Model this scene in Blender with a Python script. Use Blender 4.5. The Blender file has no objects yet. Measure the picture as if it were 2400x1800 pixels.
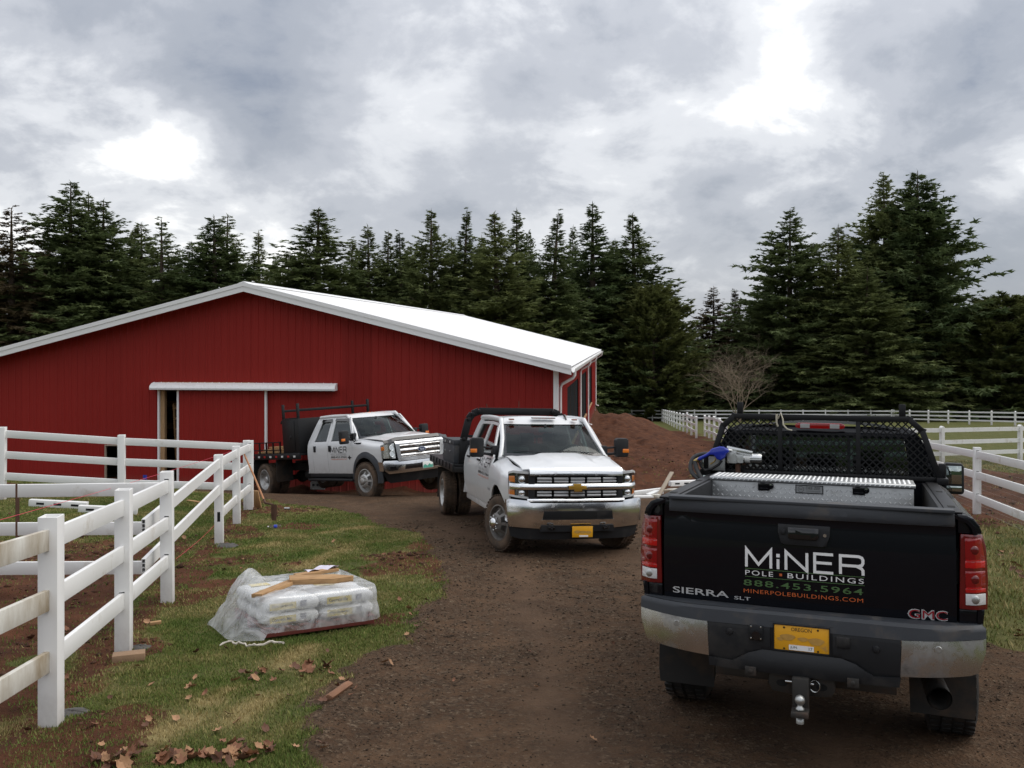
import bpy, bmesh, math, random
import numpy as np
from mathutils import Vector, Matrix, Euler, noise as mnoise

random.seed(7)
rng = np.random.default_rng(11)
scene = bpy.context.scene
COL = scene.collection

# ------------------------------------------------------------------ camera
CAM_Z = 2.2
FPX = 2150.0            # focal length in pixels of a 2400 px wide frame
HZ = 794.0              # row of the level horizon in that frame
cam_data = bpy.data.cameras.new('camera')
cam_data.sensor_width = 36.0
cam_data.lens = 36.0 * FPX / 2400.0
cam_data.shift_y = (HZ - 900.0) / 2400.0
cam_data.clip_start = 0.1
cam_data.clip_end = 6000.0
cam = bpy.data.objects.new('camera', cam_data)
cam.location = (0, 0, CAM_Z)
cam.rotation_euler = (math.radians(90), 0, 0)
COL.objects.link(cam)
scene.camera = cam

# ------------------------------------------------------------------ light
SUN_AZ = math.radians(78)      # to the right of straight ahead
SUN_EL = math.radians(52)
SUN_DIR = Vector((math.sin(SUN_AZ) * math.cos(SUN_EL), math.cos(SUN_AZ) * math.cos(SUN_EL), math.sin(SUN_EL)))
sun_data = bpy.data.lights.new('sun', 'SUN')
sun_data.energy = 1.5
sun_data.angle = math.radians(60)
sun_data.color = (1.0, 0.94, 0.85)
sun = bpy.data.objects.new('sun', sun_data)
sun.rotation_euler = (-SUN_DIR).to_track_quat('-Z', 'Y').to_euler()
sun.location = (30, 30, 60)
COL.objects.link(sun)

# ------------------------------------------------------------------ sky: broken grey cloud over a Nishita sky
world = bpy.data.worlds.new('World')
scene.world = world
world.use_nodes = True
wt = world.node_tree
wt.nodes.clear()


def wn(kind, **kw):
    n = wt.nodes.new(kind)
    for k, v in kw.items():
        setattr(n, k, v)
    return n


def wl(a, b):
    wt.links.new(a, b)


def wmath(op, a, b=None, clamp=False):
    n = wn('ShaderNodeMath', operation=op, use_clamp=clamp)
    for i, v in enumerate((a, b)):
        if v is None:
            continue
        if isinstance(v, (int, float)):
            n.inputs[i].default_value = v
        else:
            wl(v, n.inputs[i])
    return n.outputs[0]


out = wn('ShaderNodeOutputWorld')
sky = wn('ShaderNodeTexSky', sky_type='NISHITA', sun_disc=False)
sky.sun_elevation = SUN_EL
sky.sun_rotation = SUN_AZ
bg_sky = wn('ShaderNodeBackground')
bg_sky.inputs['Strength'].default_value = 0.10
wl(sky.outputs[0], bg_sky.inputs['Color'])
tc = wn('ShaderNodeTexCoord')
sep = wn('ShaderNodeSeparateXYZ')
wl(tc.outputs['Generated'], sep.inputs[0])
zc = wmath('MAXIMUM', sep.outputs['Z'], 0.0)
den = wmath('ADD', zc, 0.48)
px_ = wmath('DIVIDE', sep.outputs['X'], den)
py_ = wmath('DIVIDE', sep.outputs['Y'], den)
comb = wn('ShaderNodeCombineXYZ')
wl(px_, comb.inputs[0])
wl(py_, comb.inputs[1])


def wnoise(scale, detail, rough, dist, off):
    m = wn('ShaderNodeMapping')
    m.inputs['Location'].default_value = off
    wl(comb.outputs[0], m.inputs['Vector'])
    n = wn('ShaderNodeTexNoise', noise_dimensions='3D')
    n.inputs['Scale'].default_value = scale
    n.inputs['Detail'].default_value = detail
    n.inputs['Roughness'].default_value = rough
    n.inputs['Distortion'].default_value = dist
    wl(m.outputs[0], n.inputs['Vector'])
    return n.outputs['Fac']


n_big = wnoise(1.7, 3, 0.5, 0.2, (3.1, 1.7, 0.0))
n_mid = wnoise(4.2, 10, 0.58, 0.25, (1.4, 4.2, 1.0))
n_fine = wnoise(13.0, 7, 0.6, 0.2, (7.0, 2.2, 3.0))
dens = wmath('ADD', wmath('MULTIPLY', n_big, 0.80), wmath('ADD', wmath('MULTIPLY', n_mid, 1.02), wmath('MULTIPLY', n_fine, 0.22)))
# thin and thick places of the cloud deck that the photograph shows
spots = [((1990, 190), 0.10, 0.13), ((400, 365), 0.060, 0.24), ((1235, 220), 0.060, -0.16), ((520, 240), 0.06, -0.06), ((1235, 30), 0.055, 0.13), ((2010, 60), 0.05, -0.10),
         ((640, 130), 0.12, -0.20), ((1640, 50), 0.09, -0.14), ((1640, 520), 0.09, -0.16), ((2330, 600), 0.07, -0.22),
         ((1050, 470), 0.07, -0.14), ((140, 240), 0.10, 0.12), ((1500, 250), 0.08, 0.04), ((2360, 420), 0.05, 0.18), ((650, 640), 0.07, 0.10),
         ((1560, 640), 0.05, 0.10), ((2200, 120), 0.08, -0.06), ((1150, 330), 0.08, -0.05), ((900, 600), 0.06, -0.04)]
for (sx, sy), rad, amp in spots:
    d = Vector(((sx - 1200) / FPX, 1.0, (HZ - sy) / FPX)).normalized()
    vm = wn('ShaderNodeVectorMath', operation='DISTANCE')
    wl(tc.outputs['Generated'], vm.inputs[0])
    vm.inputs[1].default_value = d
    q = wmath('DIVIDE', vm.outputs['Value'], rad)
    g = wmath('POWER', 2.718, wmath('MULTIPLY', wmath('MULTIPLY', q, q), -1.0))
    wob = wmath('ADD', wmath('MULTIPLY', n_mid, 2.4), -0.2)
    dens = wmath('ADD', dens, wmath('MULTIPLY', wmath('MULTIPLY', g, amp), wob))
ramp = wn('ShaderNodeValToRGB')
cr = ramp.color_ramp
cr.interpolation = 'EASE'
while len(cr.elements) < 5:
    cr.elements.new(0.5)
for e, (p, c) in zip(cr.elements, [(0.64, (0.225, 0.258, 0.325)), (0.82, (0.36, 0.385, 0.435)), (0.97, (0.48, 0.50, 0.545)),
                                   (1.13, (0.69, 0.705, 0.735)), (1.30, (1.05, 1.05, 1.04))]):
    e.position = min(1.0, p / 1.3)
    e.color = (c[0], c[1], c[2], 1)
wl(wmath('DIVIDE', dens, 1.3), ramp.inputs['Fac'])
bg_cloud = wn('ShaderNodeBackground')
wl(ramp.outputs['Color'], bg_cloud.inputs['Color'])
# an overcast sky grows brighter towards the zenith
zen = wmath('ADD', 0.86, wmath('MULTIPLY', wmath('POWER', zc, 1.3), 0.85))
wl(zen, bg_cloud.inputs['Strength'])
mixs = wn('ShaderNodeMixShader')
mixs.inputs[0].default_value = 0.93
wl(bg_sky.outputs[0], mixs.inputs[1])
wl(bg_cloud.outputs[0], mixs.inputs[2])
wl(mixs.outputs[0], out.inputs['Surface'])
world.cycles.sampling_method = 'MANUAL'
world.cycles.sample_map_resolution = 512

scene.render.engine = 'CYCLES'
scene.cycles.use_denoising = True
scene.cycles.max_bounces = 8
scene.cycles.transparent_max_bounces = 12
scene.cycles.caustics_reflective = False
scene.cycles.caustics_refractive = False
scene.view_settings.view_transform = 'Standard'
scene.view_settings.look = 'None'
scene.view_settings.exposure = 0.32
scene.view_settings.gamma = 1.0
scene.view_settings.use_curve_mapping = False
# ------------------------------------------------------------------ helpers
def lerp(a, b, t):
    return a + (b - a) * t


def sstep(a, b, x):
    t = np.clip((np.asarray(x, float) - a) / (b - a), 0, 1)
    return t * t * (3 - 2 * t)


def tag(o, label=None, cat=None, group=None, kind=None):
    if label:
        o['label'] = label
    if cat:
        o['category'] = cat
    if group:
        o['group'] = group
    if kind:
        o['kind'] = kind
    return o


def empty(name, loc=(0, 0, 0), rot=(0, 0, 0)):
    o = bpy.data.objects.new(name, None)
    o.empty_display_size = 0.2
    COL.objects.link(o)
    o.location = loc
    o.rotation_euler = rot
    return o


def link(name, me, mat=None, parent=None):
    o = bpy.data.objects.new(name, me)
    COL.objects.link(o)
    if mat is not None and not me.materials:
        me.materials.append(mat)
    if parent is not None:
        o.parent = parent
    return o


def copy_tree(o, parent=None):
    c = o.copy()
    COL.objects.link(c)
    c.parent = parent
    for ch in list(o.children):
        copy_tree(ch, c)
    return c


class MB:
    """collects geometry for ONE mesh object"""

    def __init__(s):
        s.v = []
        s.f = []

    def add(s, verts, faces):
        k = len(s.v)
        s.v.extend([tuple(map(float, p)) for p in verts])
        s.f.extend([tuple(int(i) + k for i in f) for f in faces])
        return s

    def box(s, c, d, rot=None):
        x, y, z = d[0] / 2, d[1] / 2, d[2] / 2
        vs = [Vector(p) for p in ((-x, -y, -z), (x, -y, -z), (x, y, -z), (-x, y, -z), (-x, -y, z), (x, -y, z), (x, y, z), (-x, y, z))]
        if rot is not None:
            m = rot if isinstance(rot, Matrix) else Euler(rot).to_matrix()
            vs = [m @ p for p in vs]
        c = Vector(c)
        s.add([p + c for p in vs], [(0, 3, 2, 1), (4, 5, 6, 7), (0, 1, 5, 4), (1, 2, 6, 5), (2, 3, 7, 6), (3, 0, 4, 7)])
        return s

    def b2(s, lo, hi):
        return s.box([(a + b) / 2 for a, b in zip(lo, hi)], [abs(b - a) for a, b in zip(lo, hi)])

    def bar(s, a, b, w, h, up=(0, 0, 1)):
        a, b = Vector(a), Vector(b)
        d = (b - a)
        L = d.length
        d.normalize()
        up = Vector(up)
        sx = d.cross(up)
        if sx.length < 1e-4:
            sx = d.cross(Vector((1, 0, 0)))
        sx.normalize()
        u = sx.cross(d)
        vs = []
        for q in (a, b):
            for i, j in ((-1, -1), (1, -1), (1, 1), (-1, 1)):
                vs.append(q + sx * (w / 2 * i) + u * (h / 2 * j))
        s.add(vs, [(0, 1, 2, 3), (7, 6, 5, 4), (0, 4, 5, 1), (1, 5, 6, 2), (2, 6, 7, 3), (3, 7, 4, 0)])
        return s

    def tube(s, pts, r, n=8, caps=True, closed=False):
        pts = [Vector(p) for p in pts]
        m = len(pts)
        rs = r if hasattr(r, '__len__') else [r] * m
        vs = []
        prev = None
        for i, p in enumerate(pts):
            if closed:
                d = pts[(i + 1) % m] - pts[i - 1]
            else:
                d = pts[min(i + 1, m - 1)] - pts[max(i - 1, 0)]
            d.normalize()
            if prev is None:
                a = d.cross(Vector((0, 0, 1)))
                if a.length < 1e-3:
                    a = d.cross(Vector((1, 0, 0)))
            else:
                a = prev - d * prev.dot(d)
            a.normalize()
            prev = a
            b = d.cross(a)
            for k in range(n):
                t = 2 * math.pi * k / n
                vs.append(p + (a * math.cos(t) + b * math.sin(t)) * rs[i])
        fs = []
        for i in range(m if closed else m - 1):
            j = (i + 1) % m
            for k in range(n):
                l = (k + 1) % n
                fs.append((i * n + k, i * n + l, j * n + l, j * n + k))
        if caps and not closed:
            fs.append(tuple(range(n - 1, -1, -1)))
            fs.append(tuple((m - 1) * n + k for k in range(n)))
        s.add(vs, fs)
        return s

    def lathe(s, prof, n=24, c=(0, 0, 0), axis='z', closed=False, a0=0.0):
        """prof: (radius, height) pairs revolved about axis through c"""
        vs = []
        for r, h in prof:
            for k in range(n):
                t = 2 * math.pi * k / n + a0
                p = (r * math.cos(t), r * math.sin(t), h)
                if axis == 'x':
                    p = (p[2], p[0], p[1])
                elif axis == 'y':
                    p = (p[1], p[2], p[0])
                vs.append((p[0] + c[0], p[1] + c[1], p[2] + c[2]))
        fs = []
        m = len(prof)
        for i in range(m if closed else m - 1):
            j = (i + 1) % m
            for k in range(n):
                l = (k + 1) % n
                fs.append((i * n + k, i * n + l, j * n + l, j * n + k))
        if not closed:
            if prof[0][0] > 1e-5:
                fs.append(tuple(range(n - 1, -1, -1)))
            if prof[-1][0] > 1e-5:
                fs.append(tuple((m - 1) * n + k for k in range(n)))
        s.add(vs, fs)
        return s

    def prism(s, poly, a, b, axis='y', fm=None):
        """polygon in the two other axes, extruded from a to b along axis"""
        n = len(poly)
        vs = []
        for h in (a, b):
            for u, v in poly:
                p = {'x': (h, u, v), 'y': (u, h, v), 'z': (u, v, h)}[axis]
                vs.append(fm(p) if fm else p)
        fs = [tuple(range(n)), tuple(range(2 * n - 1, n - 1, -1))]
        for i in range(n):
            j = (i + 1) % n
            fs.append((j, i, n + i, n + j))
        s.add(vs, fs)
        return s

    def grid(s, fn, us, vs_, flip=False):
        nu, nv = len(us), len(vs_)
        pts = [fn(u, v) for u in us for v in vs_]
        fs = []
        for i in range(nu - 1):
            for j in range(nv - 1):
                a = i * nv + j
                q = (a, a + nv, a + nv + 1, a + 1)
                fs.append(q[::-1] if flip else q)
        s.add(pts, fs)
        return s

    def panel(s, poly, fm, du=0.08, dv=0.08, th=0.0, out=None):
        """a sheet cut to the outline poly (u, v), laid on the surface fm(u, v) and given thickness th"""
        bm = bmesh.new()
        vv = [bm.verts.new((p[0], p[1], 0)) for p in poly]
        bm.faces.new(vv)
        bm.normal_update()
        bmesh.ops.triangulate(bm, faces=bm.faces[:])
        us = [p[0] for p in poly]
        vs = [p[1] for p in poly]
        cutu, cutv = [], []
        if du:
            k = int((max(us) - min(us)) / du)
            cutu = [min(us) + (i + 1) * (max(us) - min(us)) / (k + 1) for i in range(k)]
        if dv:
            k = int((max(vs) - min(vs)) / dv)
            cutv = [min(vs) + (i + 1) * (max(vs) - min(vs)) / (k + 1) for i in range(k)]
        for c in cutu:
            bmesh.ops.bisect_plane(bm, geom=bm.verts[:] + bm.edges[:] + bm.faces[:], dist=1e-6, plane_co=(c, 0, 0), plane_no=(1, 0, 0))
        for c in cutv:
            bmesh.ops.bisect_plane(bm, geom=bm.verts[:] + bm.edges[:] + bm.faces[:], dist=1e-6, plane_co=(0, c, 0), plane_no=(0, 1, 0))
        ed = []
        for e in bm.edges:
            if len(e.link_faces) != 2:
                continue
            a, b = e.verts[0].co, e.verts[1].co
            if abs(a.x - b.x) < 1e-5 and any(abs(a.x - c) < 1e-5 for c in cutu):
                continue
            if abs(a.y - b.y) < 1e-5 and any(abs(a.y - c) < 1e-5 for c in cutv):
                continue
            ed.append(e)
        if ed:
            bmesh.ops.dissolve_edges(bm, edges=ed, use_verts=False)
        for v in bm.verts:
            v.co = Vector(fm(v.co.x, v.co.y))
        bm.normal_update()
        if out is not None:
            o = Vector(out)
            if sum(f.normal.dot(o) * f.calc_area() for f in bm.faces) < 0:
                bmesh.ops.reverse_faces(bm, faces=bm.faces[:])
                bm.normal_update()
        bm.verts.index_update()
        V = [v.co.copy() for v in bm.verts]
        N = [v.normal.copy() for v in bm.verts]
        Fs = [tuple(v.index for v in f.verts) for f in bm.faces]
        if th:
            n = len(V)
            V2 = V + [a - b * th for a, b in zip(V, N)]
            F2 = Fs + [tuple(i + n for i in reversed(f)) for f in Fs]
            for e in bm.edges:
                if len(e.link_faces) == 1:
                    f = e.link_faces[0]
                    ids = [v.index for v in f.verts]
                    a, b = e.verts[0].index, e.verts[1].index
                    if ids[(ids.index(a) + 1) % len(ids)] != b:
                        a, b = b, a
                    F2.append((b, a, a + n, b + n))
            V, Fs = V2, F2
        bm.free()
        s.add(V, Fs)
        return s

    def mirror(s, fn):
        """append a copy of all so far, mapped by fn, faces reversed"""
        V = [fn(p) for p in s.v]
        Fs = [tuple(reversed(f)) for f in s.f]
        s.add(V, Fs)
        return s

    def xf(s, m):
        s.v = [tuple(m @ Vector(p)) for p in s.v]
        return s

    def mesh(s, name, bevel=0.0, smooth=35, seg=2, merge=False):
        me = bpy.data.meshes.new(name)
        me.from_pydata(s.v, [], s.f)
        if bevel or merge:
            bm = bmesh.new()
            bm.from_mesh(me)
            if merge:
                bmesh.ops.remove_doubles(bm, verts=bm.verts[:], dist=1e-5)
            if bevel:
                bmesh.ops.remove_doubles(bm, verts=bm.verts[:], dist=1e-6)
                es = [e for e in bm.edges if len(e.link_faces) == 2 and e.calc_face_angle(0) > math.radians(30)]
                bmesh.ops.bevel(bm, geom=es, offset=bevel, segments=seg, profile=0.5, affect='EDGES', clamp_overlap=True)
            bm.to_mesh(me)
            bm.free()
        if smooth:
            me.polygons.foreach_set('use_smooth', [True] * len(me.polygons))
            me.set_sharp_from_angle(angle=math.radians(smooth))
        me.update()
        return me

    def build(s, name, mat, parent=None, bevel=0.0, smooth=35, seg=2, merge=False):
        return link(name, s.mesh(name, bevel, smooth, seg, merge), mat, parent)


def np_mesh(name, V, F, mat=None, parent=None, smooth=False):
    """big meshes from numpy arrays; F is (n, 3) or (n, 4)"""
    V = np.asarray(V, np.float32)
    F = np.asarray(F, np.int32)
    me = bpy.data.meshes.new(name)
    k = F.shape[1]
    me.vertices.add(len(V))
    me.vertices.foreach_set('co', V.ravel())
    me.loops.add(F.size)
    me.loops.foreach_set('vertex_index', F.ravel())
    me.polygons.add(len(F))
    me.polygons.foreach_set('loop_start', np.arange(0, F.size, k, dtype=np.int32))
    me.polygons.foreach_set('loop_total', np.full(len(F), k, np.int32))
    if smooth:
        me.polygons.foreach_set('use_smooth', np.ones(len(F), bool))
    me.update(calc_edges=True)
    return link(name, me, mat, parent)


_txt = {}


def text2d(s, width=None, height=None, shear=0.0, bold=0.0, space=1.0):
    """flat outline of a line of lettering: verts (u, v) and faces, scaled to width x height, origin at lower left"""
    cu = bpy.data.curves.new('t', 'FONT')
    cu.body = s
    cu.fill_mode = 'FRONT'
    cu.resolution_u = 3
    cu.shear = shear
    cu.offset = bold
    cu.space_character = space
    ob = bpy.data.objects.new('t', cu)
    COL.objects.link(ob)
    dg = bpy.context.evaluated_depsgraph_get()
    me = bpy.data.meshes.new_from_object(ob.evaluated_get(dg))
    V = np.array([v.co[:2] for v in me.vertices])
    Fs = [tuple(p.vertices) for p in me.polygons]
    bpy.data.objects.remove(ob)
    bpy.data.curves.remove(cu)
    bpy.data.meshes.remove(me)
    lo, hi = V.min(0), V.max(0)
    V = V - lo
    sz = hi - lo
    if height is None:
        height = sz[1] * (width / sz[0])
    if width is None:
        width = sz[0] * (height / sz[1])
    V = V * np.array([width / sz[0], height / sz[1]])
    return V, Fs


def strokes(paths, w):
    """ribbon lettering from polylines"""
    V, Fs = [], []
    for pts in paths:
        pts = [Vector((p[0], p[1])) for p in pts]
        n = len(pts)
        L, R = [], []
        for i, p in enumerate(pts):
            if i == 0:
                d = (pts[1] - p).normalized()
                nn = Vector((-d.y, d.x)) * (w / 2)
            elif i == n - 1:
                d = (p - pts[i - 1]).normalized()
                nn = Vector((-d.y, d.x)) * (w / 2)
            else:
                d1 = (p - pts[i - 1]).normalized()
                d2 = (pts[i + 1] - p).normalized()
                n1 = Vector((-d1.y, d1.x))
                n2 = Vector((-d2.y, d2.x))
                m = (n1 + n2)
                m.normalize()
                nn = m * (w / 2 / max(0.35, m.dot(n1)))
            L.append(p + nn)
            R.append(p - nn)
        k = len(V)
        V += [tuple(p) for p in L] + [tuple(p) for p in R]
        for i in range(n - 1):
            Fs.append((k + i, k + n + i, k + n + i + 1, k + i + 1))
    return np.array(V), Fs


def miner2d(width, height, wt):
    """the wide thin word MiNER, small dotted i"""
    H = 1.0
    P = []
    dot = []
    P.append([(0, 0), (0, H), (.36, .18), (.72, H), (.72, 0)])
    P.append([(.93, 0), (.93, .55)])
    dot.append((.93, .75))
    P.append([(1.16, 0), (1.16, H), (1.76, 0), (1.76, H)])
    P.append([(2.5, H), (1.98, H), (1.98, 0), (2.5, 0)])
    P.append([(1.98, .52), (2.46, .52)])
    P.append([(2.70, 0), (2.70, H), (3.2, H), (3.29, .94), (3.32, .82), (3.32, .66), (3.29, .54), (3.2, .48), (2.70, .48)])
    P.append([(3.14, .48), (3.28, .36), (3.32, .26), (3.32, 0)])
    sx, sy = width / 3.32, height
    V, Fs = strokes([[(x * sx, y * sy) for x, y in p] for p in P], wt)
    V = [tuple(p) for p in V]
    for x, y in dot:
        k = len(V)
        a = wt * .62
        V += [(x * sx - a, y * sy - a), (x * sx + a, y * sy - a), (x * sx + a, y * sy + a), (x * sx - a, y * sy + a)]
        Fs.append((k, k + 1, k + 2, k + 3))
    return np.array(V), Fs


def lay(mb, VF, u0, v0, fm):
    """lay flat lettering on a surface: fm(u, v) -> xyz"""
    V, Fs = VF
    mb.add([fm(u0 + p[0], v0 + p[1]) for p in V], Fs)
    return mb


# ------------------------------------------------------------------ materials
MAT = {}


def nt_new(name):
    m = bpy.data.materials.new(name)
    m.use_nodes = True
    t = m.node_tree
    b = t.nodes['Principled BSDF']
    return m, t, b


def rgba(c):
    return (c[0], c[1], c[2], 1)


def mk(name, col, rough=0.5, metal=0.0, var=0.12, vscale=4.0, bump=0.0, bscale=60.0, coat=0.0, dirt=None, spec=0.5, rvar=0.0, stretch=None, trans=0.0):
    """plain procedural material: colour broken by noise, optional fine bump, coat and dirt patches (colour, amount, scale)"""
    m, t, b = nt_new(name)
    N, L = t.nodes, t.links
    tcn = N.new('ShaderNodeTexCoord')
    vec = tcn.outputs['Object']
    if stretch:
        mp = N.new('ShaderNodeMapping')
        mp.inputs['Scale'].default_value = stretch
        L.new(vec, mp.inputs[0])
        vec = mp.outputs[0]
    n1 = N.new('ShaderNodeTexNoise')
    n1.inputs['Scale'].default_value = vscale
    n1.inputs['Detail'].default_value = 5
    L.new(vec, n1.inputs['Vector'])
    mx = N.new('ShaderNodeMix')
    mx.data_type = 'RGBA'
    mx.inputs['A'].default_value = rgba([c * (1 - var) for c in col])
    mx.inputs['B'].default_value = rgba([min(1, c * (1 + var)) for c in col])
    L.new(n1.outputs['Fac'], mx.inputs['Factor'])
    c_out = mx.outputs['Result']
    if dirt:
        dc, amt, ds = dirt
        n2 = N.new('ShaderNodeTexNoise')
        n2.inputs['Scale'].default_value = ds
        n2.inputs['Detail'].default_value = 7
        n2.inputs['Roughness'].default_value = 0.65
        L.new(vec, n2.inputs['Vector'])
        rp = N.new('ShaderNodeMapRange')
        rp.inputs['From Min'].default_value = 0.62 - amt * 0.4
        rp.inputs['From Max'].default_value = 0.85 - amt * 0.3
        L.new(n2.outputs['Fac'], rp.inputs['Value'])
        m2 = N.new('ShaderNodeMix')
        m2.data_type = 'RGBA'
        L.new(rp.outputs[0], m2.inputs['Factor'])
        L.new(c_out, m2.inputs['A'])
        m2.inputs['B'].default_value = rgba(dc)
        c_out = m2.outputs['Result']
        rr = N.new('ShaderNodeMapRange')
        rr.inputs['To Min'].default_value = rough
        rr.inputs['To Max'].default_value = min(1, rough + 0.45)
        L.new(rp.outputs[0], rr.inputs['Value'])
        L.new(rr.outputs[0], b.inputs['Roughness'])
    elif rvar:
        rr = N.new('ShaderNodeMapRange')
        rr.inputs['To Min'].default_value = max(0.02, rough - rvar)
        rr.inputs['To Max'].default_value = rough + rvar
        L.new(n1.outputs['Fac'], rr.inputs['Value'])
        L.new(rr.outputs[0], b.inputs['Roughness'])
    else:
        b.inputs['Roughness'].default_value = rough
    L.new(c_out, b.inputs['Base Color'])
    b.inputs['Metallic'].default_value = metal
    b.inputs['Specular IOR Level'].default_value = spec
    if coat:
        b.inputs['Coat Weight'].default_value = coat
        b.inputs['Coat Roughness'].default_value = 0.04
    if trans:
        b.inputs['Transmission Weight'].default_value = trans
    if bump:
        n3 = N.new('ShaderNodeTexNoise')
        n3.inputs['Scale'].default_value = bscale
        n3.inputs['Detail'].default_value = 4
        L.new(vec, n3.inputs['Vector'])
        bp = N.new('ShaderNodeBump')
        bp.inputs['Strength'].default_value = bump
        bp.inputs['Distance'].default_value = 0.01
        L.new(n3.outputs['Fac'], bp.inputs['Height'])
        L.new(bp.outputs[0], b.inputs['Normal'])
    MAT[name] = m
    return m


MUD = (0.085, 0.048, 0.028)
DUST = (0.20, 0.155, 0.12)


def vehicle_paint(name, col, mud_z=(0.45, 1.0), coat=0.6, rough=0.32, dust=0.10, metal=0.0, spec=0.5, rand=0.0, ripple=0.0):
    """car paint with road dirt that thickens towards the sills"""
    m, t, b = nt_new(name)
    N, L = t.nodes, t.links
    tcn = N.new('ShaderNodeTexCoord')
    sp = N.new('ShaderNodeSeparateXYZ')
    L.new(tcn.outputs['Object'], sp.inputs[0])
    n2 = N.new('ShaderNodeTexNoise')
    n2.inputs['Scale'].default_value = 5.0
    n2.inputs['Detail'].default_value = 8
    n2.inputs['Roughness'].default_value = 0.7
    L.new(tcn.outputs['Object'], n2.inputs['Vector'])
    mr = N.new('ShaderNodeMapRange')
    mr.inputs['From Min'].default_value = mud_z[1]
    mr.inputs['From Max'].default_value = mud_z[0]
    L.new(sp.outputs['Z'], mr.inputs['Value'])
    mu = N.new('ShaderNodeMath')
    mu.operation = 'MULTIPLY'
    L.new(mr.outputs[0], mu.inputs[0])
    L.new(n2.outputs['Fac'], mu.inputs[1])
    ad = N.new('ShaderNodeMath')
    ad.operation = 'MULTIPLY_ADD'
    ad.use_clamp = True
    L.new(n2.outputs['Fac'], ad.inputs[0])
    ad.inputs[1].default_value = dust
    L.new(mu.outputs[0], ad.inputs[2])
    mx = N.new('ShaderNodeMix')
    mx.data_type = 'RGBA'
    mx.inputs['A'].default_value = rgba(col)
    mx.inputs['B'].default_value = rgba(DUST)
    L.new(ad.outputs[0], mx.inputs['Factor'])
    c_out = mx.outputs['Result']
    if rand:
        # sheets differ a little from one another
        oi = N.new('ShaderNodeObjectInfo')
        vr = N.new('ShaderNodeMapRange')
        vr.inputs['To Min'].default_value = 1 - rand
        vr.inputs['To Max'].default_value = 1 + rand
        L.new(oi.outputs['Random'], vr.inputs['Value'])
        hs_ = N.new('ShaderNodeHueSaturation')
        L.new(vr.outputs[0], hs_.inputs['Value'])
        L.new(c_out, hs_.inputs['Color'])
        c_out = hs_.outputs['Color']
    if ripple:
        nr = N.new('ShaderNodeTexNoise')
        nr.inputs['Scale'].default_value = 1.6
        nr.inputs['Detail'].default_value = 2
        L.new(tcn.outputs['Object'], nr.inputs['Vector'])
        br_ = N.new('ShaderNodeBump')
        br_.inputs['Strength'].default_value = ripple
        br_.inputs['Distance'].default_value = 0.05
        L.new(nr.outputs['Fac'], br_.inputs['Height'])
        L.new(br_.outputs[0], b.inputs['Normal'])
    L.new(c_out, b.inputs['Base Color'])
    rr = N.new('ShaderNodeMapRange')
    rr.inputs['To Min'].default_value = rough
    rr.inputs['To Max'].default_value = 0.8
    L.new(ad.outputs[0], rr.inputs['Value'])
    L.new(rr.outputs[0], b.inputs['Roughness'])
    cr_ = N.new('ShaderNodeMapRange')
    cr_.inputs['To Min'].default_value = coat
    cr_.inputs['To Max'].default_value = 0.0
    L.new(ad.outputs[0], cr_.inputs['Value'])
    L.new(cr_.outputs[0], b.inputs['Coat Weight'])
    b.inputs['Coat Roughness'].default_value = 0.05
    b.inputs['Metallic'].default_value = metal
    b.inputs['Specular IOR Level'].default_value = spec
    MAT[name] = m
    return m


def glass_mat(name, tint, rough=0.03, refl=0.09):
    """thin window glass: part mirror, part tinted see-through"""
    m, t, b = nt_new(name)
    N, L = t.nodes, t.links
    tr = N.new('ShaderNodeBsdfTransparent')
    tr.inputs[0].default_value = rgba(tint)
    gl = N.new('ShaderNodeBsdfGlossy')
    gl.inputs['Color'].default_value = (0.9, 0.95, 0.95, 1)
    gl.inputs['Roughness'].default_value = rough
    geo = N.new('ShaderNodeNewGeometry')
    dt = N.new('ShaderNodeVectorMath')
    dt.operation = 'DOT_PRODUCT'
    L.new(geo.outputs['Incoming'], dt.inputs[0])
    L.new(geo.outputs['Normal'], dt.inputs[1])
    ab = N.new('ShaderNodeMath')
    ab.operation = 'ABSOLUTE'
    L.new(dt.outputs['Value'], ab.inputs[0])
    om = N.new('ShaderNodeMath')
    om.operation = 'SUBTRACT'
    om.inputs[0].default_value = 1.0
    L.new(ab.outputs[0], om.inputs[1])
    pw = N.new('ShaderNodeMath')
    pw.operation = 'POWER'
    pw.inputs[1].default_value = 5.0
    L.new(om.outputs[0], pw.inputs[0])
    mr = N.new('ShaderNodeMapRange')
    mr.inputs['To Min'].default_value = refl
    mr.inputs['To Max'].default_value = 1.0
    L.new(pw.outputs[0], mr.inputs['Value'])
    mx = N.new('ShaderNodeMixShader')
    L.new(mr.outputs[0], mx.inputs[0])
    L.new(tr.outputs[0], mx.inputs[1])
    L.new(gl.outputs[0], mx.inputs[2])
    L.new(mx.outputs[0], t.nodes['Material Output'].inputs['Surface'])
    MAT[name] = m
    return m


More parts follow.
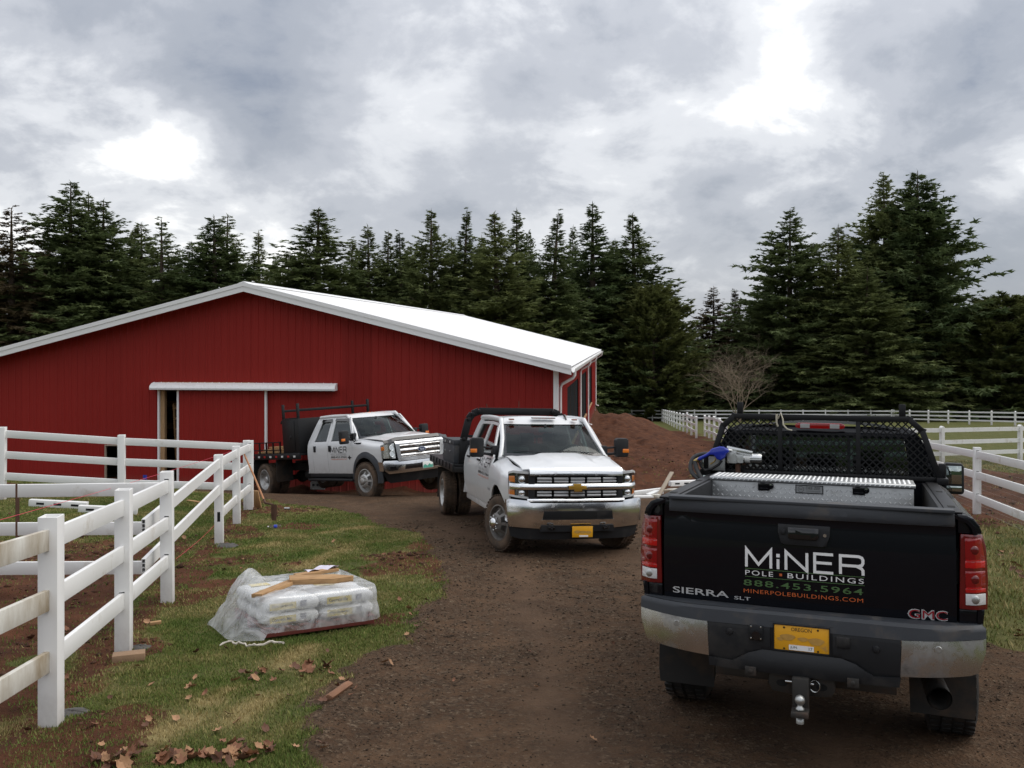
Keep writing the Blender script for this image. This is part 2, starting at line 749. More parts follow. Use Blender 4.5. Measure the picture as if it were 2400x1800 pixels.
mk('vinyl_white', (0.80, 0.80, 0.79), 0.38, var=0.04, dirt=((0.42, 0.36, 0.27), 0.10, 3.0), bump=0.03, bscale=30)
mk('vinyl_stained', (0.70, 0.69, 0.64), 0.5, var=0.08, dirt=((0.30, 0.24, 0.16), 0.62, 2.2), bump=0.05, stretch=(1, 1, 0.35))
mk('vinyl_far', (0.78, 0.78, 0.77), 0.5, var=0.04)
mk('vinyl_dark', (0.02, 0.02, 0.02), 0.8)
vehicle_paint('red_steel', (0.275, 0.0205, 0.0165), (-0.35, 0.35), dust=0.0, coat=0.0, rough=0.50, rand=0.07, ripple=0.2, spec=0.18)
vehicle_paint('vinyl_post', (0.80, 0.80, 0.79), (-0.05, 0.34), dust=0.10, coat=0.0, rough=0.38)
mk('white_steel', (0.86, 0.86, 0.86), 0.35, var=0.03, vscale=1.0)
mk('roof_steel', (0.90, 0.90, 0.90), 0.35, var=0.02, vscale=1.0)
mk('fir_timber', (0.42, 0.26, 0.13), 0.75, var=0.30, vscale=6, stretch=(6, 6, 0.7), bump=0.15, bscale=20)
mk('dark_wood', (0.20, 0.095, 0.05), 0.8, var=0.4, vscale=8, bump=0.3)
mk('raw_timber', (0.40, 0.235, 0.105), 0.7, var=0.40, vscale=5, stretch=(1, 8, 8), bump=0.2, bscale=20, dirt=((0.16, 0.08, 0.04), 0.30, 4.0))
mk('grey_timber', (0.36, 0.30, 0.23), 0.8, var=0.30, vscale=5, stretch=(1, 8, 8), bump=0.2, bscale=20)
mk('dark_screen', (0.010, 0.012, 0.014), 0.9, spec=0.1)
mk('black_gap', (0.006, 0.006, 0.006), 0.9)
vehicle_paint('paint_white', (0.70, 0.71, 0.72), (0.40, 0.95), dust=0.06)
vehicle_paint('paint_black', (0.0035, 0.0045, 0.0075), (0.2, 0.95), dust=0.010, coat=0.35, rough=0.25, spec=0.15)
vehicle_paint('black_steel', (0.007, 0.0075, 0.009), (0.3, 1.0), dust=0.02, coat=0.0, rough=0.42, spec=0.3)
vehicle_paint('rack_steel', (0.006, 0.0065, 0.008), (-9, -8), dust=0.02, coat=0.0, rough=0.42, spec=0.3)
mk('chrome_dull', (0.62, 0.63, 0.64), 0.24, 1.0, var=0.06, dirt=((0.16, 0.145, 0.13), 0.26, 5.0))
mk('chrome', (0.82, 0.83, 0.84), 0.17, 1.0, var=0.04, dirt=((0.28, 0.25, 0.22), 0.12, 6.0))
mk('chrome_clean', (0.86, 0.87, 0.88), 0.07, 1.0, var=0.02)
mk('black_plastic', (0.011, 0.012, 0.014), 0.5, var=0.2, bump=0.06, bscale=180, spec=0.35, dirt=((0.050, 0.044, 0.038), 0.18, 3.5))
mk('grey_plastic', (0.030, 0.034, 0.041), 0.58, var=0.15, bump=0.06, bscale=200, dirt=((0.11, 0.092, 0.075), 0.22, 4.0))
mk('black_gloss', (0.008, 0.008, 0.009), 0.12, coat=0.5)
mk('rubber', (0.016, 0.015, 0.014), 0.85, var=0.2, dirt=((0.075, 0.048, 0.030), 0.34, 3.0))
mk('rubber_muddy', (0.05, 0.036, 0.026), 0.9, var=0.3, vscale=8, dirt=((0.13, 0.085, 0.055), 0.62, 5.0), bump=0.3, bscale=40)
mk('steel_dark', (0.20, 0.19, 0.18), 0.5, 0.4, var=0.15, dirt=((0.12, 0.085, 0.06), 0.40, 6.0))
mk('steel_wheel', (0.50, 0.50, 0.49), 0.42, 0.5, var=0.1, dirt=((0.19, 0.14, 0.10), 0.40, 6.0))
mk('dark_under', (0.010, 0.009, 0.008), 0.85)
mk('interior_dark', (0.035, 0.037, 0.040), 0.8)
mk('interior_grey', (0.10, 0.105, 0.11), 0.85)
mk('lens_red', (0.24, 0.003, 0.006), 0.12, var=0.15, coat=0.8)
mk('lens_deepred', (0.13, 0.004, 0.006), 0.15, var=0.1, coat=0.8)
mk('lens_brightred', (0.50, 0.006, 0.008), 0.15, var=0.15, coat=0.8)
mk('lens_clear', (0.62, 0.62, 0.62), 0.12, var=0.15, coat=0.6)
mk('lens_amber', (0.75, 0.20, 0.02), 0.2, coat=0.6)
mk('lens_amber_dark', (0.25, 0.06, 0.01), 0.2, coat=0.6)
mk('lamp_bowl', (0.72, 0.73, 0.74), 0.15, 0.9, var=0.2, vscale=20)
mk('plate_yellow', (0.76, 0.37, 0.015), 0.45, var=0.10, dirt=((0.35, 0.22, 0.10), 0.15, 12.0))
mk('plate_white', (0.75, 0.78, 0.74), 0.45)
mk('plate_green', (0.08, 0.36, 0.26), 0.5)
mk('plate_blur', (0.50, 0.28, 0.06), 0.6, var=0.30, vscale=30)
mk('print_black', (0.015, 0.015, 0.016), 0.5)
mk('print_white', (0.82, 0.82, 0.82), 0.5, var=0.02)
mk('print_green', (0.075, 0.155, 0.055), 0.5)
mk('print_orange', (0.60, 0.13, 0.035), 0.5)
mk('print_grey', (0.30, 0.30, 0.30), 0.5)
mk('badge_silver', (0.62, 0.63, 0.64), 0.35, 0.25, var=0.05)
mk('badge_red', (0.30, 0.01, 0.02), 0.3)
mk('badge_gold', (0.62, 0.36, 0.06), 0.28, 0.6)
mk('badge_blue', (0.010, 0.025, 0.09), 0.15, coat=0.8)
mk('tread_plate', (0.44, 0.45, 0.45), 0.42, 0.8, var=0.10, vscale=12, dirt=((0.34, 0.33, 0.31), 0.20, 5.0))
mk('tread_bar', (0.80, 0.81, 0.81), 0.40, 0.55, var=0.05)
mk('cast_metal', (0.46, 0.47, 0.46), 0.38, 0.85, var=0.15, bump=0.15, bscale=60)
mk('bright_steel', (0.66, 0.67, 0.67), 0.22, 0.95, var=0.08)
mk('nozzle_blue', (0.010, 0.028, 0.36), 0.30, coat=0.4, var=0.1)
mk('brass', (0.45, 0.32, 0.12), 0.35, 0.8)
mk('hose_black', (0.020, 0.021, 0.023), 0.5)
mk('rust_steel', (0.085, 0.040, 0.025), 0.85, var=0.35, vscale=12, bump=0.3)
mk('hitch_steel', (0.050, 0.048, 0.045), 0.55, 0.6, var=0.3, dirt=((0.11, 0.07, 0.05), 0.30, 10.0))
mk('shovel_handle', (0.40, 0.18, 0.08), 0.6, var=0.25, stretch=(8, 8, 1))
mk('string_red', (0.70, 0.05, 0.10), 0.6)
mk('paver', (0.27, 0.17, 0.10), 0.85, var=0.2, vscale=10, bump=0.3, bscale=60)
mk('bag_paper', (0.78, 0.78, 0.77), 0.75, var=0.08, bump=0.15, bscale=25)
mk('bag_yellow', (0.72, 0.58, 0.20), 0.7, var=0.1)
mk('bag_grey', (0.30, 0.30, 0.34), 0.7)
mk('pallet_red', (0.20, 0.045, 0.035), 0.8, var=0.3, vscale=8)
mk('leaf_brown', (0.20, 0.085, 0.042), 0.75, var=0.5, vscale=9)
mk('leaf_dark', (0.11, 0.048, 0.026), 0.8, var=0.4, vscale=9)
mk('leaf_tan', (0.34, 0.185, 0.095), 0.75, var=0.35, vscale=9)
mk('bark', (0.085, 0.060, 0.045), 0.9, var=0.35, vscale=3, bump=0.5, bscale=8)
mk('pale_bark', (0.27, 0.21, 0.15), 0.9, var=0.3)
mk('rope_pale', (0.52, 0.48, 0.38), 0.9)
mk('tape_red', (0.45, 0.02, 0.02), 0.3, coat=0.4)
mk('tape_white', (0.72, 0.72, 0.70), 0.3, coat=0.4)
mk('flag_blue', (0.02, 0.05, 0.45), 0.5)
mk('flag_red', (0.65, 0.04, 0.05), 0.5)
mk('mirror_face', (0.46, 0.51, 0.49), 0.02, 1.0, var=0.02)
mk('sand_grey', (0.075, 0.070, 0.066), 0.95, var=0.3, vscale=20, bump=0.5, bscale=60)
glass_mat('glass_front', (0.44, 0.56, 0.50), refl=0.035)
glass_mat('glass_side', (0.38, 0.42, 0.42))
glass_mat('glass_dark', (0.10, 0.12, 0.13))
glass_mat('glass_clear', (0.92, 0.94, 0.94), refl=0.05)
# ------------------------------------------------------------------ terrain
def _hash(ix, iy, seed):
    h = (ix.astype(np.int64) * 374761393 + iy.astype(np.int64) * 668265263 + seed * 974634777) & 0x7fffffff
    h = ((h ^ (h >> 13)) * 1274126177) & 0x7fffffff
    return ((h ^ (h >> 16)) & 0xffff) / 65535.0


def vnoise(x, y, seed=0):
    x = np.asarray(x, float)
    y = np.asarray(y, float)
    ix, iy = np.floor(x), np.floor(y)
    fx, fy = x - ix, y - iy
    fx = fx * fx * (3 - 2 * fx)
    fy = fy * fy * (3 - 2 * fy)
    a = _hash(ix, iy, seed)
    b = _hash(ix + 1, iy, seed)
    c = _hash(ix, iy + 1, seed)
    d = _hash(ix + 1, iy + 1, seed)
    return (a + (b - a) * fx) * (1 - fy) + (c + (d - c) * fx) * fy


def fbm(x, y, seed=0, oct=4):
    t, a, s = 0, 0.5, 0
    for i in range(oct):
        t = t + a * vnoise(x * 2 ** i, y * 2 ** i, seed + i * 17)
        s += a
        a *= 0.5
    return t / s


# the barn's own frame: origin at the middle of its front wall
BARN_O = Vector((-7.79, 27.33, -2.23))
BA = -math.atan(0.12)
BC, BS = math.cos(BA), math.sin(BA)
BW, BD = 9.15, 36.6          # half width, depth


def barn_uv(x, y):
    dx, dy = np.asarray(x, float) - BARN_O.x, np.asarray(y, float) - BARN_O.y
    return dx * BC + dy * BS, -dx * BS + dy * BC


SLOPE = 0.0689


def nat(x, y):
    y = np.asarray(y, float)
    x = np.asarray(x, float)
    z = np.where(y < 118, -SLOPE * y, -SLOPE * 118 - 0.010 * (y - 118))
    z = np.where(y < -15, SLOPE * 15, z)
    z = z + .068 * np.clip(-5.5 - x, 0, 6) * sstep(12.5, 17, y) * (1 - sstep(20.5, 25, y))
    w = np.exp(-((y - 6.2) / 4.5) ** 2) * sstep(-1.5, 1.0, x)
    z = z - 0.0151 * np.clip(x - 2.1, -3, 3) * w
    return z


def g0(x, y):
    x = np.asarray(x, float)
    y = np.asarray(y, float)
    u, v = barn_uv(x, y)
    wv = sstep(-5.4, -0.6, v) * (1 - sstep(BD + 1.5, BD + 14, v))
    wu = 1 - sstep(1.6, 6.2, np.maximum(np.abs(u) - BW, 0))
    z = nat(x, y)
    pad = BARN_O.z + 0.02 - 0.85 * sstep(4, BD - 8, v) * sstep(-.3, .3, np.abs(u) - BW)
    z = z + (pad - z) * wv * wu
    # spoil bank along the long side of the barn
    du = u - BW
    bank = np.exp(-((du - 2.4) / 1.3) ** 2) * sstep(5, 14, v) * (1 - sstep(BD - 1, BD + 3, v))
    z = z + bank * (-.08 + 0.5 * (fbm(x * .35, y * .25, 5) - .5))
    return z


_xl = [(3, -1.55), (5.5, -1.40), (7.6, -1.22), (9.5, -.90), (12.2, -.92), (13.5, -1.15), (15.4, -1.75), (18.3, -3.2), (20.7, -5.6), (23, -9.0), (26, -14)]
_xr = [(0, 5.6), (5, 5.0), (8, 4.5), (10, 4.3), (14, 4.6), (20, 5.2), (26, 5.8), (29, 4.5)]


def xl(y):
    return np.interp(y, [a for a, b in _xl], [b for a, b in _xl])


def xr(y):
    return np.interp(y, [a for a, b in _xr], [b for a, b in _xr])


def fence_x(y):
    return -3.13 - 0.1745 * (np.asarray(y, float) - 6.24)


def zones(x, y):
    """road and bare-soil weights"""
    x = np.asarray(x, float)
    y = np.asarray(y, float)
    wob = (fbm(x * 1.3, y * 1.3, 3) - .5) * 0.9 + (fbm(x * 5, y * 5, 9, 2) - .5) * 0.25
    e = np.minimum(x - xl(y), xr(y) - x) + wob * 0.85
    road = sstep(-0.10, 0.10, e) * (1 - sstep(25.5, 27.5, y + wob))
    u, v = barn_uv(x, y)
    # soil: the trench side of the fence, the barn pad and its bank, the churned paddock on the right
    left = sstep(0.05, 0.55, fence_x(y) - x + wob * .5) * (1 - sstep(3.0, 4.6, fence_x(y) - x + wob * 2.5)) * (1 - sstep(13.0, 17.0, y))
    left = left * sstep(0.30, 0.46, fbm(x * .9 + 3, y * .9, 21) + 0.10)
    strip = np.exp(-((x - fence_x(y) + .12) / .20) ** 2) * (y < 20) * .9
    pad = sstep(-6.2, -3.5, v + wob * 2) * (1 - sstep(4.5, 9.5, np.maximum(np.abs(u) - BW, 0) + wob * 3)) * (1 - sstep(BD + 3, BD + 8, v))
    padr = sstep(14, 18, y) * sstep(3.4, 4.4, x - 0.02 * y) * (1 - sstep(8.5, 10.5, x - 0.10 * (y - 18) + wob * 3)) * (1 - sstep(42, 54, y))
    paddock = sstep(8.2, 9.4, x + wob * 1.5 + 0.23 * (y - 18)) * sstep(9, 12, y) * (1 - sstep(27, 31, y + wob * 3))
    patch = sstep(0.60, 0.74, fbm(x * .8, y * .8, 33)) * (x < 0) * (y < 24) * 0.8
    fpatch = sstep(0.46, 0.60, fbm(x * 1.1 + 7, y * 1.1, 37)) * np.exp(-((x - fence_x(y) - .35) / .55) ** 2) * (y < 20) * .85
    left = np.maximum(left, fpatch)
    soil = np.clip(np.maximum.reduce([left, strip, pad, padr, paddock, patch]), 0, 1)
    return road, soil


def at_px(px, py, plane=True):
    """ground point under a pixel of the photograph (on the even slope of the site)"""
    d = CAM_Z * FPX / (py - (HZ + SLOPE * FPX))
    return (px - 1200) / FPX * d, d


STRAW = [((365, 1735), (440, 1690)), ((490, 1650), (550, 1608)), ((548, 1692), (615, 1638)), ((672, 1555), (725, 1515)), ((700, 1330), (800, 1290)), ((760, 1250), (860, 1235)), ((560, 1290), (640, 1275))]


def straw_at(x, y):
    """flattened, dried streaks in the lawn"""
    x = np.asarray(x, float)
    y = np.asarray(y, float)
    w = np.zeros_like(x)
    for p, q in STRAW:
        a, b = np.array(at_px(*p)), np.array(at_px(*q))
        d = b - a
        t = np.clip(((x - a[0]) * d[0] + (y - a[1]) * d[1]) / (d @ d), 0, 1)
        r = np.hypot(x - a[0] - t * d[0], y - a[1] - t * d[1])
        w = np.maximum(w, np.exp(-(r / (.10 + .006 * y)) ** 2))
    return w * (.55 + .9 * (fbm(x * 6, y * 6, 95, 3) - .3))


def rut_at(x, y):
    """the two compacted wheel tracks of the drive"""
    x = np.asarray(x, float)
    y = np.asarray(y, float)
    c = np.interp(y, [3, 7, 11, 14, 17, 20], [1.45, 1.1, .95, .75, -.6, -2.8])
    w = np.zeros_like(x)
    for s in (-.85, .85):
        w = np.maximum(w, np.exp(-((x - c - s) / .24) ** 2))
    return w * (y > 2) * (y < 21) * sstep(.25, .6, fbm(x * 1.5, y * .5, 97) + .1)


def ground_z(x, y):
    """terrain with its lumps"""
    z = g0(x, y)
    road, soil = zones(x, y)
    near = 1 - sstep(60, 90, y)
    lump = (fbm(np.asarray(x) * 2.1, np.asarray(y) * 2.1, 41) - .5) * 0.16 + (fbm(np.asarray(x) * 6, np.asarray(y) * 6, 43, 3) - .5) * 0.06
    z = z + lump * soil * (1 - road * .8) * near + (fbm(np.asarray(x) * 1.1, np.asarray(y) * 1.1, 47) - .5) * 0.05 * near
    # raw, tumbled surface of the bank beside the barn
    rough = sstep(17, 26, y) * soil * (1 - road)
    z = z + rough * ((fbm(np.asarray(x) * .8, np.asarray(y) * .5, 53) - .5) * .55 + (fbm(np.asarray(x) * 2.6, np.asarray(y) * 1.3, 57, 4) - .5) * .30)
    z = z - .022 * rut_at(x, y) * (.6 + .8 * fbm(np.asarray(x) * 2, np.asarray(y) * .7, 59))
    # loose berm at the lawn edge of the drive
    e = np.asarray(x) - xl(y)
    z = z + 0.045 * np.exp(-((e - .12) / .16) ** 2) * (np.asarray(y) < 13) + 0.02 * (fbm(np.asarray(x) * 7, np.asarray(y) * 7, 51, 3) - .5) * road * near
    return z


def gz(x, y):
    return float(ground_z(np.array([x]), np.array([y]))[0])


def growing(a, b, s0, k, smax):
    r = [a]
    s = s0
    while r[-1] < b:
        r.append(r[-1] + s)
        s = min(s * k, smax)
    return r


ys = [-900, -400, -150, -60, -25, -12, -6, -3, 0, 1.5, 2.4] + growing(3.0, 1800, 0.055, 1.0125, 60)
xp = growing(0.0, 1800, 0.075, 1.0, 0.075)[:60]
xp = xp + growing(xp[-1] + .075, 1800, 0.08, 1.022, 80)
xs = [-v for v in reversed(xp[1:])] + xp
xs = [v - 0.6 for v in xs]
X, Y = np.meshgrid(np.array(xs), np.array(ys), indexing='ij')
Xf, Yf = X.ravel(), Y.ravel()
Z = ground_z(Xf, Yf)
ny = len(ys)
I, J = np.meshgrid(np.arange(len(xs) - 1), np.arange(ny - 1), indexing='ij')
a = (I * ny + J).ravel()
GF = np.stack([a, a + ny, a + ny + 1, a + 1], 1)


def ground_mat():
    m, t, b = nt_new('ground_cover')
    N, L = t.nodes, t.links
    geo = N.new('ShaderNodeNewGeometry')
    P = geo.outputs['Position']

    def nz(scale, detail=6, rough=.6):
        n = N.new('ShaderNodeTexNoise')
        n.inputs['Scale'].default_value = scale
        n.inputs['Detail'].default_value = detail
        n.inputs['Roughness'].default_value = rough
        L.new(P, n.inputs['Vector'])
        return n.outputs['Fac']

    def ramp(f, stops):
        r = N.new('ShaderNodeValToRGB')
        e = r.color_ramp.elements
        while len(e) < len(stops):
            e.new(.5)
        for q, (p, c) in zip(e, stops):
            q.position = p
            q.color = rgba(c)
        L.new(f, r.inputs['Fac'])
        return r.outputs['Color']

    def mix(f, A, B):
        x_ = N.new('ShaderNodeMix')
        x_.data_type = 'RGBA'
        L.new(f, x_.inputs['Factor'])
        for k, v in (('A', A), ('B', B)):
            if isinstance(v, tuple):
                x_.inputs[k].default_value = rgba(v)
            else:
                L.new(v, x_.inputs[k])
        return x_.outputs['Result']

    def mth(op, a_, b_=None, clamp=False):
        n = N.new('ShaderNodeMath')
        n.operation = op
        n.use_clamp = clamp
        for i, v in enumerate((a_, b_)):
            if v is None:
                continue
            if isinstance(v, (int, float)):
                n.inputs[i].default_value = v
            else:
                L.new(v, n.inputs[i])
        return n.outputs[0]

    def attr(nm):
        q = N.new('ShaderNodeAttribute')
        q.attribute_name = nm
        return q.outputs['Fac']

    def sharp(f, n, w=.35):
        s_ = mth('ADD', f, mth('MULTIPLY', mth('SUBTRACT', n, .5), w * 2))
        r = N.new('ShaderNodeMapRange')
        r.inputs['From Min'].default_value = .40
        r.inputs['From Max'].default_value = .60
        L.new(s_, r.inputs['Value'])
        return r.outputs[0]

    n1, n2, n3, n4 = nz(.35), nz(2.2), nz(11), nz(55, 4, .7)
    vor = N.new('ShaderNodeTexVoronoi')
    vor.inputs['Scale'].default_value = 42
    L.new(P, vor.inputs['Vector'])
    sepc = N.new('ShaderNodeSeparateColor')
    L.new(vor.outputs['Color'], sepc.inputs[0])
    grass = mix(n1, ramp(n2, [(.30, (.064, .088, .020)), (.50, (.100, .124, .031)), (.66, (.158, .150, .053))]),
                ramp(n2, [(.32, (.080, .088, .022)), (.55, (.120, .118, .036)), (.70, (.180, .155, .065))]))
    grass = mix(mth('MULTIPLY', n3, .55), grass, (.045, .034, .018))
    soil = ramp(n2, [(.28, (.046, .0185, .0095)), (.48, (.092, .035, .0165)), (.70, (.155, .063, .031))])
    soil = mix(mth('MULTIPLY', n3, .5), soil, (.045, .021, .014))
    stone = ramp(sepc.outputs[0], [(0, (.032, .021, .0135)), (.45, (.064, .042, .0265)), (.80, (.096, .065, .042)), (1, (.165, .120, .080))])
    dirt = ramp(n2, [(.30, (.050, .028, .016)), (.52, (.084, .048, .027)), (.72, (.124, .073, .042))])
    rd = mix(sharp(n3, n4, .5), dirt, stone)
    rd = mix(mth('MULTIPLY', sharp(n1, n2, .4), .45), rd, dirt)
    rd = mix(mth('MULTIPLY', attr('rut'), .75), rd, ramp(n2, [(.3, (.078, .047, .029)), (.7, (.130, .082, .052))]))
    grass = mix(attr('straw'), grass, (.30, .235, .11))
    c = mix(sharp(attr('soil'), n3), grass, soil)
    c = mix(sharp(attr('road'), n3, .22), c, rd)
    L.new(c, b.inputs['Base Color'])
    b.inputs['Roughness'].default_value = .95
    b.inputs['Specular IOR Level'].default_value = .15
    hgt = mth('ADD', mth('MULTIPLY', n3, .6), mth('ADD', mth('MULTIPLY', n4, .35), mth('MULTIPLY', vor.outputs['Distance'], .25)))
    bp = N.new('ShaderNodeBump')
    bp.inputs['Strength'].default_value = .9
    bp.inputs['Distance'].default_value = .05
    L.new(hgt, bp.inputs['Height'])
    L.new(bp.outputs[0], b.inputs['Normal'])
    MAT['ground_cover'] = m
    return m


ground = np_mesh('ground', np.stack([Xf, Yf, Z], 1), GF, ground_mat(), smooth=True)
rd_, so_ = zones(Xf, Yf)
for nm, arr in (('road', rd_), ('soil', so_), ('straw', straw_at(Xf, Yf)), ('rut', rut_at(Xf, Yf))):
    at = ground.data.attributes.new(nm, 'FLOAT', 'POINT')
    at.data.foreach_set('value', arr.astype(np.float32))
# wooded rise behind the viewer, seen in the truck mirror and the shiny panels
hx_ = np.linspace(-260, 260, 150)
hr_ = np.array([0, .25, .5, .8, 1.0])
HV = []
for x_ in hx_:
    top = 13 + 7 * float(fbm(np.array([x_ * .06]), np.array([3.0]), 11)[0]) + 4 * float(fbm(np.array([x_ * .45]), np.array([9.0]), 13)[0])
    for r_ in hr_:
        HV.append((x_, -75 - 25 * r_ + 6 * float(fbm(np.array([x_ * .2]), np.array([r_ * 4]), 15)[0]), .5 + top * r_ ** .6))
nr_ = len(hr_)
I_, J_ = np.meshgrid(np.arange(len(hx_) - 1), np.arange(nr_ - 1), indexing='ij')
a_ = (I_ * nr_ + J_).ravel()
hill = np_mesh('wooded_hill', np.array(HV), np.stack([a_, a_ + 1, a_ + nr_ + 1, a_ + nr_], 1), mk('wood_green', (.035, .050, .026), .9, var=.5, vscale=.8, spec=.1), smooth=True)
tag(hill, 'dark wooded rise behind the viewer', kind='structure')
tag(ground, 'sloping lawn, bare soil and brown gravel drive', kind='structure')


# ------------------------------------------------------------------ barn
EAVE = 3.58
PITCH = 0.25
def rake(u):
    return EAVE + (BW - abs(u)) * PITCH


barn = empty('red_barn', BARN_O, (0, 0, BA))
tag(barn, 'long red ribbed steel barn with white roof, sliding door and white trim', 'barn')
RIB = 0.016


def rib_profile(a, b, pitch=0.229):
    """(coordinate, proud) pairs across a sheet"""
    r = [(a, 0.0)]
    k = math.ceil(a / pitch - 1e-6)
    while k * pitch < b:
        c = k * pitch
        for d, h in ((-.028, 0), (-.013, RIB), (.013, RIB), (.028, 0)):
            if a < c + d < b:
                r.append((c + d, h))
        # two small stiffeners between the ribs
        for e in (.076, .153):
            for d, h in ((-.012, 0), (0, .005), (.012, 0)):
                if a < c + e + d < b:
                    r.append((c + e + d, h))
        k += 1
    r.append((b, 0.0))
    return r


def cuts(lo, hi, extra, step=0.916):
    c = sorted(set([lo, hi] + [e for e in extra if lo < e < hi]))
    o = []
    for a, b in zip(c[:-1], c[1:]):
        n = max(1, round((b - a) / step))
        o += [(a + (b - a) * i / n, a + (b - a) * (i + 1) / n) for i in range(n)]
    return o


def sheet(prof, zlo, zhi, fm):
    mb = MB()
    vs = []
    for c, h in prof:
        vs.append(fm(c, h, zlo(c)))
        vs.append(fm(c, h, zhi(c)))
    mb.add(vs, [(2 * i, 2 * i + 2, 2 * i + 3, 2 * i + 1) for i in range(len(prof) - 1)])
    return mb


DOOR_L, DOOR_R, DOOR_H = -2.85, 0.10, 2.93
SM_L, SM_R, SM_LO, SM_HI = -4.58, -4.02, 0.14, 1.18
for a_, b_ in cuts(-BW, BW, [DOOR_L, DOOR_R, SM_L, SM_R, 0.0]):
    mid = (a_ + b_) / 2
    prof = rib_profile(a_, b_)
    segs = [(lambda c: -0.6, lambda c: rake(c) + .02)]
    if DOOR_L <= mid <= DOOR_R:
        segs = [(lambda c: DOOR_H, lambda c: rake(c) + .02)]
    if SM_L <= mid <= SM_R:
        segs = [(lambda c: -0.6, lambda c: SM_LO), (lambda c: SM_HI, lambda c: rake(c) + .02)]
    for lo_, hi_ in segs:
        sheet(prof, lo_, hi_, lambda c, h, z: (c, -h, z)).build('siding_panel', MAT['red_steel'], barn, smooth=0)
# long right wall with three screened openings, plain left and back walls
WIN = [(4.6, 12.9), (15.4, 21.6), (23.3, 30.2)]
WLO, WHI = 0.55, 2.78
for a_, b_ in cuts(0, BD, [e for w in WIN for e in w]):
    mid = (a_ + b_) / 2
    prof = rib_profile(a_, b_)
    op = any(w0 < mid < w1 for w0, w1 in WIN)
    for lo_, hi_ in ([(-2.2, WLO), (WHI, EAVE)] if op else [(-2.2, EAVE)]):
        sheet(prof, lambda c: lo_, lambda c: hi_, lambda c, h, z: (BW + h, c, z)).build('siding_panel', MAT['red_steel'], barn, smooth=0)
mb = MB()
s_ = sheet(rib_profile(0, BD), lambda c: -2.2, lambda c: EAVE, lambda c, h, z: (-BW - h, c, z))
s_.f = [tuple(reversed(f)) for f in s_.f]
s_.build('side_wall', MAT['red_steel'], barn, smooth=0)
pr = rib_profile(-BW, BW)
s_ = sheet(sorted(pr + [(0, 0)]), lambda c: -2.2, lambda c: rake(c), lambda c, h, z: (c, BD + h, z))
s_.f = [tuple(reversed(f)) for f in s_.f]
s_.build('back_wall', MAT['red_steel'], barn, smooth=0)
# roof: ribbed sheets on both slopes
OV, OF = 0.42, 0.52           # eave and gable overhang
cs_ = math.hypot(1, PITCH)
for side in (1, -1):
    for a_, b_ in cuts(-OF, BD + OF, []):
        prof = rib_profile(a_, b_)
        mb = MB()
        vs = []
        for c, h in prof:
            for uu in (0.0, BW + OV):
                vs.append((side * (uu + h * PITCH / cs_), c, rake(uu) + 0.17 + h))
        fs = [(2 * i, 2 * i + 1, 2 * i + 3, 2 * i + 2) for i in range(len(prof) - 1)]
        if side < 0:
            fs = [tuple(reversed(f)) for f in fs]
        mb.add(vs, fs)
        mb.build('roof_panel', MAT['roof_steel'], barn, smooth=0)
    mb = MB()
    mb.add([(side * 0.0, -OF + .03, rake(0) + .10), (side * (BW + OV - .03), -OF + .03, rake(BW + OV) + .10), (side * (BW + OV - .03), BD + OF - .03, rake(BW + OV) + .10), (0, BD + OF - .03, rake(0) + .10)],
           [(0, 1, 2, 3)])
    mb.build('soffit', MAT['white_steel'], barn, smooth=0)
    # rake trim: an upper cap and a lower, slightly set back face
    for nm, z0, z1, yo in (('rake_trim', .10, .215, -OF - .035), ('rake_fascia', -.055, .098, -OF - .018)):
        mb = MB()
        x1 = BW + OV + .01
        pts = [(0, rake(0) + z0), (side * x1, rake(x1) + z0), (side * x1, rake(x1) + z1), (0, rake(0) + z1)]
        mb.prism(pts, yo, yo + .07, 'y')
        mb.build(nm, MAT['white_steel'], barn, smooth=0)
        mb = MB()
        mb.prism(pts, BD + OF - .03, BD + OF + .03, 'y')
        mb.build(nm, MAT['white_steel'], barn, smooth=0)
    # gutter
    mb = MB()
    gx = BW + OV
    gzv = rake(gx) + .06
    pp = [(0, .09), (.015, .0), (.05, -.04), (.10, -.035), (.125, .02), (.13, .09), (.12, .09), (.10, -.01), (.05, -.02), (.02, .02), (.015, .09)]
    mb.prism([(side * (gx + p), gzv + q - .02) for p, q in pp], -OF, BD + OF, 'y')
    mb.build('gutter', MAT['white_steel'], barn, smooth=40)
mb = MB()
mb.prism([(-.2, rake(.2) + .20), (0, rake(0) + .225), (.2, rake(.2) + .20), (.2, rake(.2) + .215), (0, rake(0) + .245), (-.2, rake(.2) + .215)], -OF - .02, BD + OF + .02, 'y')
mb.build('ridge_cap', MAT['white_steel'], barn, smooth=0)
for ux, vy in ((BW, 0), (-BW, 0), (BW, BD), (-BW, BD)):
    sx = 1 if ux > 0 else -1
    sy = -1 if vy == 0 else 1
    mb = MB()
    mb.b2((ux - sx * .11, vy + sy * .026, -2.0), (ux + sx * .032, vy + sy * .034, EAVE - .02))
    mb.b2((ux + sx * .026, vy + sy * .0255, -2.0), (ux + sx * .034, vy - sy * .11, EAVE - .02))
    mb.build('corner_trim', MAT['white_steel'], barn, smooth=0)
# downspouts along the right wall
for vy in (0.35, 13.4, 22.4, BD - .25):
    mb = MB()
    x0 = BW + .065
    mb.tube([(BW + OV + .06, vy, EAVE - .06), (BW + OV + .06, vy, EAVE - .20), (BW + OV + .02, vy, EAVE - .28), (x0 + .05, vy, EAVE - .46), (x0, vy, EAVE - .56), (x0, vy, 1.6), (x0, vy, -.05), (x0 + .2, vy, -.12)], .045, 8)
    mb.build('downspout', MAT['white_steel'], barn, smooth=50)
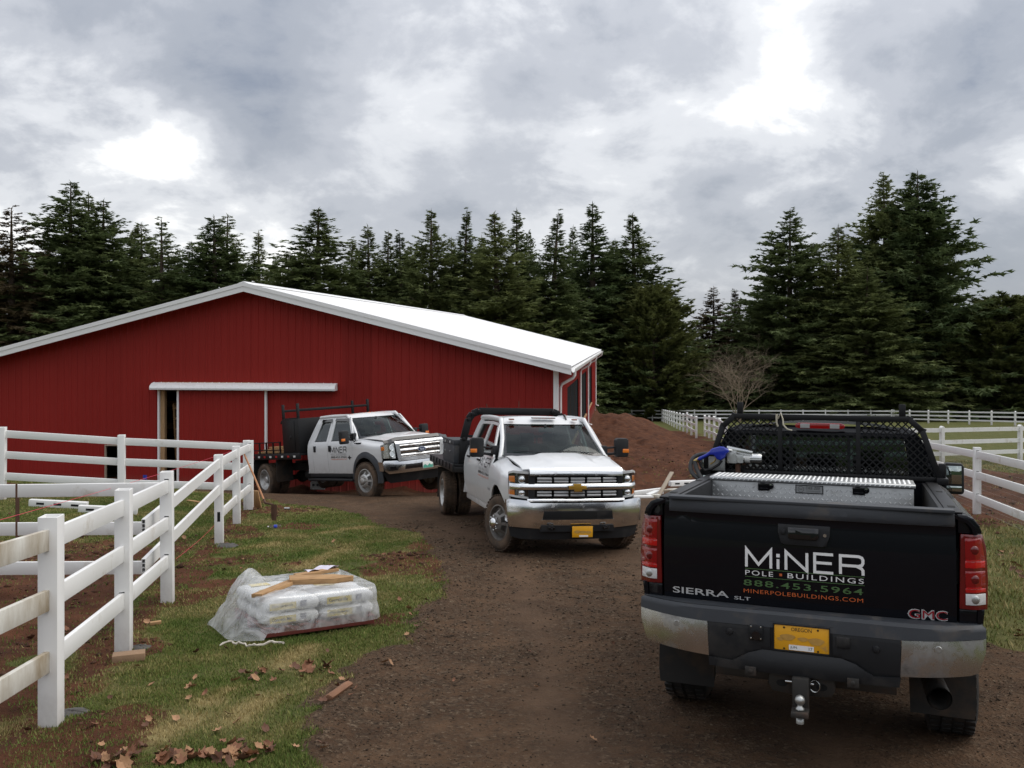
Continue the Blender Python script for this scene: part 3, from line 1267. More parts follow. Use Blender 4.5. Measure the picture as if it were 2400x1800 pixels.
# screens in the long openings, a white post between panels
for w0, w1 in WIN:
    mb = MB()
    mb.b2((BW - .06, w0, WLO), (BW - .045, w1, WHI))
    sc = mb.build('window_screen', MAT['dark_screen'], barn, smooth=0)
    for q in (w0 + .35 * (w1 - w0), w0 + .68 * (w1 - w0)):
        mb = MB()
        mb.b2((BW - .043, q - .02, WLO), (BW - .03, q + .02, WHI))
        mb.build('mullion', MAT['bark'], sc, smooth=0)
    mb = MB()
    mb.b2((BW - .04, w0 - .02, WLO - .07), (BW + .03, w1 + .02, WLO - .002))
    mb.build('sill', MAT['fir_timber'], sc, smooth=0)
# sliding door, its track hood and trims
door = MB()
DL, DRR = -2.24, 0.54
prof = rib_profile(DL + .05, DRR - .05)
s_ = sheet(prof, lambda c: 0.02, lambda c: DOOR_H - .03, lambda c, h, z: (c, -.105 - h, z))
door.add(s_.v, s_.f)
door.b2((DL + .05, -.09, .03), (DRR - .05, -.05, DOOR_H - .04))
dr = door.build('sliding_door', MAT['red_steel'], barn, smooth=0)
for c in (DL + .022, DRR - .022):
    mb = MB()
    mb.b2((c - .03, -.135, 0.0), (c + .03, -.045, DOOR_H - .02))
    mb.build('edge_trim', MAT['white_steel'], dr, smooth=0)
mb = MB()
pp = [(-.04, .0), (-.30, -.0), (-.31, .05), (-.27, .13), (-.16, .19), (-.04, .21)]
mb.prism([(y_, DOOR_H - .02 + z_) for y_, z_ in pp], -3.03, 2.68, 'x')
k = -3.0
while k < 2.66:
    mb.tube([(k, -.05, DOOR_H + .195), (k, -.16, DOOR_H + .175), (k, -.27, DOOR_H + .115), (k, -.309, DOOR_H + .035)], .010, 5)
    k += .229
mb.build('track_hood', MAT['white_steel'], barn, smooth=30)
mb = MB()
mb.b2((DOOR_L - .055, -.045, 0), (DOOR_L, .03, DOOR_H))
mb.build('door_jamb_trim', MAT['white_steel'], barn, smooth=0)
mb = MB()
mb.b2((DOOR_L + .002, .03, 0), (DOOR_L + .13, .17, DOOR_H + .1))
mb.build('door_post', MAT['fir_timber'], barn, smooth=0)
mb = MB()
mb.b2((DOOR_L, -.05, DOOR_H - .02), (DOOR_R, .12, DOOR_H + .2))
mb.build('door_header', MAT['fir_timber'], barn, smooth=0)
mb = MB()
mb.b2((SM_L - .03, -.03, SM_LO - .03), (SM_L, .05, SM_HI + .03)).b2((SM_R, -.03, SM_LO - .03), (SM_R + .03, .05, SM_HI + .03)).b2((SM_L, -.03, SM_HI), (SM_R, .05, SM_HI + .03)).b2((SM_L, -.03, SM_LO - .03), (SM_R, .05, SM_LO))
mb.build('stall_opening_frame', MAT['grey_timber'], barn, smooth=0)
# framing seen inside the opening
for ux, vy in ((-5.5, .12), (-3.2, 3.6), (-1.0, 3.6), (1.2, 3.6), (4.5, .12), (-3.2, 9), (1.2, 9), (-2.2, 16), (2.2, 16)):
    mb = MB()
    mb.b2((ux - .07, vy, 0), (ux + .07, vy + .14, 4.4))
    mb.build('frame_post', MAT['fir_timber'], barn, smooth=0)
for zz in (.8, 1.35, 2.1, 2.6):
    mb = MB()
    mb.b2((-6, 3.56, zz), (4, 3.598, zz + .19))
    mb.build('stall_board', MAT['raw_timber'], barn, smooth=0)
mb = MB()
mb.b2((-BW + .1, .2, -.02), (BW - .1, BD - .2, .015))
mb.build('barn_floor', MAT['sand_grey'], barn, smooth=0)
lad = empty('step_ladder')
lad.parent = None
lad.location = BARN_O + Matrix.Rotation(BA, 3, 'Z') @ Vector((-2.48, .75, .02))
lad.rotation_euler = (0, 0, BA)
tag(lad, 'wooden ladder standing in the dark gap of the barn door', 'ladder')
for q in (0, 1):
    mb = MB()
    x0 = -2.66 + q * .36
    mb.bar((x0 + 2.48, 0, 0), (x0 + 2.51, -.30, 2.43), .05, .09, up=(0, 1, 0))
    mb.build('rail', MAT['raw_timber'], lad, smooth=0)
for k in range(7):
    z_ = .30 + k * .33
    y_ = .75 - .3 * z_ / 2.45
    mb = MB()
    mb.b2((-.15, y_ - .80, z_ - .02), (.18, y_ - .72, z_ + .05))
    mb.build('rung', MAT['raw_timber'], lad, smooth=0)
# ------------------------------------------------------------------ white vinyl rail fences
PW = 0.128
_pc = {}


def post_mesh(h, far=False):
    key = (round(h, 3), far)
    if key in _pc:
        return _pc[key]
    mb = MB()
    w = PW / 2
    if far:
        mb.b2((-w, -w, -.5), (w, w, h))
        mb.prism([(-w - .01, h), (w + .01, h), (0, h + .05)], -w, w, 'y')
        me = mb.mesh('post', 0, 0)
    else:
        i = w - .012
        o = [(-w, -w), (w, -w), (w, w), (-w, w)]
        n = [(-i, -i), (i, -i), (i, i), (-i, i)]
        vs = [(x, y, -.5) for x, y in o] + [(x, y, h) for x, y in o] + [(x, y, h) for x, y in n] + [(x, y, h - .05) for x, y in n]
        fs = [(k, (k + 1) % 4, 4 + (k + 1) % 4, 4 + k) for k in range(4)]
        fs += [(4 + k, 4 + (k + 1) % 4, 8 + (k + 1) % 4, 8 + k) for k in range(4)]
        fs += [(8 + k, 8 + (k + 1) % 4, 12 + (k + 1) % 4, 12 + k) for k in range(4)]
        fs.append((12, 13, 14, 15))
        mb.add(vs, fs)
        me = mb.mesh('post', .004, 30)
    _pc[key] = me
    return me


def fence(name, label, pts, heights, ph=1.40, mat='vinyl_white', group=None, far=False, rz=None, skip=(), rail_h=.142, slots=True, stained=(), lean=0.0, ov=None):
    """posts at pts (x, y); rails at the given heights between neighbours; skip holds (bay, rail) left open"""
    z0 = [gz(x, y) for x, y in pts]
    root = empty(name, (pts[0][0], pts[0][1], z0[0]))
    tag(root, label, 'fence', group)
    ang = [math.atan2(pts[min(i + 1, len(pts) - 1)][1] - pts[max(i - 1, 0)][1], pts[min(i + 1, len(pts) - 1)][0] - pts[max(i - 1, 0)][0]) for i in range(len(pts))]
    o0 = root.location
    for i, (x, y) in enumerate(pts):
        me = post_mesh(ph, far)
        o = link('post', me, MAT['vinyl_post' if mat == 'vinyl_white' else mat], root)
        o.location = (x - o0.x, y - o0.y, z0[i] - o0.z)
        o.rotation_euler = (random.uniform(-lean, lean), random.uniform(-lean, lean), ang[i] if rz is None else rz)
    for i in range(len(pts) - 1):
        for k, h in enumerate(heights):
            if (i, k) in skip:
                continue
            a = Vector((pts[i][0], pts[i][1], z0[i] + h)) - o0
            b = Vector((pts[i + 1][0], pts[i + 1][1], z0[i + 1] + h)) - o0
            d = (b - a).normalized()
            a, b = a + d * (PW / 2 - .01), b - d * (PW / 2 - .01)
            mb = MB()
            mb.bar(a, b, .038, rail_h)
            rail = mb.build('rail', MAT['vinyl_stained' if (i, k) in stained else mat], root, bevel=0 if far else .005, smooth=0 if far else 30)
            if slots and not far:
                # the routed hole is a little taller than the rail it takes
                for e, dd in ((a, d), (b, -d)):
                    mb = MB()
                    c = e + dd * .011
                    mb.bar(c + Vector((0, 0, rail_h / 2 + .006)), c - dd * .0 + Vector((0, 0, rail_h / 2 + .006)) + dd * .0005, .046, .012)
                    mb.build('slot_gap', MAT['black_gap'], rail, smooth=0)
    return root


RH = [1.27, 0.865, 0.45]
PA = [at_px(120, 1700), at_px(290, 1525), at_px(393, 1412), at_px(514, 1272), at_px(555, 1228), at_px(586, 1197)]
near0 = (PA[0][0] + .12, PA[0][1] - 2.4)
runA = [near0] + PA[:3]
fa = fence('rail_fence', 'nearest white three rail fence along the lawn, first bay stained brown', runA, RH, ph=1.43, lean=.008,
           stained=[(0, 0), (0, 1), (0, 2)])
fb = fence('rail_fence', 'short white fence run of two bays where the shovel leans', PA[3:6], RH, ph=1.40, lean=.01)
# empty routed hole on the first post of that run
p4 = PA[3]
zz = gz(*p4)
mb = MB()
o4 = fb.location
cd = Vector((0 - p4[0], 0 - p4[1], 0)).normalized()
ang4 = math.atan2(PA[4][1] - p4[1], PA[4][0] - p4[0])
fw = Vector((math.cos(ang4), math.sin(ang4), 0))
c = Vector((p4[0], p4[1], zz + .44)) - fw * (PW / 2 + .001) - o4
mb.bar(c + Vector((0, 0, -.075)), c + Vector((0, 0, .075)), .002, .045, up=tuple(fw.cross(Vector((0, 0, 1)))))
mb.build('empty_slot', MAT['black_gap'], fb, smooth=0)


def hollow_rail(a, b, h=.142, w=.040, mat='vinyl_white'):
    """open ended vinyl rail with its inner webs: walls and the dark cells seen at the cut end"""
    a, b = Vector(a), Vector(b)
    d = (b - a).normalized()
    sx = d.cross(Vector((0, 0, 1))).normalized()
    up = sx.cross(d)
    t = .005
    mb = MB()
    mid = (a + b) / 2
    for off, ww, hh in ((sx * (w / 2 - t / 2), t, h), (sx * -(w / 2 - t / 2), t, h)):
        mb.bar(a + off, b + off, ww, hh, up=up)
    for k in (-1, -.34, .34, 1):
        off = up * (k * (h / 2 - t / 2))
        mb.bar(a + off, b + off, w - 2 * t - .0005, t, up=up)
    return mb


# two long loose rails that run from the lone post past the third post and end open in mid air
def loose(name, label, a, b, **k):
    a, b = Vector(a), Vector(b)
    root = empty(name, a)
    tag(root, label, 'rail', 'loose fence rails')
    o = hollow_rail(a - a, b - a, **k).build('channel', MAT['vinyl_white'], root, smooth=0)
    mb = MB()
    d = (b - a).normalized()
    mb.bar(d * .25, d * .27, .029, .13)
    mb.build('dark_inside', MAT['black_gap'], root, smooth=0)
    return root


z4 = gz(*p4)


def px_at(px, py, d):
    """point d metres ahead seen at that pixel"""
    return Vector(((px - 1200) / FPX * d, d, CAM_Z + (HZ - py) / FPX * d))


e4 = Vector((p4[0], p4[1], z4 + 1.27)) - fw * (PW / 2 - .01)
loose('loose_rail', 'upper white rail ending open in mid air behind the third fence post', px_at(336, 1233, 9.7), e4)
loose('loose_rail', 'lower white rail ending open in mid air behind the third fence post', px_at(336, 1326, 9.7), e4 - Vector((0, 0, .41)))

# cross fence: from the third post off to the left
yC = PA[2][1] + .28
xc0 = PA[2][0] - .02
runC = [(xc0 - 4.9, yC + .1), (xc0 - .02, yC)]
rc = empty('rail_fence', (runC[0][0], runC[0][1], gz(*runC[0])))
tag(rc, 'white fence rails crossing behind the nearest posts at a right angle', 'fence')
for k, (py, xe) in enumerate(((1150, 372), (1238, 338), (1330, 338))):
    a = px_at(-160, py + 3, yC) - rc.location
    b = px_at(xe, py - (4 if k == 0 else 0), yC) - rc.location
    MB().bar(a, b, .038, .145).build('rail', MAT['vinyl_white'], rc, bevel=.005, smooth=30)
o = link('post', post_mesh(1.43), MAT['vinyl_white'], rc)
o.location = Vector((px_at(-190, 1400, yC).x, yC, gz(px_at(-190, 1400, yC).x, yC))) - rc.location

# fence parallel to the barn
B6 = PA[5]
runB = [(-9.90, 17.8), (-7.70, 18.1), B6]
runB = [(2 * runB[0][0] - runB[1][0], 2 * runB[0][1] - runB[1][1])] + runB[:2]
fence('rail_fence', 'white three rail fence standing parallel to the red barn wall', runB + [(B6[0] - .07, B6[1] + .03)], RH, ph=1.40, lean=.01)

# right side fences
R1 = [(10.05, 22.2), (9.07, 17.9), (8.05, 13.5), (7.0, 9.0), (6.0, 4.5)]
fr1 = fence('rail_fence', 'white fence covered with wire mesh beside the black truck mirror', R1, [1.16, .76, .32], ph=1.30, lean=.008)
mb = MB()
for i in range(3):
    a, b = R1[i], R1[i + 1]
    za, zb = gz(*a), gz(*b)
    L = math.dist(a, b)
    n = int(L / .055)
    nx, ny_ = (b[1] - a[1]) / L, -(b[0] - a[0]) / L
    off = -.026
    for k in range(n):
        t = (k + .5) / n
        x, y = lerp(a[0], b[0], t) + nx * off, lerp(a[1], b[1], t) + ny_ * off
        z = lerp(za, zb, t) - fr1.location.z
        mb.bar((x - fr1.location.x, y - fr1.location.y, z + .06), (x - fr1.location.x, y - fr1.location.y, z + 1.24), .0022, .0022)
    for h in [.08 + .105 * q for q in range(12)]:
        mb.bar((a[0] + nx * off - fr1.location.x, a[1] + ny_ * off - fr1.location.y, za + h - fr1.location.z), (b[0] + nx * off - fr1.location.x, b[1] + ny_ * off - fr1.location.y, zb + h - fr1.location.z), .0022, .0022)
o = mb.build('wire_mesh', MAT['cast_metal'], fr1, smooth=0)
o['kind'] = 'stuff'
R2 = [(8.0, 30.4), (11.5, 31.2), (15.0, 32.0), (18.5, 33.4), (22.0, 34.8), (25.5, 36.2)]
fence('rail_fence', 'white three rail fence across the field above the truck mirror', R2, [1.22, .80, .40], ph=1.32, far=True)


def far_run(label, pa, pb, da, db, n, ph=1.32, hs=(1.2, .8, .4)):
    pts = []
    for i in range(n + 1):
        t = i / n
        x0, x1 = (pa - 1200) / FPX * da, (pb - 1200) / FPX * db
        pts.append((lerp(x0, x1, t), lerp(da, db, t)))
    return fence('rail_fence', label, pts, list(hs), ph=ph, mat='vinyl_far', far=True)


far_run('distant white fence running below the fir trees behind the earth bank', 1385, 2095, 107, 100, 14)
far_run('distant white fence at the foot of the firs, far side of the field', 2090, 2640, 100, 74, 10)
far_run('receding white fence with close set posts behind the brown earth bank', 1632, 1552, 56, 104, 12)
far_run('receding white fence beside the black headache rack', 1702, 1652, 44, 58, 4)

# ------------------------------------------------------------------ conifers
def leaf_mat(name, c0, c1):
    m, t, b = nt_new(name)
    N, L = t.nodes, t.links
    oi = N.new('ShaderNodeObjectInfo')
    tcn = N.new('ShaderNodeTexCoord')
    n = N.new('ShaderNodeTexNoise')
    n.inputs['Scale'].default_value = .55
    n.inputs['Detail'].default_value = 5
    n.inputs['Roughness'].default_value = .7
    L.new(tcn.outputs['Object'], n.inputs['Vector'])
    ad = N.new('ShaderNodeMath')
    ad.operation = 'MULTIPLY_ADD'
    ad.use_clamp = True
    L.new(oi.outputs['Random'], ad.inputs[0])
    ad.inputs[1].default_value = .5
    L.new(n.outputs['Fac'], ad.inputs[2])
    mp = N.new('ShaderNodeMapRange')
    mp.inputs['From Min'].default_value = .35
    mp.inputs['From Max'].default_value = 1.05
    L.new(ad.outputs[0], mp.inputs['Value'])
    mx = N.new('ShaderNodeMix')
    mx.data_type = 'RGBA'
    mx.inputs['A'].default_value = rgba(c0)
    mx.inputs['B'].default_value = rgba(c1)
    L.new(mp.outputs[0], mx.inputs['Factor'])
    L.new(mx.outputs['Result'], b.inputs['Base Color'])
    b.inputs['Roughness'].default_value = .8
    b.inputs['Specular IOR Level'].default_value = .2
    tl_ = N.new('ShaderNodeBsdfTranslucent')
    L.new(mx.outputs['Result'], tl_.inputs['Color'])
    ms = N.new('ShaderNodeMixShader')
    ms.inputs[0].default_value = .35
    L.new(b.outputs[0], ms.inputs[1])
    L.new(tl_.outputs[0], ms.inputs[2])
    L.new(ms.outputs[0], t.nodes['Material Output'].inputs['Surface'])
    MAT[name] = m
    return m


leaf_mat('fir_needles', (.066, .102, .042), (.190, .215, .080))
leaf_mat('cedar_sprays', (.075, .098, .034), (.165, .175, .058))
leaf_mat('brown_needles', (.060, .052, .028), (.120, .090, .048))


def conifer(seed, H=26.0, R=5.0, shape=.85, clear=.05, step=.42, per=7, tw=11, size=1.0, droop=.25, up=.55, twist=0.0, round_=False, jag=.35):
    """crown faces and trunk of one conifer, base at the origin"""
    r = np.random.default_rng(seed)
    V, Fc, TR = [], [], []
    lean = r.normal(0, .006, 2) * H
    z = clear * H
    limb = MB()
    while z < H * .985:
        t = z / H
        if round_:
            Rz = R * math.sqrt(max(0, 1 - ((t - .30) / .70) ** 2)) if t > .3 else R * (.80 + .2 * t / .3)
        else:
            Rz = R * (1 - t) ** shape * (min(1, .72 + t * 2.2))
        lobes = .5 + .5 * math.sin(z * 1.7 + seed) * math.sin(z * .63 + seed * 2)
        n = max(3, int(per * (.55 + .6 * (1 - t)) + r.random()))
        for k in range(n):
            az = r.random() * 2 * math.pi
            zz = z + r.normal(0, step * .75)
            L = max(.25, Rz * (1 - jag + jag * r.random() * 1.5) * (.9 + .18 * lobes))
            el0 = lerp(-droop, up, t ** 1.1) + r.normal(0, .08)
            cx, cy = math.cos(az), math.sin(az)
            base = np.array([lean[0] * t * t, lean[1] * t * t, zz])
            m = max(5, int(tw * 1.7 * (L / R) ** .75 * (1.0 if not round_ else 1.2)))
            ss = np.sort(r.uniform(.18 if not round_ else .55, 1.0, m))
            ss[-1] = 1.0
            curve = .55
            rise = np.sin(el0) * ss * L + curve * .28 * L * (ss ** 2) * (1 if t < .75 else .4)
            P = base + np.outer(ss * L * math.cos(el0), [cx, cy, 0]) + np.outer(rise, [0, 0, 1])
            if L > R * .45 and r.random() < .35:
                q = [tuple(base), tuple(base + (P[m // 2] - base)), tuple(P[-1])]
                limb.tube(q, [.05, .035, .01], 3, caps=False)
            # sprays: on both sides of the branch, three narrow spikes each
            k2 = np.repeat(np.arange(m), 2)
            sd = np.tile([-1.0, 1.0], m)
            nn = len(k2)
            a2 = az + sd * r.uniform(.35, 1.05, nn) + r.normal(0, .12, nn)
            a2[-1] = az
            tl = size * r.uniform(.55, 1.2, nn) * (1.05 - .35 * ss[k2]) * float(np.clip(.24 + .30 * L, .27, 1.0))
            e2 = el0 * .5 + r.normal(.02, .30, nn) + (.2 if round_ else 0)
            D = np.stack([np.cos(a2) * np.cos(e2), np.sin(a2) * np.cos(e2), np.sin(e2)], 1)
            S0 = np.stack([D[:, 1], -D[:, 0], np.zeros(nn)], 1)
            S0 /= np.linalg.norm(S0, axis=1)[:, None] + 1e-9
            tilt = r.normal(0, .8, nn)[:, None]
            SV = S0 * np.cos(tilt) + np.cross(S0, D) * np.sin(tilt)
            w = (tl * r.uniform(.085, .15, nn))[:, None]
            Pb = P[k2]
            T_ = tl[:, None]
            dn = np.array([0, 0, -1.0])
            tri = np.empty((nn, 4, 3, 3))
            tri[:, 0] = np.stack([Pb - SV * w, Pb + SV * w, Pb + D * T_ + dn * .10 * T_], 1)
            q1 = Pb + D * T_ * .30
            tri[:, 1] = np.stack([q1, q1 + D * w * 1.6, q1 + (D * .55 + SV * .62) * T_ * .62 + dn * .08 * T_], 1)
            tri[:, 2] = np.stack([q1, q1 + D * w * 1.6, q1 + (D * .55 - SV * .62) * T_ * .62 + dn * .08 * T_], 1)
            tri[:, 3] = np.stack([Pb + D * T_ * .1, Pb + D * T_ * .75, Pb + D * T_ * .5 + dn * (.16 + .22 * r.random((nn, 1))) * T_], 1)
            TR.append(tri.reshape(-1, 3))
        z += step * (1.15 - .55 * t)
    # leader
    tipx = np.array([lean[0], lean[1], H])
    for k in range(9):
        az = r.random() * 6.28
        b_ = tipx - np.array([0, 0, .22 * k])
        d = np.array([math.cos(az) * .10 * (1 + k * .4), math.sin(az) * .10 * (1 + k * .4), .35])
        TR.append(np.array([b_ - [.03, 0, 0], b_ + [.03, .02, 0], b_ + d]))
    trunk = MB()
    rr = H * .012 + .08
    trunk.tube([(0, 0, -1.0), (0, 0, 0), (lean[0] * .04, lean[1] * .04, H * .2), (lean[0] * .25, lean[1] * .25, H * .5), (lean[0], lean[1], H)], [rr * 1.3, rr * 1.1, rr * .85, rr * .55, .02], 7)
    trunk.add(limb.v, limb.f)
    V = np.concatenate(TR)
    o = np_mesh('crown', V, np.arange(len(V)).reshape(-1, 3))
    cm = o.data
    bpy.data.objects.remove(o)
    return cm, trunk.mesh('trunk', 0, 60)


VAR = []
specs = [dict(seed=1, H=26, R=4.6, shape=0.91, per=11), dict(seed=2, H=26, R=5.2, shape=0.83, jag=.42, per=12), dict(seed=3, H=26, R=4.2, shape=0.98, per=11),
         dict(seed=4, H=28, R=8.0, shape=0.83, per=11, tw=15, size=1.25, droop=.30, jag=.5),
         dict(seed=5, H=28, R=7.2, shape=0.85, per=11, tw=14, size=1.2, droop=.15, up=.7, jag=.5),
         dict(seed=6, H=17, R=5.0, round_=True, per=16, tw=11, size=.85, step=.42, jag=.20, droop=-.10, up=.9),
         dict(seed=7, H=22, R=3.6, shape=0.73, clear=.16, per=9, tw=9, step=.50, droop=.45, up=.3, jag=.5),
         dict(seed=8, H=26, R=5.6, shape=0.85, per=10, tw=12, clear=.06, step=.44, jag=.5, droop=.3),
         dict(seed=21, H=26, R=4.8, shape=0.81, per=10, jag=.5, droop=.40, up=.35), dict(seed=22, H=26, R=5.4, shape=0.93, jag=.55, per=11, droop=.10, up=.75),
         dict(seed=23, H=26, R=5.6, shape=0.78, per=11, tw=12, clear=.03, step=.42, jag=.45, droop=.45), dict(seed=24, H=28, R=7.2, shape=0.88, per=11, tw=13, size=1.15, droop=.35, up=.5, jag=.6)]
ALT = {0: 8, 1: 9, 7: 10, 4: 11}
for sp_ in specs:
    VAR.append((conifer(**sp_), sp_['H'], sp_['R']))
for (cm, tm), _, _ in VAR:
    tm.materials.append(MAT['bark'])

tree_no = 0


def tree(px, py, d, Rm, var, label, mat='fir_needles', group='conifers behind the barn'):
    """a conifer whose tip shows at (px, py) d metres ahead"""
    (cm, tm), H0, R0 = VAR[var]
    x = (px - 1200) / FPX * d
    zb = float(g0(np.array([x]), np.array([d]))[0])
    zt = CAM_Z + (HZ - py) / FPX * d
    root = empty('conifer_tree', (x, d, zb - .15))
    s = (zt - zb) / H0
    root.scale = (Rm / R0, Rm / R0, s)
    root.rotation_euler = (0, 0, random.uniform(0, 6.28))
    tag(root, label, 'tree', group)
    key = (var, mat)
    if key not in tree.cache:
        c2 = cm.copy()
        c2.materials.append(MAT[mat])
        tree.cache[key] = c2
    link('crown', tree.cache[key], None, root)
    link('trunk', tm, None, root)
    return root


tree.cache = {}
TREES = [
    (27, 485, 96, 4.4, 6, 'thin sparse conifer at the far left edge of the picture'),
    (-60, 520, 100, 5, 7, 'ragged conifer cut off by the left edge of the picture'),
    (120, 545, 108, 4.5, 7, 'ragged fir between the sparse conifer and the tallest fir on the left'),
    (163, 425, 100, 7.0, 7, 'tallest dark fir of the left group above the barn roof'),
    (208, 452, 103, 4.6, 0, 'fir just right of the tallest one in the left group'),
    (240, 466, 101, 6.4, 7, 'wide fir second right of the tallest in the left group'),
    (300, 530, 112, 4.0, 2, 'small pointed fir showing in the gap of the left group'),
    (333, 520, 106, 5.8, 7, 'fir beside the drooping top, left of the barn ridge'),
    (380, 512, 99, 3.8, 6, 'fir with a drooping layered top above the left roof slope'),
    (452, 565, 104, 4.6, 0, 'low fir left of the pale twin topped tree over the barn'),
    (505, 505, 100, 6.2, 1, 'pale green fir with a twin top, left leader, behind the ridge'),
    (528, 500, 102, 5.0, 0, 'pale green fir with a twin top, right leader, behind the ridge'),
    (609, 540, 103, 3.8, 2, 'slim fir directly above the ridge of the barn'),
    (680, 590, 112, 4.4, 0, 'low fir in the gap just right of the barn ridge'),
    (743, 487, 98, 7.2, 1, 'broad fir standing alone right of the barn ridge'),
    (812, 560, 106, 3.6, 2, 'short thin fir right of the broad lone fir'),
    (867, 525, 102, 4.2, 0, 'pointed fir, first of the row over the white roof'),
    (905, 540, 105, 4.4, 1, 'grey green fir, second of the row over the white roof'),
    (945, 545, 104, 3.8, 2, 'low thin fir, third of the row over the white roof'),
    (1010, 490, 100, 5.2, 1, 'tall fir, fourth of the row over the white roof'),
    (1082, 494, 101, 3.8, 2, 'slender fir, fifth of the row over the white roof'),
    (1170, 496, 99, 6.0, 1, 'full fir, sixth of the row over the white roof'),
    (1212, 490, 104, 4.0, 0, 'narrow fir close behind the full sixth fir'),
    (1288, 496, 102, 4.4, 2, 'slim fir, seventh of the row over the white roof'),
    (1389, 475, 111, 5.8, 0, 'tallest fir of the row above the barn eave corner'),
    (1489, 500, 113, 6.6, 1, 'fir with long open branches beside the sky gap'),
    (1560, 735, 150, 2.0, 6, 'bare topped small conifer far off in the sky gap'),
    (1672, 670, 122, 4.6, 0, 'brownish fir left of the big right hand clump'),
    (1722, 680, 124, 4.0, 2, 'small fir between the brownish fir and the big clump'),
    (1850, 488, 114, 8.4, 4, 'wide dark fir, left one of the big right hand clump'),
    (1962, 525, 112, 6.6, 1, 'medium fir in the notch of the big right hand clump'),
    (2078, 405, 118, 8.0, 4, 'tall fir with two tops, left leader of the big clump'),
    (2150, 398, 116, 10.2, 3, 'tallest fir of all with long outswept branches on the right'),
    (2028, 625, 108, 7.4, 4, 'lower bushy fir in front of the big right hand clump'),
    (2352, 706, 112, 6.0, 5, 'rounded dark conifer at the right edge of the picture'),
    (2420, 725, 116, 6.2, 5, 'rounded conifer cut off by the right edge of the picture'),
]
for ti_, t_ in enumerate(TREES):
    if ti_ % 2 and t_[4] in ALT:
        t_ = t_[:4] + (ALT[t_[4]],) + t_[5:]
    m_ = 'brown_needles' if 'brownish' in t_[5] or 'sparse' in t_[5] else 'fir_needles'
    if 'rounded' in t_[5]:
        m_ = 'cedar_sprays'
    tree(t_[0], t_[1], t_[2], t_[3] * (1.80 if t_[0] < 1500 else 1.50), t_[4], t_[5], m_)
tree(1532, 684, 108.3, 6.4, 5, 'dense rounded cedar at the end of the barn', 'cedar_sprays')
# the deeper rows, seen only as dark depth between the others
fill = [(60, 640), (200, 600), (420, 640), (560, 640), (640, 650), (720, 640), (840, 620), (960, 610), (1060, 600), (1130, 590), (1240, 585), (1340, 580), (1440, 600), (1480, 680), (1590, 830), (1640, 800), (1760, 690), (1800, 650), (1900, 640), (2000, 640), (2100, 600), (2220, 640), (2250, 760), (2310, 800), (2390, 790)]
ORD = 'first second third fourth fifth sixth seventh eighth ninth tenth eleventh twelfth thirteenth fourteenth fifteenth sixteenth seventeenth eighteenth nineteenth twentieth twenty-first twenty-second twenty-third twenty-fourth twenty-fifth'.split()
for i, (fx, fy) in enumerate(fill):
    tree(fx, fy - (48 if fx < 1450 else 0) + random.uniform(-15, 15), 124 + random.uniform(-4, 8), random.uniform(5.5, 7.5), random.choice([0, 1, 3, 4, 8, 9, 10, 11]), 'dark conifer of the deeper row, %s from the left edge' % ORD[i], group='deeper row of conifers')


# ------------------------------------------------------------------ bare tree
def bare_tree(px, d, H, label):
    x = (px - 1200) / FPX * d
    root = empty('bare_tree', (x, d, gz(x, d)))
    tag(root, label, 'tree')
    r = random.Random(5)
    tr = MB()
    tw_ = MB()

    def grow(mb, p, d_, L, rad, depth):
        pts = [p]
        q = p.copy()
        dd = d_.copy()
        n = 4
        for i in range(n):
            dd = (dd + Vector((r.uniform(-.22, .22), r.uniform(-.22, .22), r.uniform(-.10, .14)))).normalized()
            q = q + dd * (L / n)
            pts.append(q.copy())
        mb.tube(pts, [rad * (1 - .55 * i / n) for i in range(n + 1)], 5 if depth < 2 else 3, caps=False)
        if depth >= 5:
            return
        k = 5 if depth < 1 else r.choice([3, 3, 4])
        for i in range(k):
            t = r.uniform(.3, 1.0)
            j = min(n - 1, int(t * n))
            bp = pts[j].lerp(pts[j + 1], t * n - j)
            az = r.uniform(0, 6.28)
            nd = (dd * .8 + Vector((math.cos(az), math.sin(az), r.uniform(-.35, .35))) * .9).normalized()
            grow(tw_, bp, nd, L * r.uniform(.55, .75), rad * .48, depth + 1)

    for i in range(6):
        az = i * 1.05 + r.uniform(-.3, .3)
        d0 = Vector((math.cos(az) * .34, math.sin(az) * .34, 1)).normalized()
        grow(tr, Vector((math.cos(az) * .12, math.sin(az) * .12, -.1)), d0, H * .46, .085, 0)
    root.scale = (.78, .78, 1.0)
    tr.build('trunk', MAT['pale_bark'], root, smooth=60)
    tw_.build('crown', MAT['pale_bark'], root, smooth=60)
    return root


bare_tree(1732, 103, 11.5, 'leafless pale branched tree in front of the dark firs')
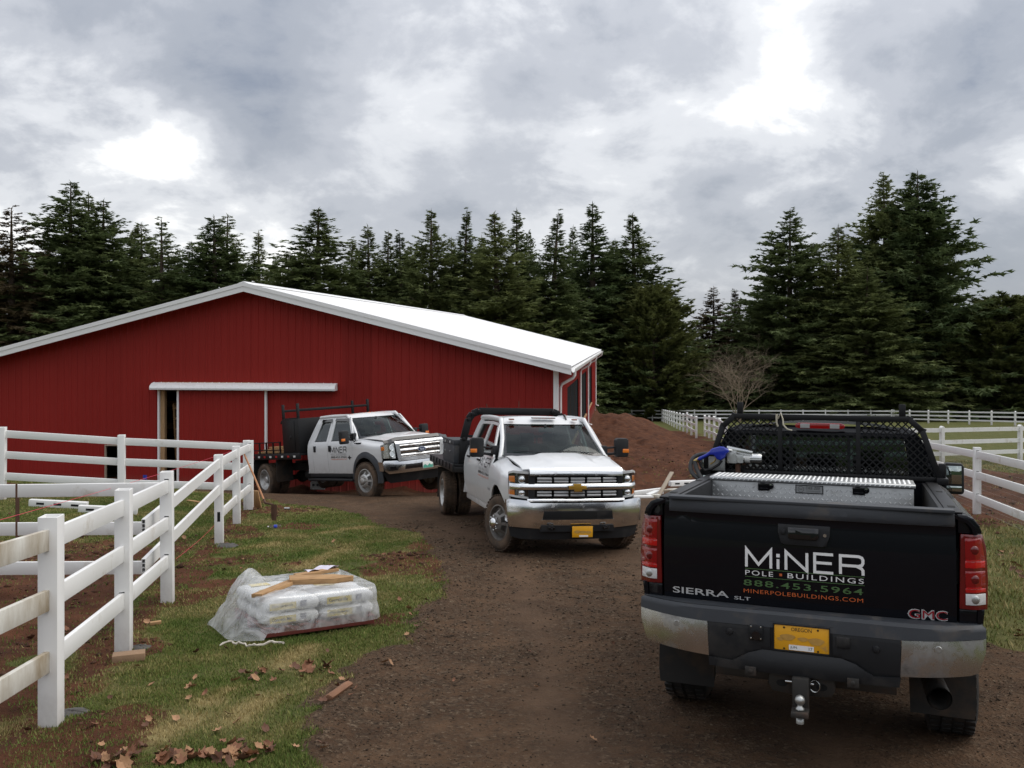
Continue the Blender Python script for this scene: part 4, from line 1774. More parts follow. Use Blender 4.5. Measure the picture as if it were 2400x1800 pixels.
# ------------------------------------------------------------------ wheels
def make_wheel(kind, R=.405, W=.24, muddy=False):
    """wheel with its axle along x, outer face towards +x; returns an Empty-rooted part tree to copy"""
    rt = 'rubber_muddy' if muddy else 'rubber'
    rr = R * .64
    ty = MB()
    ty.lathe([(rr, -W / 2 + .01), (rr + .03, -W / 2 - .003), (R * .86, -W / 2 - .012), (R * .95, -W / 2 + .006), (R * .99, -W / 2 + .03),
              (R, -W * .25), (R, 0), (R, W * .25), (R * .99, W / 2 - .03), (R * .95, W / 2 - .006), (R * .86, W / 2 + .012), (rr + .03, W / 2 + .003), (rr, W / 2 - .01)], 44, axis='x', closed=True)
    # tread blocks
    n = 40
    for k in range(n):
        t = 2 * math.pi * k / n
        for row, (x0, wd) in enumerate(((-W * .38, W * .20), (-W * .13, W * .20), (W * .13, W * .20), (W * .38, W * .20))):
            t2 = t + (row % 2) * math.pi / n
            c = (x0, math.cos(t2) * (R + .002), math.sin(t2) * (R + .002))
            ty.box(c, (wd, .014, R * 2 * math.pi / n * .62), (t2, 0, .18 if row < 2 else -.18))
    rim = MB()
    hub = MB()
    if kind == 'dually_front' or kind == 'dually_chrome':
        o = W / 2
        rim.lathe([(rr + .005, -W / 2 + .012), (rr + .005, o - .004), (rr - .012, o - .002), (rr - .022, o - .03), (rr - .03, o - .06)], 40, axis='x')
        # dish with hand holes
        na, nh = 48, 8
        rings = [(rr - .03, o - .06), (rr - .06, o - .035), (rr - .115, o + .03), (rr - .14, o + .055), (.075, o + .06)]
        vs = []
        for r_, h_ in rings:
            for k in range(na):
                t = 2 * math.pi * k / na
                vs.append((h_, r_ * math.cos(t), r_ * math.sin(t)))
        fs = []
        for i in range(len(rings) - 1):
            for k in range(na):
                if i == 1 and (k % (na // nh)) in (1, 2, 3, 4):
                    continue
                l = (k + 1) % na
                fs.append((i * na + k, (i + 1) * na + k, (i + 1) * na + l, i * na + l))
        rim.add(vs, [tuple(reversed(f)) for f in fs])
        hub.lathe([(.078, o + .05), (.078, o + .085), (.07, o + .10), (.05, o + .115), (.0, o + .118)], 20, axis='x')
        for k in range(8):
            t = 2 * math.pi * k / 8
            hub.lathe([(.013, o + .055), (.013, o + .08), (.008, o + .086), (0, o + .087)], 6, c=(0, .105 * math.cos(t), .105 * math.sin(t)), axis='x')
    elif kind == 'dually_rear':
        o = W / 2
        rim.lathe([(rr + .005, -W / 2 + .012), (rr + .005, o - .004), (rr - .012, o - .002), (rr - .025, o - .04), (rr - .05, o - .12), (rr - .09, o - .15), (.09, o - .15), (.09, o - .12)], 40, axis='x')
        hub.lathe([(.088, o - .15), (.088, o - .05), (.07, o - .03), (.0, o - .028)], 20, axis='x')
        for k in range(8):
            t = 2 * math.pi * k / 8
            hub.lathe([(.014, o - .15), (.014, o - .12), (0, o - .115)], 6, c=(0, .125 * math.cos(t), .125 * math.sin(t)), axis='x')
    else:
        o = W / 2
        rim.lathe([(rr + .005, -W / 2 + .012), (rr + .005, o - .004), (rr - .012, o - .002), (rr - .02, o - .06)], 40, axis='x')
        for k in range(6):
            t = 2 * math.pi * k / 6
            rim.bar((o - .02, .06 * math.cos(t), .06 * math.sin(t)), (o - .03, (rr - .01) * math.cos(t), (rr - .01) * math.sin(t)), .09, .03, up=(1, 0, 0))
        rim.lathe([(.0, o - .06), (.10, o - .05), (.09, o), (.0, o + .005)], 20, axis='x')
        hub.lathe([(.04, o), (.04, o + .015), (0, o + .016)], 16, axis='x')
    disc = MB()
    disc.lathe([(0, -W / 2 + .05), (rr - .005, -W / 2 + .05), (rr - .005, -W / 2 + .055), (0, -W / 2 + .055)], 24, axis='x')
    rimmat = {'dually_front': 'steel_wheel', 'dually_chrome': 'steel_dark', 'dually_rear': 'steel_wheel'}.get(kind, 'steel_wheel')
    return dict(tyre=ty.mesh('tyre', 0, 40), rim=rim.mesh('rim', 0, 40), hub=hub.mesh('hub', 0, 40), brake=disc.mesh('brake_disc', 0, 40)), dict(tyre=rt, rim=rimmat, hub='steel_wheel' if kind != 'dually_chrome' else 'chrome', brake='dark_under'), R


def put_wheel(parent, w, x, y, side, steer=0.0, z=None, squash=0.006):
    meshes, mats, R = w
    e = link('wheel', meshes['tyre'], MAT[mats['tyre']], parent)
    e.location = (x, y, R - squash if z is None else z)
    e.rotation_euler = (random.uniform(0, .7) * 0, 0, (0 if side > 0 else math.pi) + steer)
    for k in ('rim', 'hub', 'brake'):
        link({'brake': 'brake_disc'}.get(k, k), meshes[k], MAT[mats[k]], e)
    return e


def truck_root(name, label, x, y, yaw, pitch=0.0, roll=0.0, dz=0.0, slope=True, z=None):
    T = Matrix.Rotation(-math.atan(SLOPE), 4, 'X') if slope else Matrix.Identity(4)
    M = T @ Matrix.Rotation(yaw, 4, 'Z') @ Matrix.Rotation(pitch, 4, 'X') @ Matrix.Rotation(roll, 4, 'Y')
    zz = -SLOPE * y + dz if z is None else z
    o = empty(name)
    o.matrix_world = Matrix.Translation((x, y, zz)) @ M
    tag(o, label, 'truck')
    return o


def mir(p):
    return (-p[0], p[1], p[2])


def side_pair(fn):
    for s in (1, -1):
        fn(s)
# ------------------------------------------------------------------ black pickup seen from behind
# own frame: x right, y forward, z up; origin on the ground under the rear axle
def build_black_pickup():
    T = truck_root('pickup_truck', 'black pickup truck seen from behind with white lettering on its tailgate', 2.1621, 6.5664, -0.3681, 0, .0151)
    BK, PL, CH = MAT['paint_black'], MAT['black_plastic'], MAT['chrome_dull']

    def yb(x):            # plan curve of the tail
        return -1.20 + .035 * (abs(x) / .85) ** 2.5

    # ---- tailgate
    def tg(u, v):
        bow = .030 * (1 - ((v - 1.25) / .34) ** 2)
        step = .018 * float(sstep(1.485, 1.50, v))
        return (u, yb(u) - bow + .012 - step, v)
    hw = .842
    g_ = MB()
    g_.panel([(-hw, .952), (hw, .952), (hw, 1.50), (hw - .01, 1.56), (-hw + .01, 1.56), (-hw, 1.50)], tg, .06, .045, .06, out=(0, -1, 0))
    gate = g_.build('tailgate', BK, T, smooth=40)
    cap = MB()

    def cp(u, v):
        b0 = tg(u, v)
        return (u, b0[1] - .010, v)
    cap.panel([(-.808, 1.492), (.835, 1.492), (.838, 1.51), (.836, 1.575), (-.806, 1.575)], cp, .10, .03, .022, out=(0, -1, 0))
    cap.b2((-.806, -1.222, 1.572), (.836, -1.10, 1.590))
    cap.build('top_cap', MAT['grey_plastic'], gate, bevel=.006, smooth=40)
    # handle in its bezel
    bz = MB()

    def hz(u, v, o=.006):
        p = tg(u, v)
        return (p[0], p[1] - o, p[2])
    bz.panel([(-.137, 1.455), (.162, 1.455), (.160, 1.40), (.14, 1.340), (.12, 1.335), (-.10, 1.335), (-.12, 1.345), (-.138, 1.41)], lambda u, v: hz(u, v, .012), .05, .05, .014, out=(0, -1, 0))
    bezel = bz.build('handle_bezel', PL, gate, bevel=.004)
    hb = MB()
    hb.panel([(-.080, 1.442), (.098, 1.442), (.098, 1.385), (.085, 1.372), (-.068, 1.372), (-.080, 1.385)], lambda u, v: hz(u, v, .030), .05, .05, .014, out=(0, -1, 0))
    hb.build('handle', MAT['black_gloss'], gate, bevel=.005)
    k_ = MB()
    k_.lathe([(0, -.004), (.010, -.004), (.010, .004), (0, .004)], 14, c=(.132, tg(.13, 1.40)[1] - .014, 1.402), axis='y')
    k_.build('key_lock', MAT['bright_steel'], gate)
    k_ = MB()
    k_.b2((-.122, tg(-.11, 1.41)[1] - .026, 1.395), (-.095, tg(-.11, 1.41)[1] - .010, 1.425))
    k_.build('camera_housing', PL, gate, bevel=.003)

    # ---- lettering on the gate
    def on(o):
        return lambda u, v: hz(u, v, o)

    def deck(VF, o=.0016):
        """split the long faces so that the letters follow the curved gate"""
        return VF
    m_ = MB()
    lay(m_, miner2d(.668, .108, .0165), -.325, 1.183, on(.0035))
    m_.build('lettering', MAT['print_white'], gate, smooth=0)
    for z_ in (1.1715, 1.1225):
        m_ = MB()
        m_.panel([(-.333, z_), (.351, z_), (.351, z_ + .0035), (-.333, z_ + .0035)], on(.0035), .06, 0, 0, out=(0, -1, 0))
        m_.build('rule_line', MAT['print_green'], gate, smooth=0)
    m_ = MB()
    lay(m_, text2d('POLE', .165, .030, space=1.25), -.332, 1.1335, on(.0035))
    m_.build('lettering', MAT['print_white'], gate, smooth=0)
    m_ = MB()
    lay(m_, text2d('BUILDINGS', .430, .030, space=1.25), -.083, 1.1335, on(.0035))
    m_.build('lettering', MAT['print_white'], gate, smooth=0)
    m_ = MB()
    m_.panel([(-.130, 1.142), (-.115, 1.142), (-.115, 1.157), (-.130, 1.157)], on(.0035), 0, 0, 0, out=(0, -1, 0))
    m_.build('square_dot', MAT['print_orange'], gate, smooth=0)
    m_ = MB()
    lay(m_, text2d('888.453.5964', .685, .038, bold=.008, space=1.15), -.343, 1.0675, on(.0035))
    m_.build('lettering', MAT['print_green'], gate, smooth=0)
    m_ = MB()
    lay(m_, text2d('MINERPOLEBUILDINGS.COM', .685, .024, bold=.0, space=1.1), -.343, 1.0235, on(.0035))
    m_.build('lettering', MAT['print_orange'], gate, smooth=0)
    m_ = MB()
    lay(m_, text2d('SIERRA', .352, .040, bold=.012), -.785, .980, on(.006))
    m_.build('badge_lettering', MAT['badge_silver'], gate, smooth=0)
    m_ = MB()
    lay(m_, text2d('SLT', .098, .021, bold=.01), -.400, .976, on(.006))
    m_.build('badge_lettering', MAT['badge_silver'], gate, smooth=0)
    m_ = MB()
    lay(m_, text2d('GMC', .212, .060, bold=.03), .582, .953, on(.004))
    m_.build('badge_outline', MAT['badge_silver'], gate, smooth=0)
    m_ = MB()
    lay(m_, text2d('GMC', .203, .049, bold=.0), .589, .959, on(.0065))
    m_.build('badge_lettering', MAT['badge_red'], gate, smooth=0)

    # ---- bed sides: outer skin, rail cap, inner wall
    xs_t = [(.55, .955), (.75, .985), (1.0, 1.005), (1.25, 1.008), (1.42, 1.000), (1.50, .975), (1.545, .935), (1.56, .90), (1.565, .86)]

    def bx(z):
        return float(np.interp(z, [a for a, b in xs_t], [b for a, b in xs_t]))

    for s in (1, -1):
        def skin(u, v):
            tuck = .035 * float(sstep(-.95, -1.18, u))
            return (s * (bx(v) - tuck), u, v)
        arch = [(.50 * math.cos(t), .44 + .50 * math.sin(t)) for t in np.linspace(math.radians(12), math.radians(168), 16)]
        poly = [(-1.15, .93), (-1.15, 1.03), (-1.02, 1.03), (-1.02, 1.455), (-1.17, 1.455), (-1.17, 1.565), (.98, 1.565), (.98, .62), (.56, .60)] + arch + [(-.56, .66), (-.95, .70)]
        mb = MB()
        mb.panel(poly, skin, .09, .035, .02, out=(s, 0, 0))
        sd = mb.build('bed_side', BK, T, smooth=40)
        # rear end face of the box side, above and below the lamp
        mb = MB()
        mb.panel([(.855, 1.455), (.985, 1.455), (.972, 1.50), (.94, 1.54), (.90, 1.56), (.855, 1.562)], lambda u, v: (s * u, yb(u) + .02 * (u - .85) / .13, v), .04, .04, .03, out=(0, -1, 0))
        mb.build('corner_panel', BK, sd, bevel=.006, smooth=40)
        mb = MB()
        mb.panel([(.855, .935), (.98, .935), (.992, 1.028), (.855, 1.028)], lambda u, v: (s * u, yb(u) + .02 * (u - .85) / .13, v), .04, .04, .03, out=(0, -1, 0))
        mb.build('corner_panel', BK, sd, bevel=.006, smooth=40)
        mb = MB()
        mb.b2((s * .80, -1.13, 1.560), (s * .885, 1.0, 1.574))
        mb.build('rail_cap', MAT['rack_steel'], sd, bevel=.006)
        mb = MB()
        mb.b2((s * .775, -1.12, 1.02), (s * .80, 1.0, 1.565))
        mb.build('inner_wall', MAT['rack_steel'], sd)
        # stake pocket
        for yy in (-.85, .15):
            mb = MB()
            mb.b2((s * .825, yy - .04, 1.573), (s * .865, yy + .04, 1.577))
            mb.build('stake_pocket', MAT['black_gap'], sd, smooth=0)
        mb = MB()
        for q in range(10):
            t0, t1 = math.radians(q * 18), math.radians(q * 18 + 18)
            mb.add([(s * .62, .52 * math.cos(t0), .44 + .52 * math.sin(t0)), (s * .62, .52 * math.cos(t1), .44 + .52 * math.sin(t1)), (s * .985, .52 * math.cos(t1), .44 + .52 * math.sin(t1)), (s * .985, .52 * math.cos(t0), .44 + .52 * math.sin(t0))], [(0, 1, 2, 3)])
        mb.build('wheel_liner', MAT['dark_under'], sd, smooth=60)

        # ---- tail lamp: dark red rim, two red lamps with bowls, clear reverse lamp
        def lamp(u, v, o=0.0):
            return (s * u, yb(u) - .012 - o + .055 * float(sstep(.93, 1.01, u)), v)
        mb = MB()
        mb.panel([(.856, 1.032), (1.006, 1.026), (1.012, 1.20), (1.004, 1.38), (.985, 1.450), (.868, 1.452)], lamp, .03, .05, .05, out=(0, -1, 0))
        lm = mb.build('tail_lamp', MAT['lens_deepred'], T, bevel=.004, smooth=50)
        for z0, z1, mt, nm in ((1.305, 1.43, 'lens_red', 'red_lens'), (1.262, 1.303, 'lens_brightred', 'bright_band'), (1.150, 1.245, 'lens_red', 'red_lens'), (1.125, 1.148, 'lens_brightred', 'bright_band'), (1.055, 1.118, 'lens_clear', 'reverse_lens')):
            mb = MB()
            mb.panel([(.888, z0), (.998, z0), (.998 - .02 * max(0, z1 - 1.40) / .03, z1), (.888, z1)], lambda u, v: lamp(u, v, .004), .03, .04, .004, out=(0, -1, 0))
            mb.build(nm, MAT[mt], lm, bevel=.002, smooth=50)
        for zc, mt in ((1.365, 'lens_deepred'), (1.20, 'lens_deepred'), (1.087, 'cast_metal')):
            mb = MB()
            mb.lathe([(0, -.001), (.016, -.002), (.022, .002), (.026, .006)], 18, c=(s * .935, lamp(.935, zc)[1] - .0055, zc), axis='y')
            mb.build('bulb_ring', MAT[mt], lm, smooth=60)
        for zc in (1.304, 1.149):
            mb = MB()
            mb.panel([(.892, zc), (.975, zc), (.975, zc + .006), (.892, zc + .006)], lambda u, v: lamp(u, v, .0095), .03, 0, .003, out=(0, -1, 0))
            mb.build('bright_strip', MAT['lens_brightred'], lm)
    # ---- bed floor and front
    mb = MB()
    mb.b2((-.78, -1.10, .99), (.78, 1.0, 1.02))
    mb.build('bed_floor', MAT['black_steel'], T)
    mb = MB()
    mb.b2((-.92, .985, 1.0), (.92, 1.02, 1.56))
    mb.build('bed_front', BK, T)

    # ---- rear bumper
    def bp(u, v):
        a = abs(u)
        return (u, -1.315 + .16 * max(0, (a - .55) / .45) ** 2.2 - .018 * math.cos((v - .76) * 9), v)
    mb = MB()
    # padded step along the top
    mb.panel([(-.99, .872), (-.55, .858), (.55, .858), (.99, .878), (.99, .935), (.97, .948), (-.97, .944), (-.99, .935)], lambda u, v: (bp(u, v)[0], bp(u, v)[1] - .006 + .10 * max(0, (v - .935)) / .013 * .25, v), .08, .02, .05, out=(0, -1, 0))
    for sgn in (1,):
        mb.grid(lambda u, v: (u, lerp(bp(u, .93)[1] + .02, -1.13, v), .946 + .004 * v), list(np.linspace(-.975, .975, 25)), [0, .5, 1.0])
    bump = mb.build('rear_bumper', MAT['grey_plastic'], T, smooth=45)
    for s in (1, -1):
        mb = MB()
        pl = [(.545, .858), (.99, .874), (.985, .80), (.945, .690), (.90, .678), (.535, .655)]
        mb.panel(pl, lambda u, v: (s * u, bp(u, v)[1], v), .05, .03, .012, out=(0, -1, 0))
        end = mb.build('chrome_end', CH, bump, smooth=50)
        mb = MB()
        mb.lathe([(0, -.004), (.016, -.004), (.019, 0), (.019, .01)], 18, c=(s * .735, bp(.735, .822)[1] - .001, .822), axis='y')
        mb.build('parking_sensor', MAT['cast_metal'], bump, smooth=50)
        # wrap of the bumper end back to the wheel
        mb = MB()
        mb.grid(lambda a_, z_: (s * (.985 - .045 * (.86 - z_) / .18 + .010 * math.sin(a_ * 3)), -1.16 + .36 * a_, z_), [0, .25, .5, .75, 1], [.70, .76, .82, .868], flip=s < 0)
        mb.build('chrome_side', CH, bump, smooth=50)
    # centre section with the number plate recess: two cheeks, a lower step, a back plate
    cy = lambda v: -1.318 - .018 * math.cos((v - .76) * 9)
    for s in (1, -1):
        mb = MB()
        mb.panel([(.175, .862), (.54, .857), (.535, .655), (.40, .640), (.30, .700), (.24, .722), (.175, .728)], lambda u, v: (s * u, cy(v), v), .06, .03, .06, out=(0, -1, 0))
        mb.build('centre_cheek', PL, bump, bevel=.006, smooth=40)
    mb = MB()
    mb.panel([(-.53, .600), (.53, .595), (.538, .652), (.40, .640), (.30, .702), (.22, .724), (-.22, .726), (-.30, .702), (-.40, .642), (-.538, .652)], lambda u, v: (u, -1.330 - .05 * (1 - ((v - .64) / .1) ** 2) * .6 * (1 - (abs(u) / .54) ** 4), v), .06, .02, .05, out=(0, -1, 0))
    mb.build('lower_step', PL, bump, smooth=45)
    mb = MB()
    mb.b2((-.18, -1.328, .715), (.18, -1.255, .892))
    mb.build('recess_back', PL, bump)
    # number plate
    mb = MB()
    mb.b2((-.152, -1.338, .732), (.157, -1.330, .884))
    np_ = mb.build('number_plate', MAT['plate_yellow'], bump, bevel=.004)
    pf = lambda u, v: (u, -1.3405, v)
    mb = MB()
    lay(mb, text2d('OREGON', .115, .021), -.055, .851, pf)
    for bx_ in (-.095, .095):
        mb.lathe([(0, 0), (.006, 0)], 10, c=(bx_, -1.3408, .868), axis='y')
        mb.lathe([(0, 0), (.006, 0)], 10, c=(bx_, -1.3408, .747), axis='y')
    mb.build('lettering', MAT['print_black'], np_, smooth=0)
    mb = MB()
    # the registration itself is smeared out in the photograph
    for cx_, cz_, rx_, rz_ in ((-.075, .813, .042, .018), (.012, .808, .03, .012), (.085, .802, .044, .021), (-.115, .80, .02, .010)):
        pts = [(cx_ + rx_ * math.cos(t) * (1 + .15 * math.sin(3 * t)), cz_ + rz_ * math.sin(t)) for t in np.linspace(0, 2 * math.pi, 20)[:-1]]
        mb.panel(pts, lambda u, v: (u, -1.3402, v), 0, 0, 0, out=(0, -1, 0))
    mb.build('smeared_mark', MAT['plate_blur'], np_, smooth=0)
    mb = MB()
    mb.b2((-.068, -1.3412, .742), (.072, -1.3403, .772))
    st = mb.build('plate_sticker', MAT['print_white'], np_, smooth=0)
    mb = MB()
    lay(mb, text2d('JUN.', .042, .018), -.060, .748, lambda u, v: (u, -1.3420, v))
    mb.build('lettering', MAT['print_black'], np_, smooth=0)
    mb = MB()
    lay(mb, text2d('17', .020, .018), .044, .748, lambda u, v: (u, -1.3420, v))
    mb.build('lettering', MAT['print_black'], np_, smooth=0)
    mb = MB()
    for a_, b_, c_, d_ in ((-.155, .7385, .16, .7295), (-.155, .8865, .16, .8815)):
        mb.b2((a_, -1.342, min(b_, d_)), (c_, -1.326, max(b_, d_)))
    mb.b2((-.1575, -1.342, .7295), (-.1525, -1.326, .8865)).b2((.1565, -1.342, .7295), (.1615, -1.326, .8865))
    mb.build('plate_frame', MAT['black_plastic'], np_, smooth=0)
    # trailer socket, tread holes
    mb = MB()
    mb.b2((-.295, -1.352, .780), (-.215, -1.335, .868))
    so = mb.build('trailer_socket', PL, bump, bevel=.006)
    mb = MB()
    mb.lathe([(0, -.03), (.026, -.028), (.028, 0), (.028, .01)], 18, c=(-.252, -1.352, .812), axis='y')
    mb.build('socket_lid', MAT['black_gloss'], so, smooth=50)
    mb = MB()
    for bx_, bz_ in ((-.283, .858), (-.227, .858), (-.283, .79), (-.227, .79)):
        mb.lathe([(0, -.003), (.005, -.002), (.005, .002)], 8, c=(bx_, -1.353, bz_), axis='y')
    mb.build('screw', MAT['bright_steel'], so)
    for bx_, bz_ in ((-.41, .812), (.41, .795)):
        mb = MB()
        mb.lathe([(0, -.012), (.016, -.010), (.021, 0), (.021, .012)], 16, c=(bx_, -1.338, bz_), axis='y')
        mb.build('plug_cover', PL, bump, smooth=50)
    mb = MB()
    mb.b2((.195, -1.350, .785), (.27, -1.33, .845))
    mb.build('blank_cover', PL, bump, bevel=.006)
    for bx_ in (-.285, .285):
        mb = MB()
        mb.b2((bx_ - .032, -1.372, .575), (bx_ + .032, -1.345, .625))
        mb.lathe([(0, -.004), (.012, -.003), (.014, 0)], 14, c=(bx_, -1.373, .60), axis='y')
        mb.build('step_bracket', MAT['hitch_steel'], bump, bevel=.005)

    # ---- hitch receiver with ball mount
    HS = MAT['hitch_steel']
    mb = MB()
    mb.b2((-.52, -1.16, .50), (.52, -1.08, .57))
    fr_ = mb.build('hitch_beam', HS, T, bevel=.006)
    mb = MB()
    for s in (1, -1):
        pts = [(s * .035, .605), (s * .175, .615), (s * .190, .53), (s * .165, .485), (s * .035, .475)]
        mb.prism(pts if s > 0 else pts[::-1], -1.300, -1.285, 'y')
    mb.build('chain_plate', HS, fr_, bevel=.003)
    for s in (1, -1):
        mb = MB()
        pts = [(s * .112 + .032 * math.cos(t), .535 + .020 * math.sin(t)) for t in np.linspace(0, 6.283, 16)[:-1]]
        mb.prism(pts, -1.302, -1.301, 'y')
        mb.build('chain_hole', MAT['black_gap'], fr_, smooth=0)
    mb = MB()
    for a_, b_ in (((-.052, -1.345, .600), (.052, -1.10, .612)), ((-.052, -1.345, .498), (.052, -1.10, .510)), ((-.052, -1.345, .510), (-.040, -1.10, .600)), ((.040, -1.345, .510), (.052, -1.10, .600))):
        mb.b2(a_, b_)
    mb.build('receiver_tube', HS, fr_, bevel=.002)
    mb = MB()
    mb.tube([(-.09, -1.325, .555), (.07, -1.325, .555)], .008, 8)
    mb.tube([(.075 + .028 * math.sin(t), -1.335, .548 + .034 * math.cos(t)) for t in np.linspace(0, 6.283, 18)[:-1]], .0035, 6, closed=True)
    mb.build('hitch_pin', MAT['bright_steel'], fr_, smooth=60)
    bm_ = MB()
    bm_.b2((-.038, -1.38, .512), (.038, -1.30, .596))
    bm_.b2((-.046, -1.40, .400), (.046, -1.355, .600))
    bm_.b2((-.048, -1.50, .404), (.048, -1.37, .436))
    bmo = bm_.build('ball_mount', HS, T, bevel=.006)
    mb = MB()
    pr = [(0, .315), (.022, .315), (.022, .345), (.014, .35), (.014, .388), (.024, .392), (.024, .402), (.014, .41), (.014, .420)]
    for q in np.linspace(-.95, 1.5708, 12):
        pr.append((.029 * math.cos(q), .445 + .029 * math.sin(q)))
    mb.lathe(pr, 20, c=(0, -1.45, .048))
    mb.build('tow_ball', MAT['cast_metal'], bmo, smooth=60)

    # ---- axle, springs, spare, exhaust, flaps
    mb = MB()
    mb.tube([(-.8, 0, .42), (.8, 0, .42)], .055, 12)
    mb.lathe([(0, -.17), (.10, -.15), (.17, -.05), (.17, .05), (.10, .15), (0, .17)], 18, c=(0, 0, .42), axis='y')
    for s in (1, -1):
        mb.b2((s * .42, -1.15, .60), (s * .50, 3.6, .76))
        mb.bar((s * .54, -.75, .62), (s * .54, 0, .50), .07, .05)
        mb.bar((s * .54, .75, .62), (s * .54, 0, .50), .07, .05)
    mb.b2((-.46, -1.10, .62), (.46, -1.02, .74))
    mb.lathe([(0, -.11), (.30, -.11), (.37, -.06), (.37, .06), (.30, .11), (0, .11)], 28, c=(0, -.72, .66))
    mb.build('chassis', MAT['dark_under'], T, smooth=40)
    mb = MB()
    P_ = [(.60, .3, .58), (.66, -.35, .60), (.715, -.85, .56), (.745, -1.17, .515)]
    mb.tube(P_, [.05, .052, .06, .068], 20, caps=False)
    mb.tube([(p[0], p[1], p[2]) for p in P_], [.045, .047, .054, .060], 20, caps=False)
    n_ = len(mb.f) // 2
    mb.f = mb.f[:n_] + [tuple(reversed(f)) for f in mb.f[n_:]]
    mb.tube([(.745, -1.170, .515), (.7451, -1.172, .5149)], .0685, 20, caps=False)
    mb.build('exhaust_pipe', MAT['hitch_steel'], T, smooth=60)
    for s in (1, -1):
        mb = MB()
        mb.panel([(.60, .66), (.985, .66), (.985, .34), (.975, .26), (.61, .26)], lambda u, v: (s * u, -.62 - .05 * (.66 - v), v), .15, .1, .012, out=(0, -1, 0))
        mb.build('mud_flap', MAT['rubber'], T)
    wh = make_wheel('alloy', .415, .28)
    for s in (1, -1):
        put_wheel(T, wh, s * .875, 0, s)
        put_wheel(T, wh, s * .865, 3.90, s)

    # ---- cab
    gx_t = [(1.0, 1.0), (1.30, .995), (1.45, .965), (1.56, .93), (1.75, .84), (1.90, .765), (1.98, .70)]

    def cx(z):
        return float(np.interp(z, [a for a, b in gx_t], [b for a, b in gx_t]))
    yc = 1.09
    mb = MB()
    ring_o = [(-.93, 1.10), (.93, 1.10), (.945, 1.52), (.80, 1.86), (.745, 1.955), (.66, 1.99), (-.66, 1.99), (-.745, 1.955), (-.80, 1.86), (-.945, 1.52)]
    # rear wall of the cab, with its window hole, as four strips
    mb.panel([(-.95, 1.05), (.95, 1.05), (.95, 1.50), (.70, 1.50), (-.70, 1.50), (-.95, 1.50)], lambda u, v: (u, yc + .02 * (u / .9) ** 2, v), .2, .15, .03, out=(0, -1, 0))
    mb.panel([(-.66, 1.90), (.66, 1.90), (.75, 1.955), (.66, 1.995), (-.66, 1.995), (-.75, 1.955)], lambda u, v: (u, yc + .03 + .02 * (u / .9) ** 2 + .05 * float(sstep(1.93, 2.0, v)), v), .1, .02, .03, out=(0, -1, 0))
    for s in (1, -1):
        mb.panel([(.70, 1.50), (.95, 1.50), (.945, 1.54), (.80, 1.87), (.75, 1.955), (.64, 1.90), (.66, 1.88)], lambda u, v: (s * u, yc + .01 + .03 * (v - 1.5) + .02 * (u / .9) ** 2, v), .06, .06, .03, out=(0, -1, 0))
    cab = mb.build('cab_back', BK, T, smooth=45)
    mb = MB()
    mb.panel([(-.70, 1.50), (.70, 1.50), (.655, 1.885), (.63, 1.905), (-.63, 1.905), (-.655, 1.885)], lambda u, v: (u, yc + .02, v), .2, .2, 0, out=(0, -1, 0))
    mb.build('rear_window', MAT['glass_dark'], cab)
    for bx_ in (-.23, .23):
        mb = MB()
        mb.b2((bx_ - .012, yc + .004, 1.50), (bx_ + .012, yc + .018, 1.90))
        mb.build('window_bar', PL, cab, smooth=0)
    mb = MB()
    mb.grid(lambda u, v: (u * (.70 - .02 * v), lerp(yc + .06, 2.75, v), 2.015 - .07 * abs(u) ** 3 - .05 * max(0, v - .8) * 2), list(np.linspace(-1, 1, 17)), list(np.linspace(0, 1, 9)))
    mb.build('roof', BK, T, smooth=60)
    for s in (1, -1):
        mb = MB()
        def cs(u, v):
            return (s * cx(v), u, v)
        mb.panel([(1.09, .62), (3.05, .62), (3.05, 1.50), (1.09, 1.50)], cs, .3, .08, .02, out=(s, 0, 0))
        mb.panel([(1.09, 1.50), (1.20, 1.50), (1.30, 1.90), (2.45, 1.90), (3.0, 1.50), (3.12, 1.50), (2.60, 1.97), (1.15, 1.97)], cs, .12, .06, .03, out=(s, 0, 0))
        mb.panel([(2.03, 1.50), (2.12, 1.50), (2.12, 1.905), (2.03, 1.905)], cs, .12, .06, .03, out=(s, 0, 0))
        sd = mb.build('cab_side', BK, T, smooth=45)
        mb = MB()
        mb.panel([(1.20, 1.50), (3.0, 1.50), (2.45, 1.90), (1.30, 1.90)], lambda u, v: (s * (cx(v) - .012), u, v), .2, .1, 0, out=(s, 0, 0))
        mb.build('side_window', MAT['glass_side'], sd)
        # fender and hood ahead of the doors
        mb = MB()
        arch = [(3.90 + .50 * math.cos(t), .44 + .50 * math.sin(t)) for t in np.linspace(math.radians(8), math.radians(172), 14)]
        mb.panel([(3.06, 1.48), (3.06, .62), (3.38, .62)] + arch[::-1] + [(4.75, .70), (4.75, 1.32), (4.5, 1.42)], cs, .12, .1, .02, out=(s, 0, 0))
        mb.build('front_fender', BK, T, smooth=45)
        # towing mirror
        mb = MB()
        mb.bar((s * .95, 2.62, 1.50), (s * 1.06, 2.50, 1.53), .05, .045)
        mb.bar((s * .95, 2.62, 1.42), (s * 1.06, 2.50, 1.42), .05, .045)
        pts = [(1.030, 1.375), (1.050, 1.362), (1.185, 1.362), (1.203, 1.38), (1.205, 1.62), (1.185, 1.645), (1.055, 1.648), (1.032, 1.628)]
        mb.prism([(s * p, q) for p, q in (pts if s > 0 else pts[::-1])], 2.38, 2.50, 'y')
        mo = mb.build('tow_mirror', PL, T, bevel=.012)
        for z0, z1 in ((1.456, 1.622), (1.388, 1.438)):
            mb = MB()
            mb.b2((s * 1.054, 2.372, z0), (s * 1.182, 2.378, z1))
            mb.build('mirror_glass', MAT['mirror_face'], mo, bevel=.002)
    mb = MB()
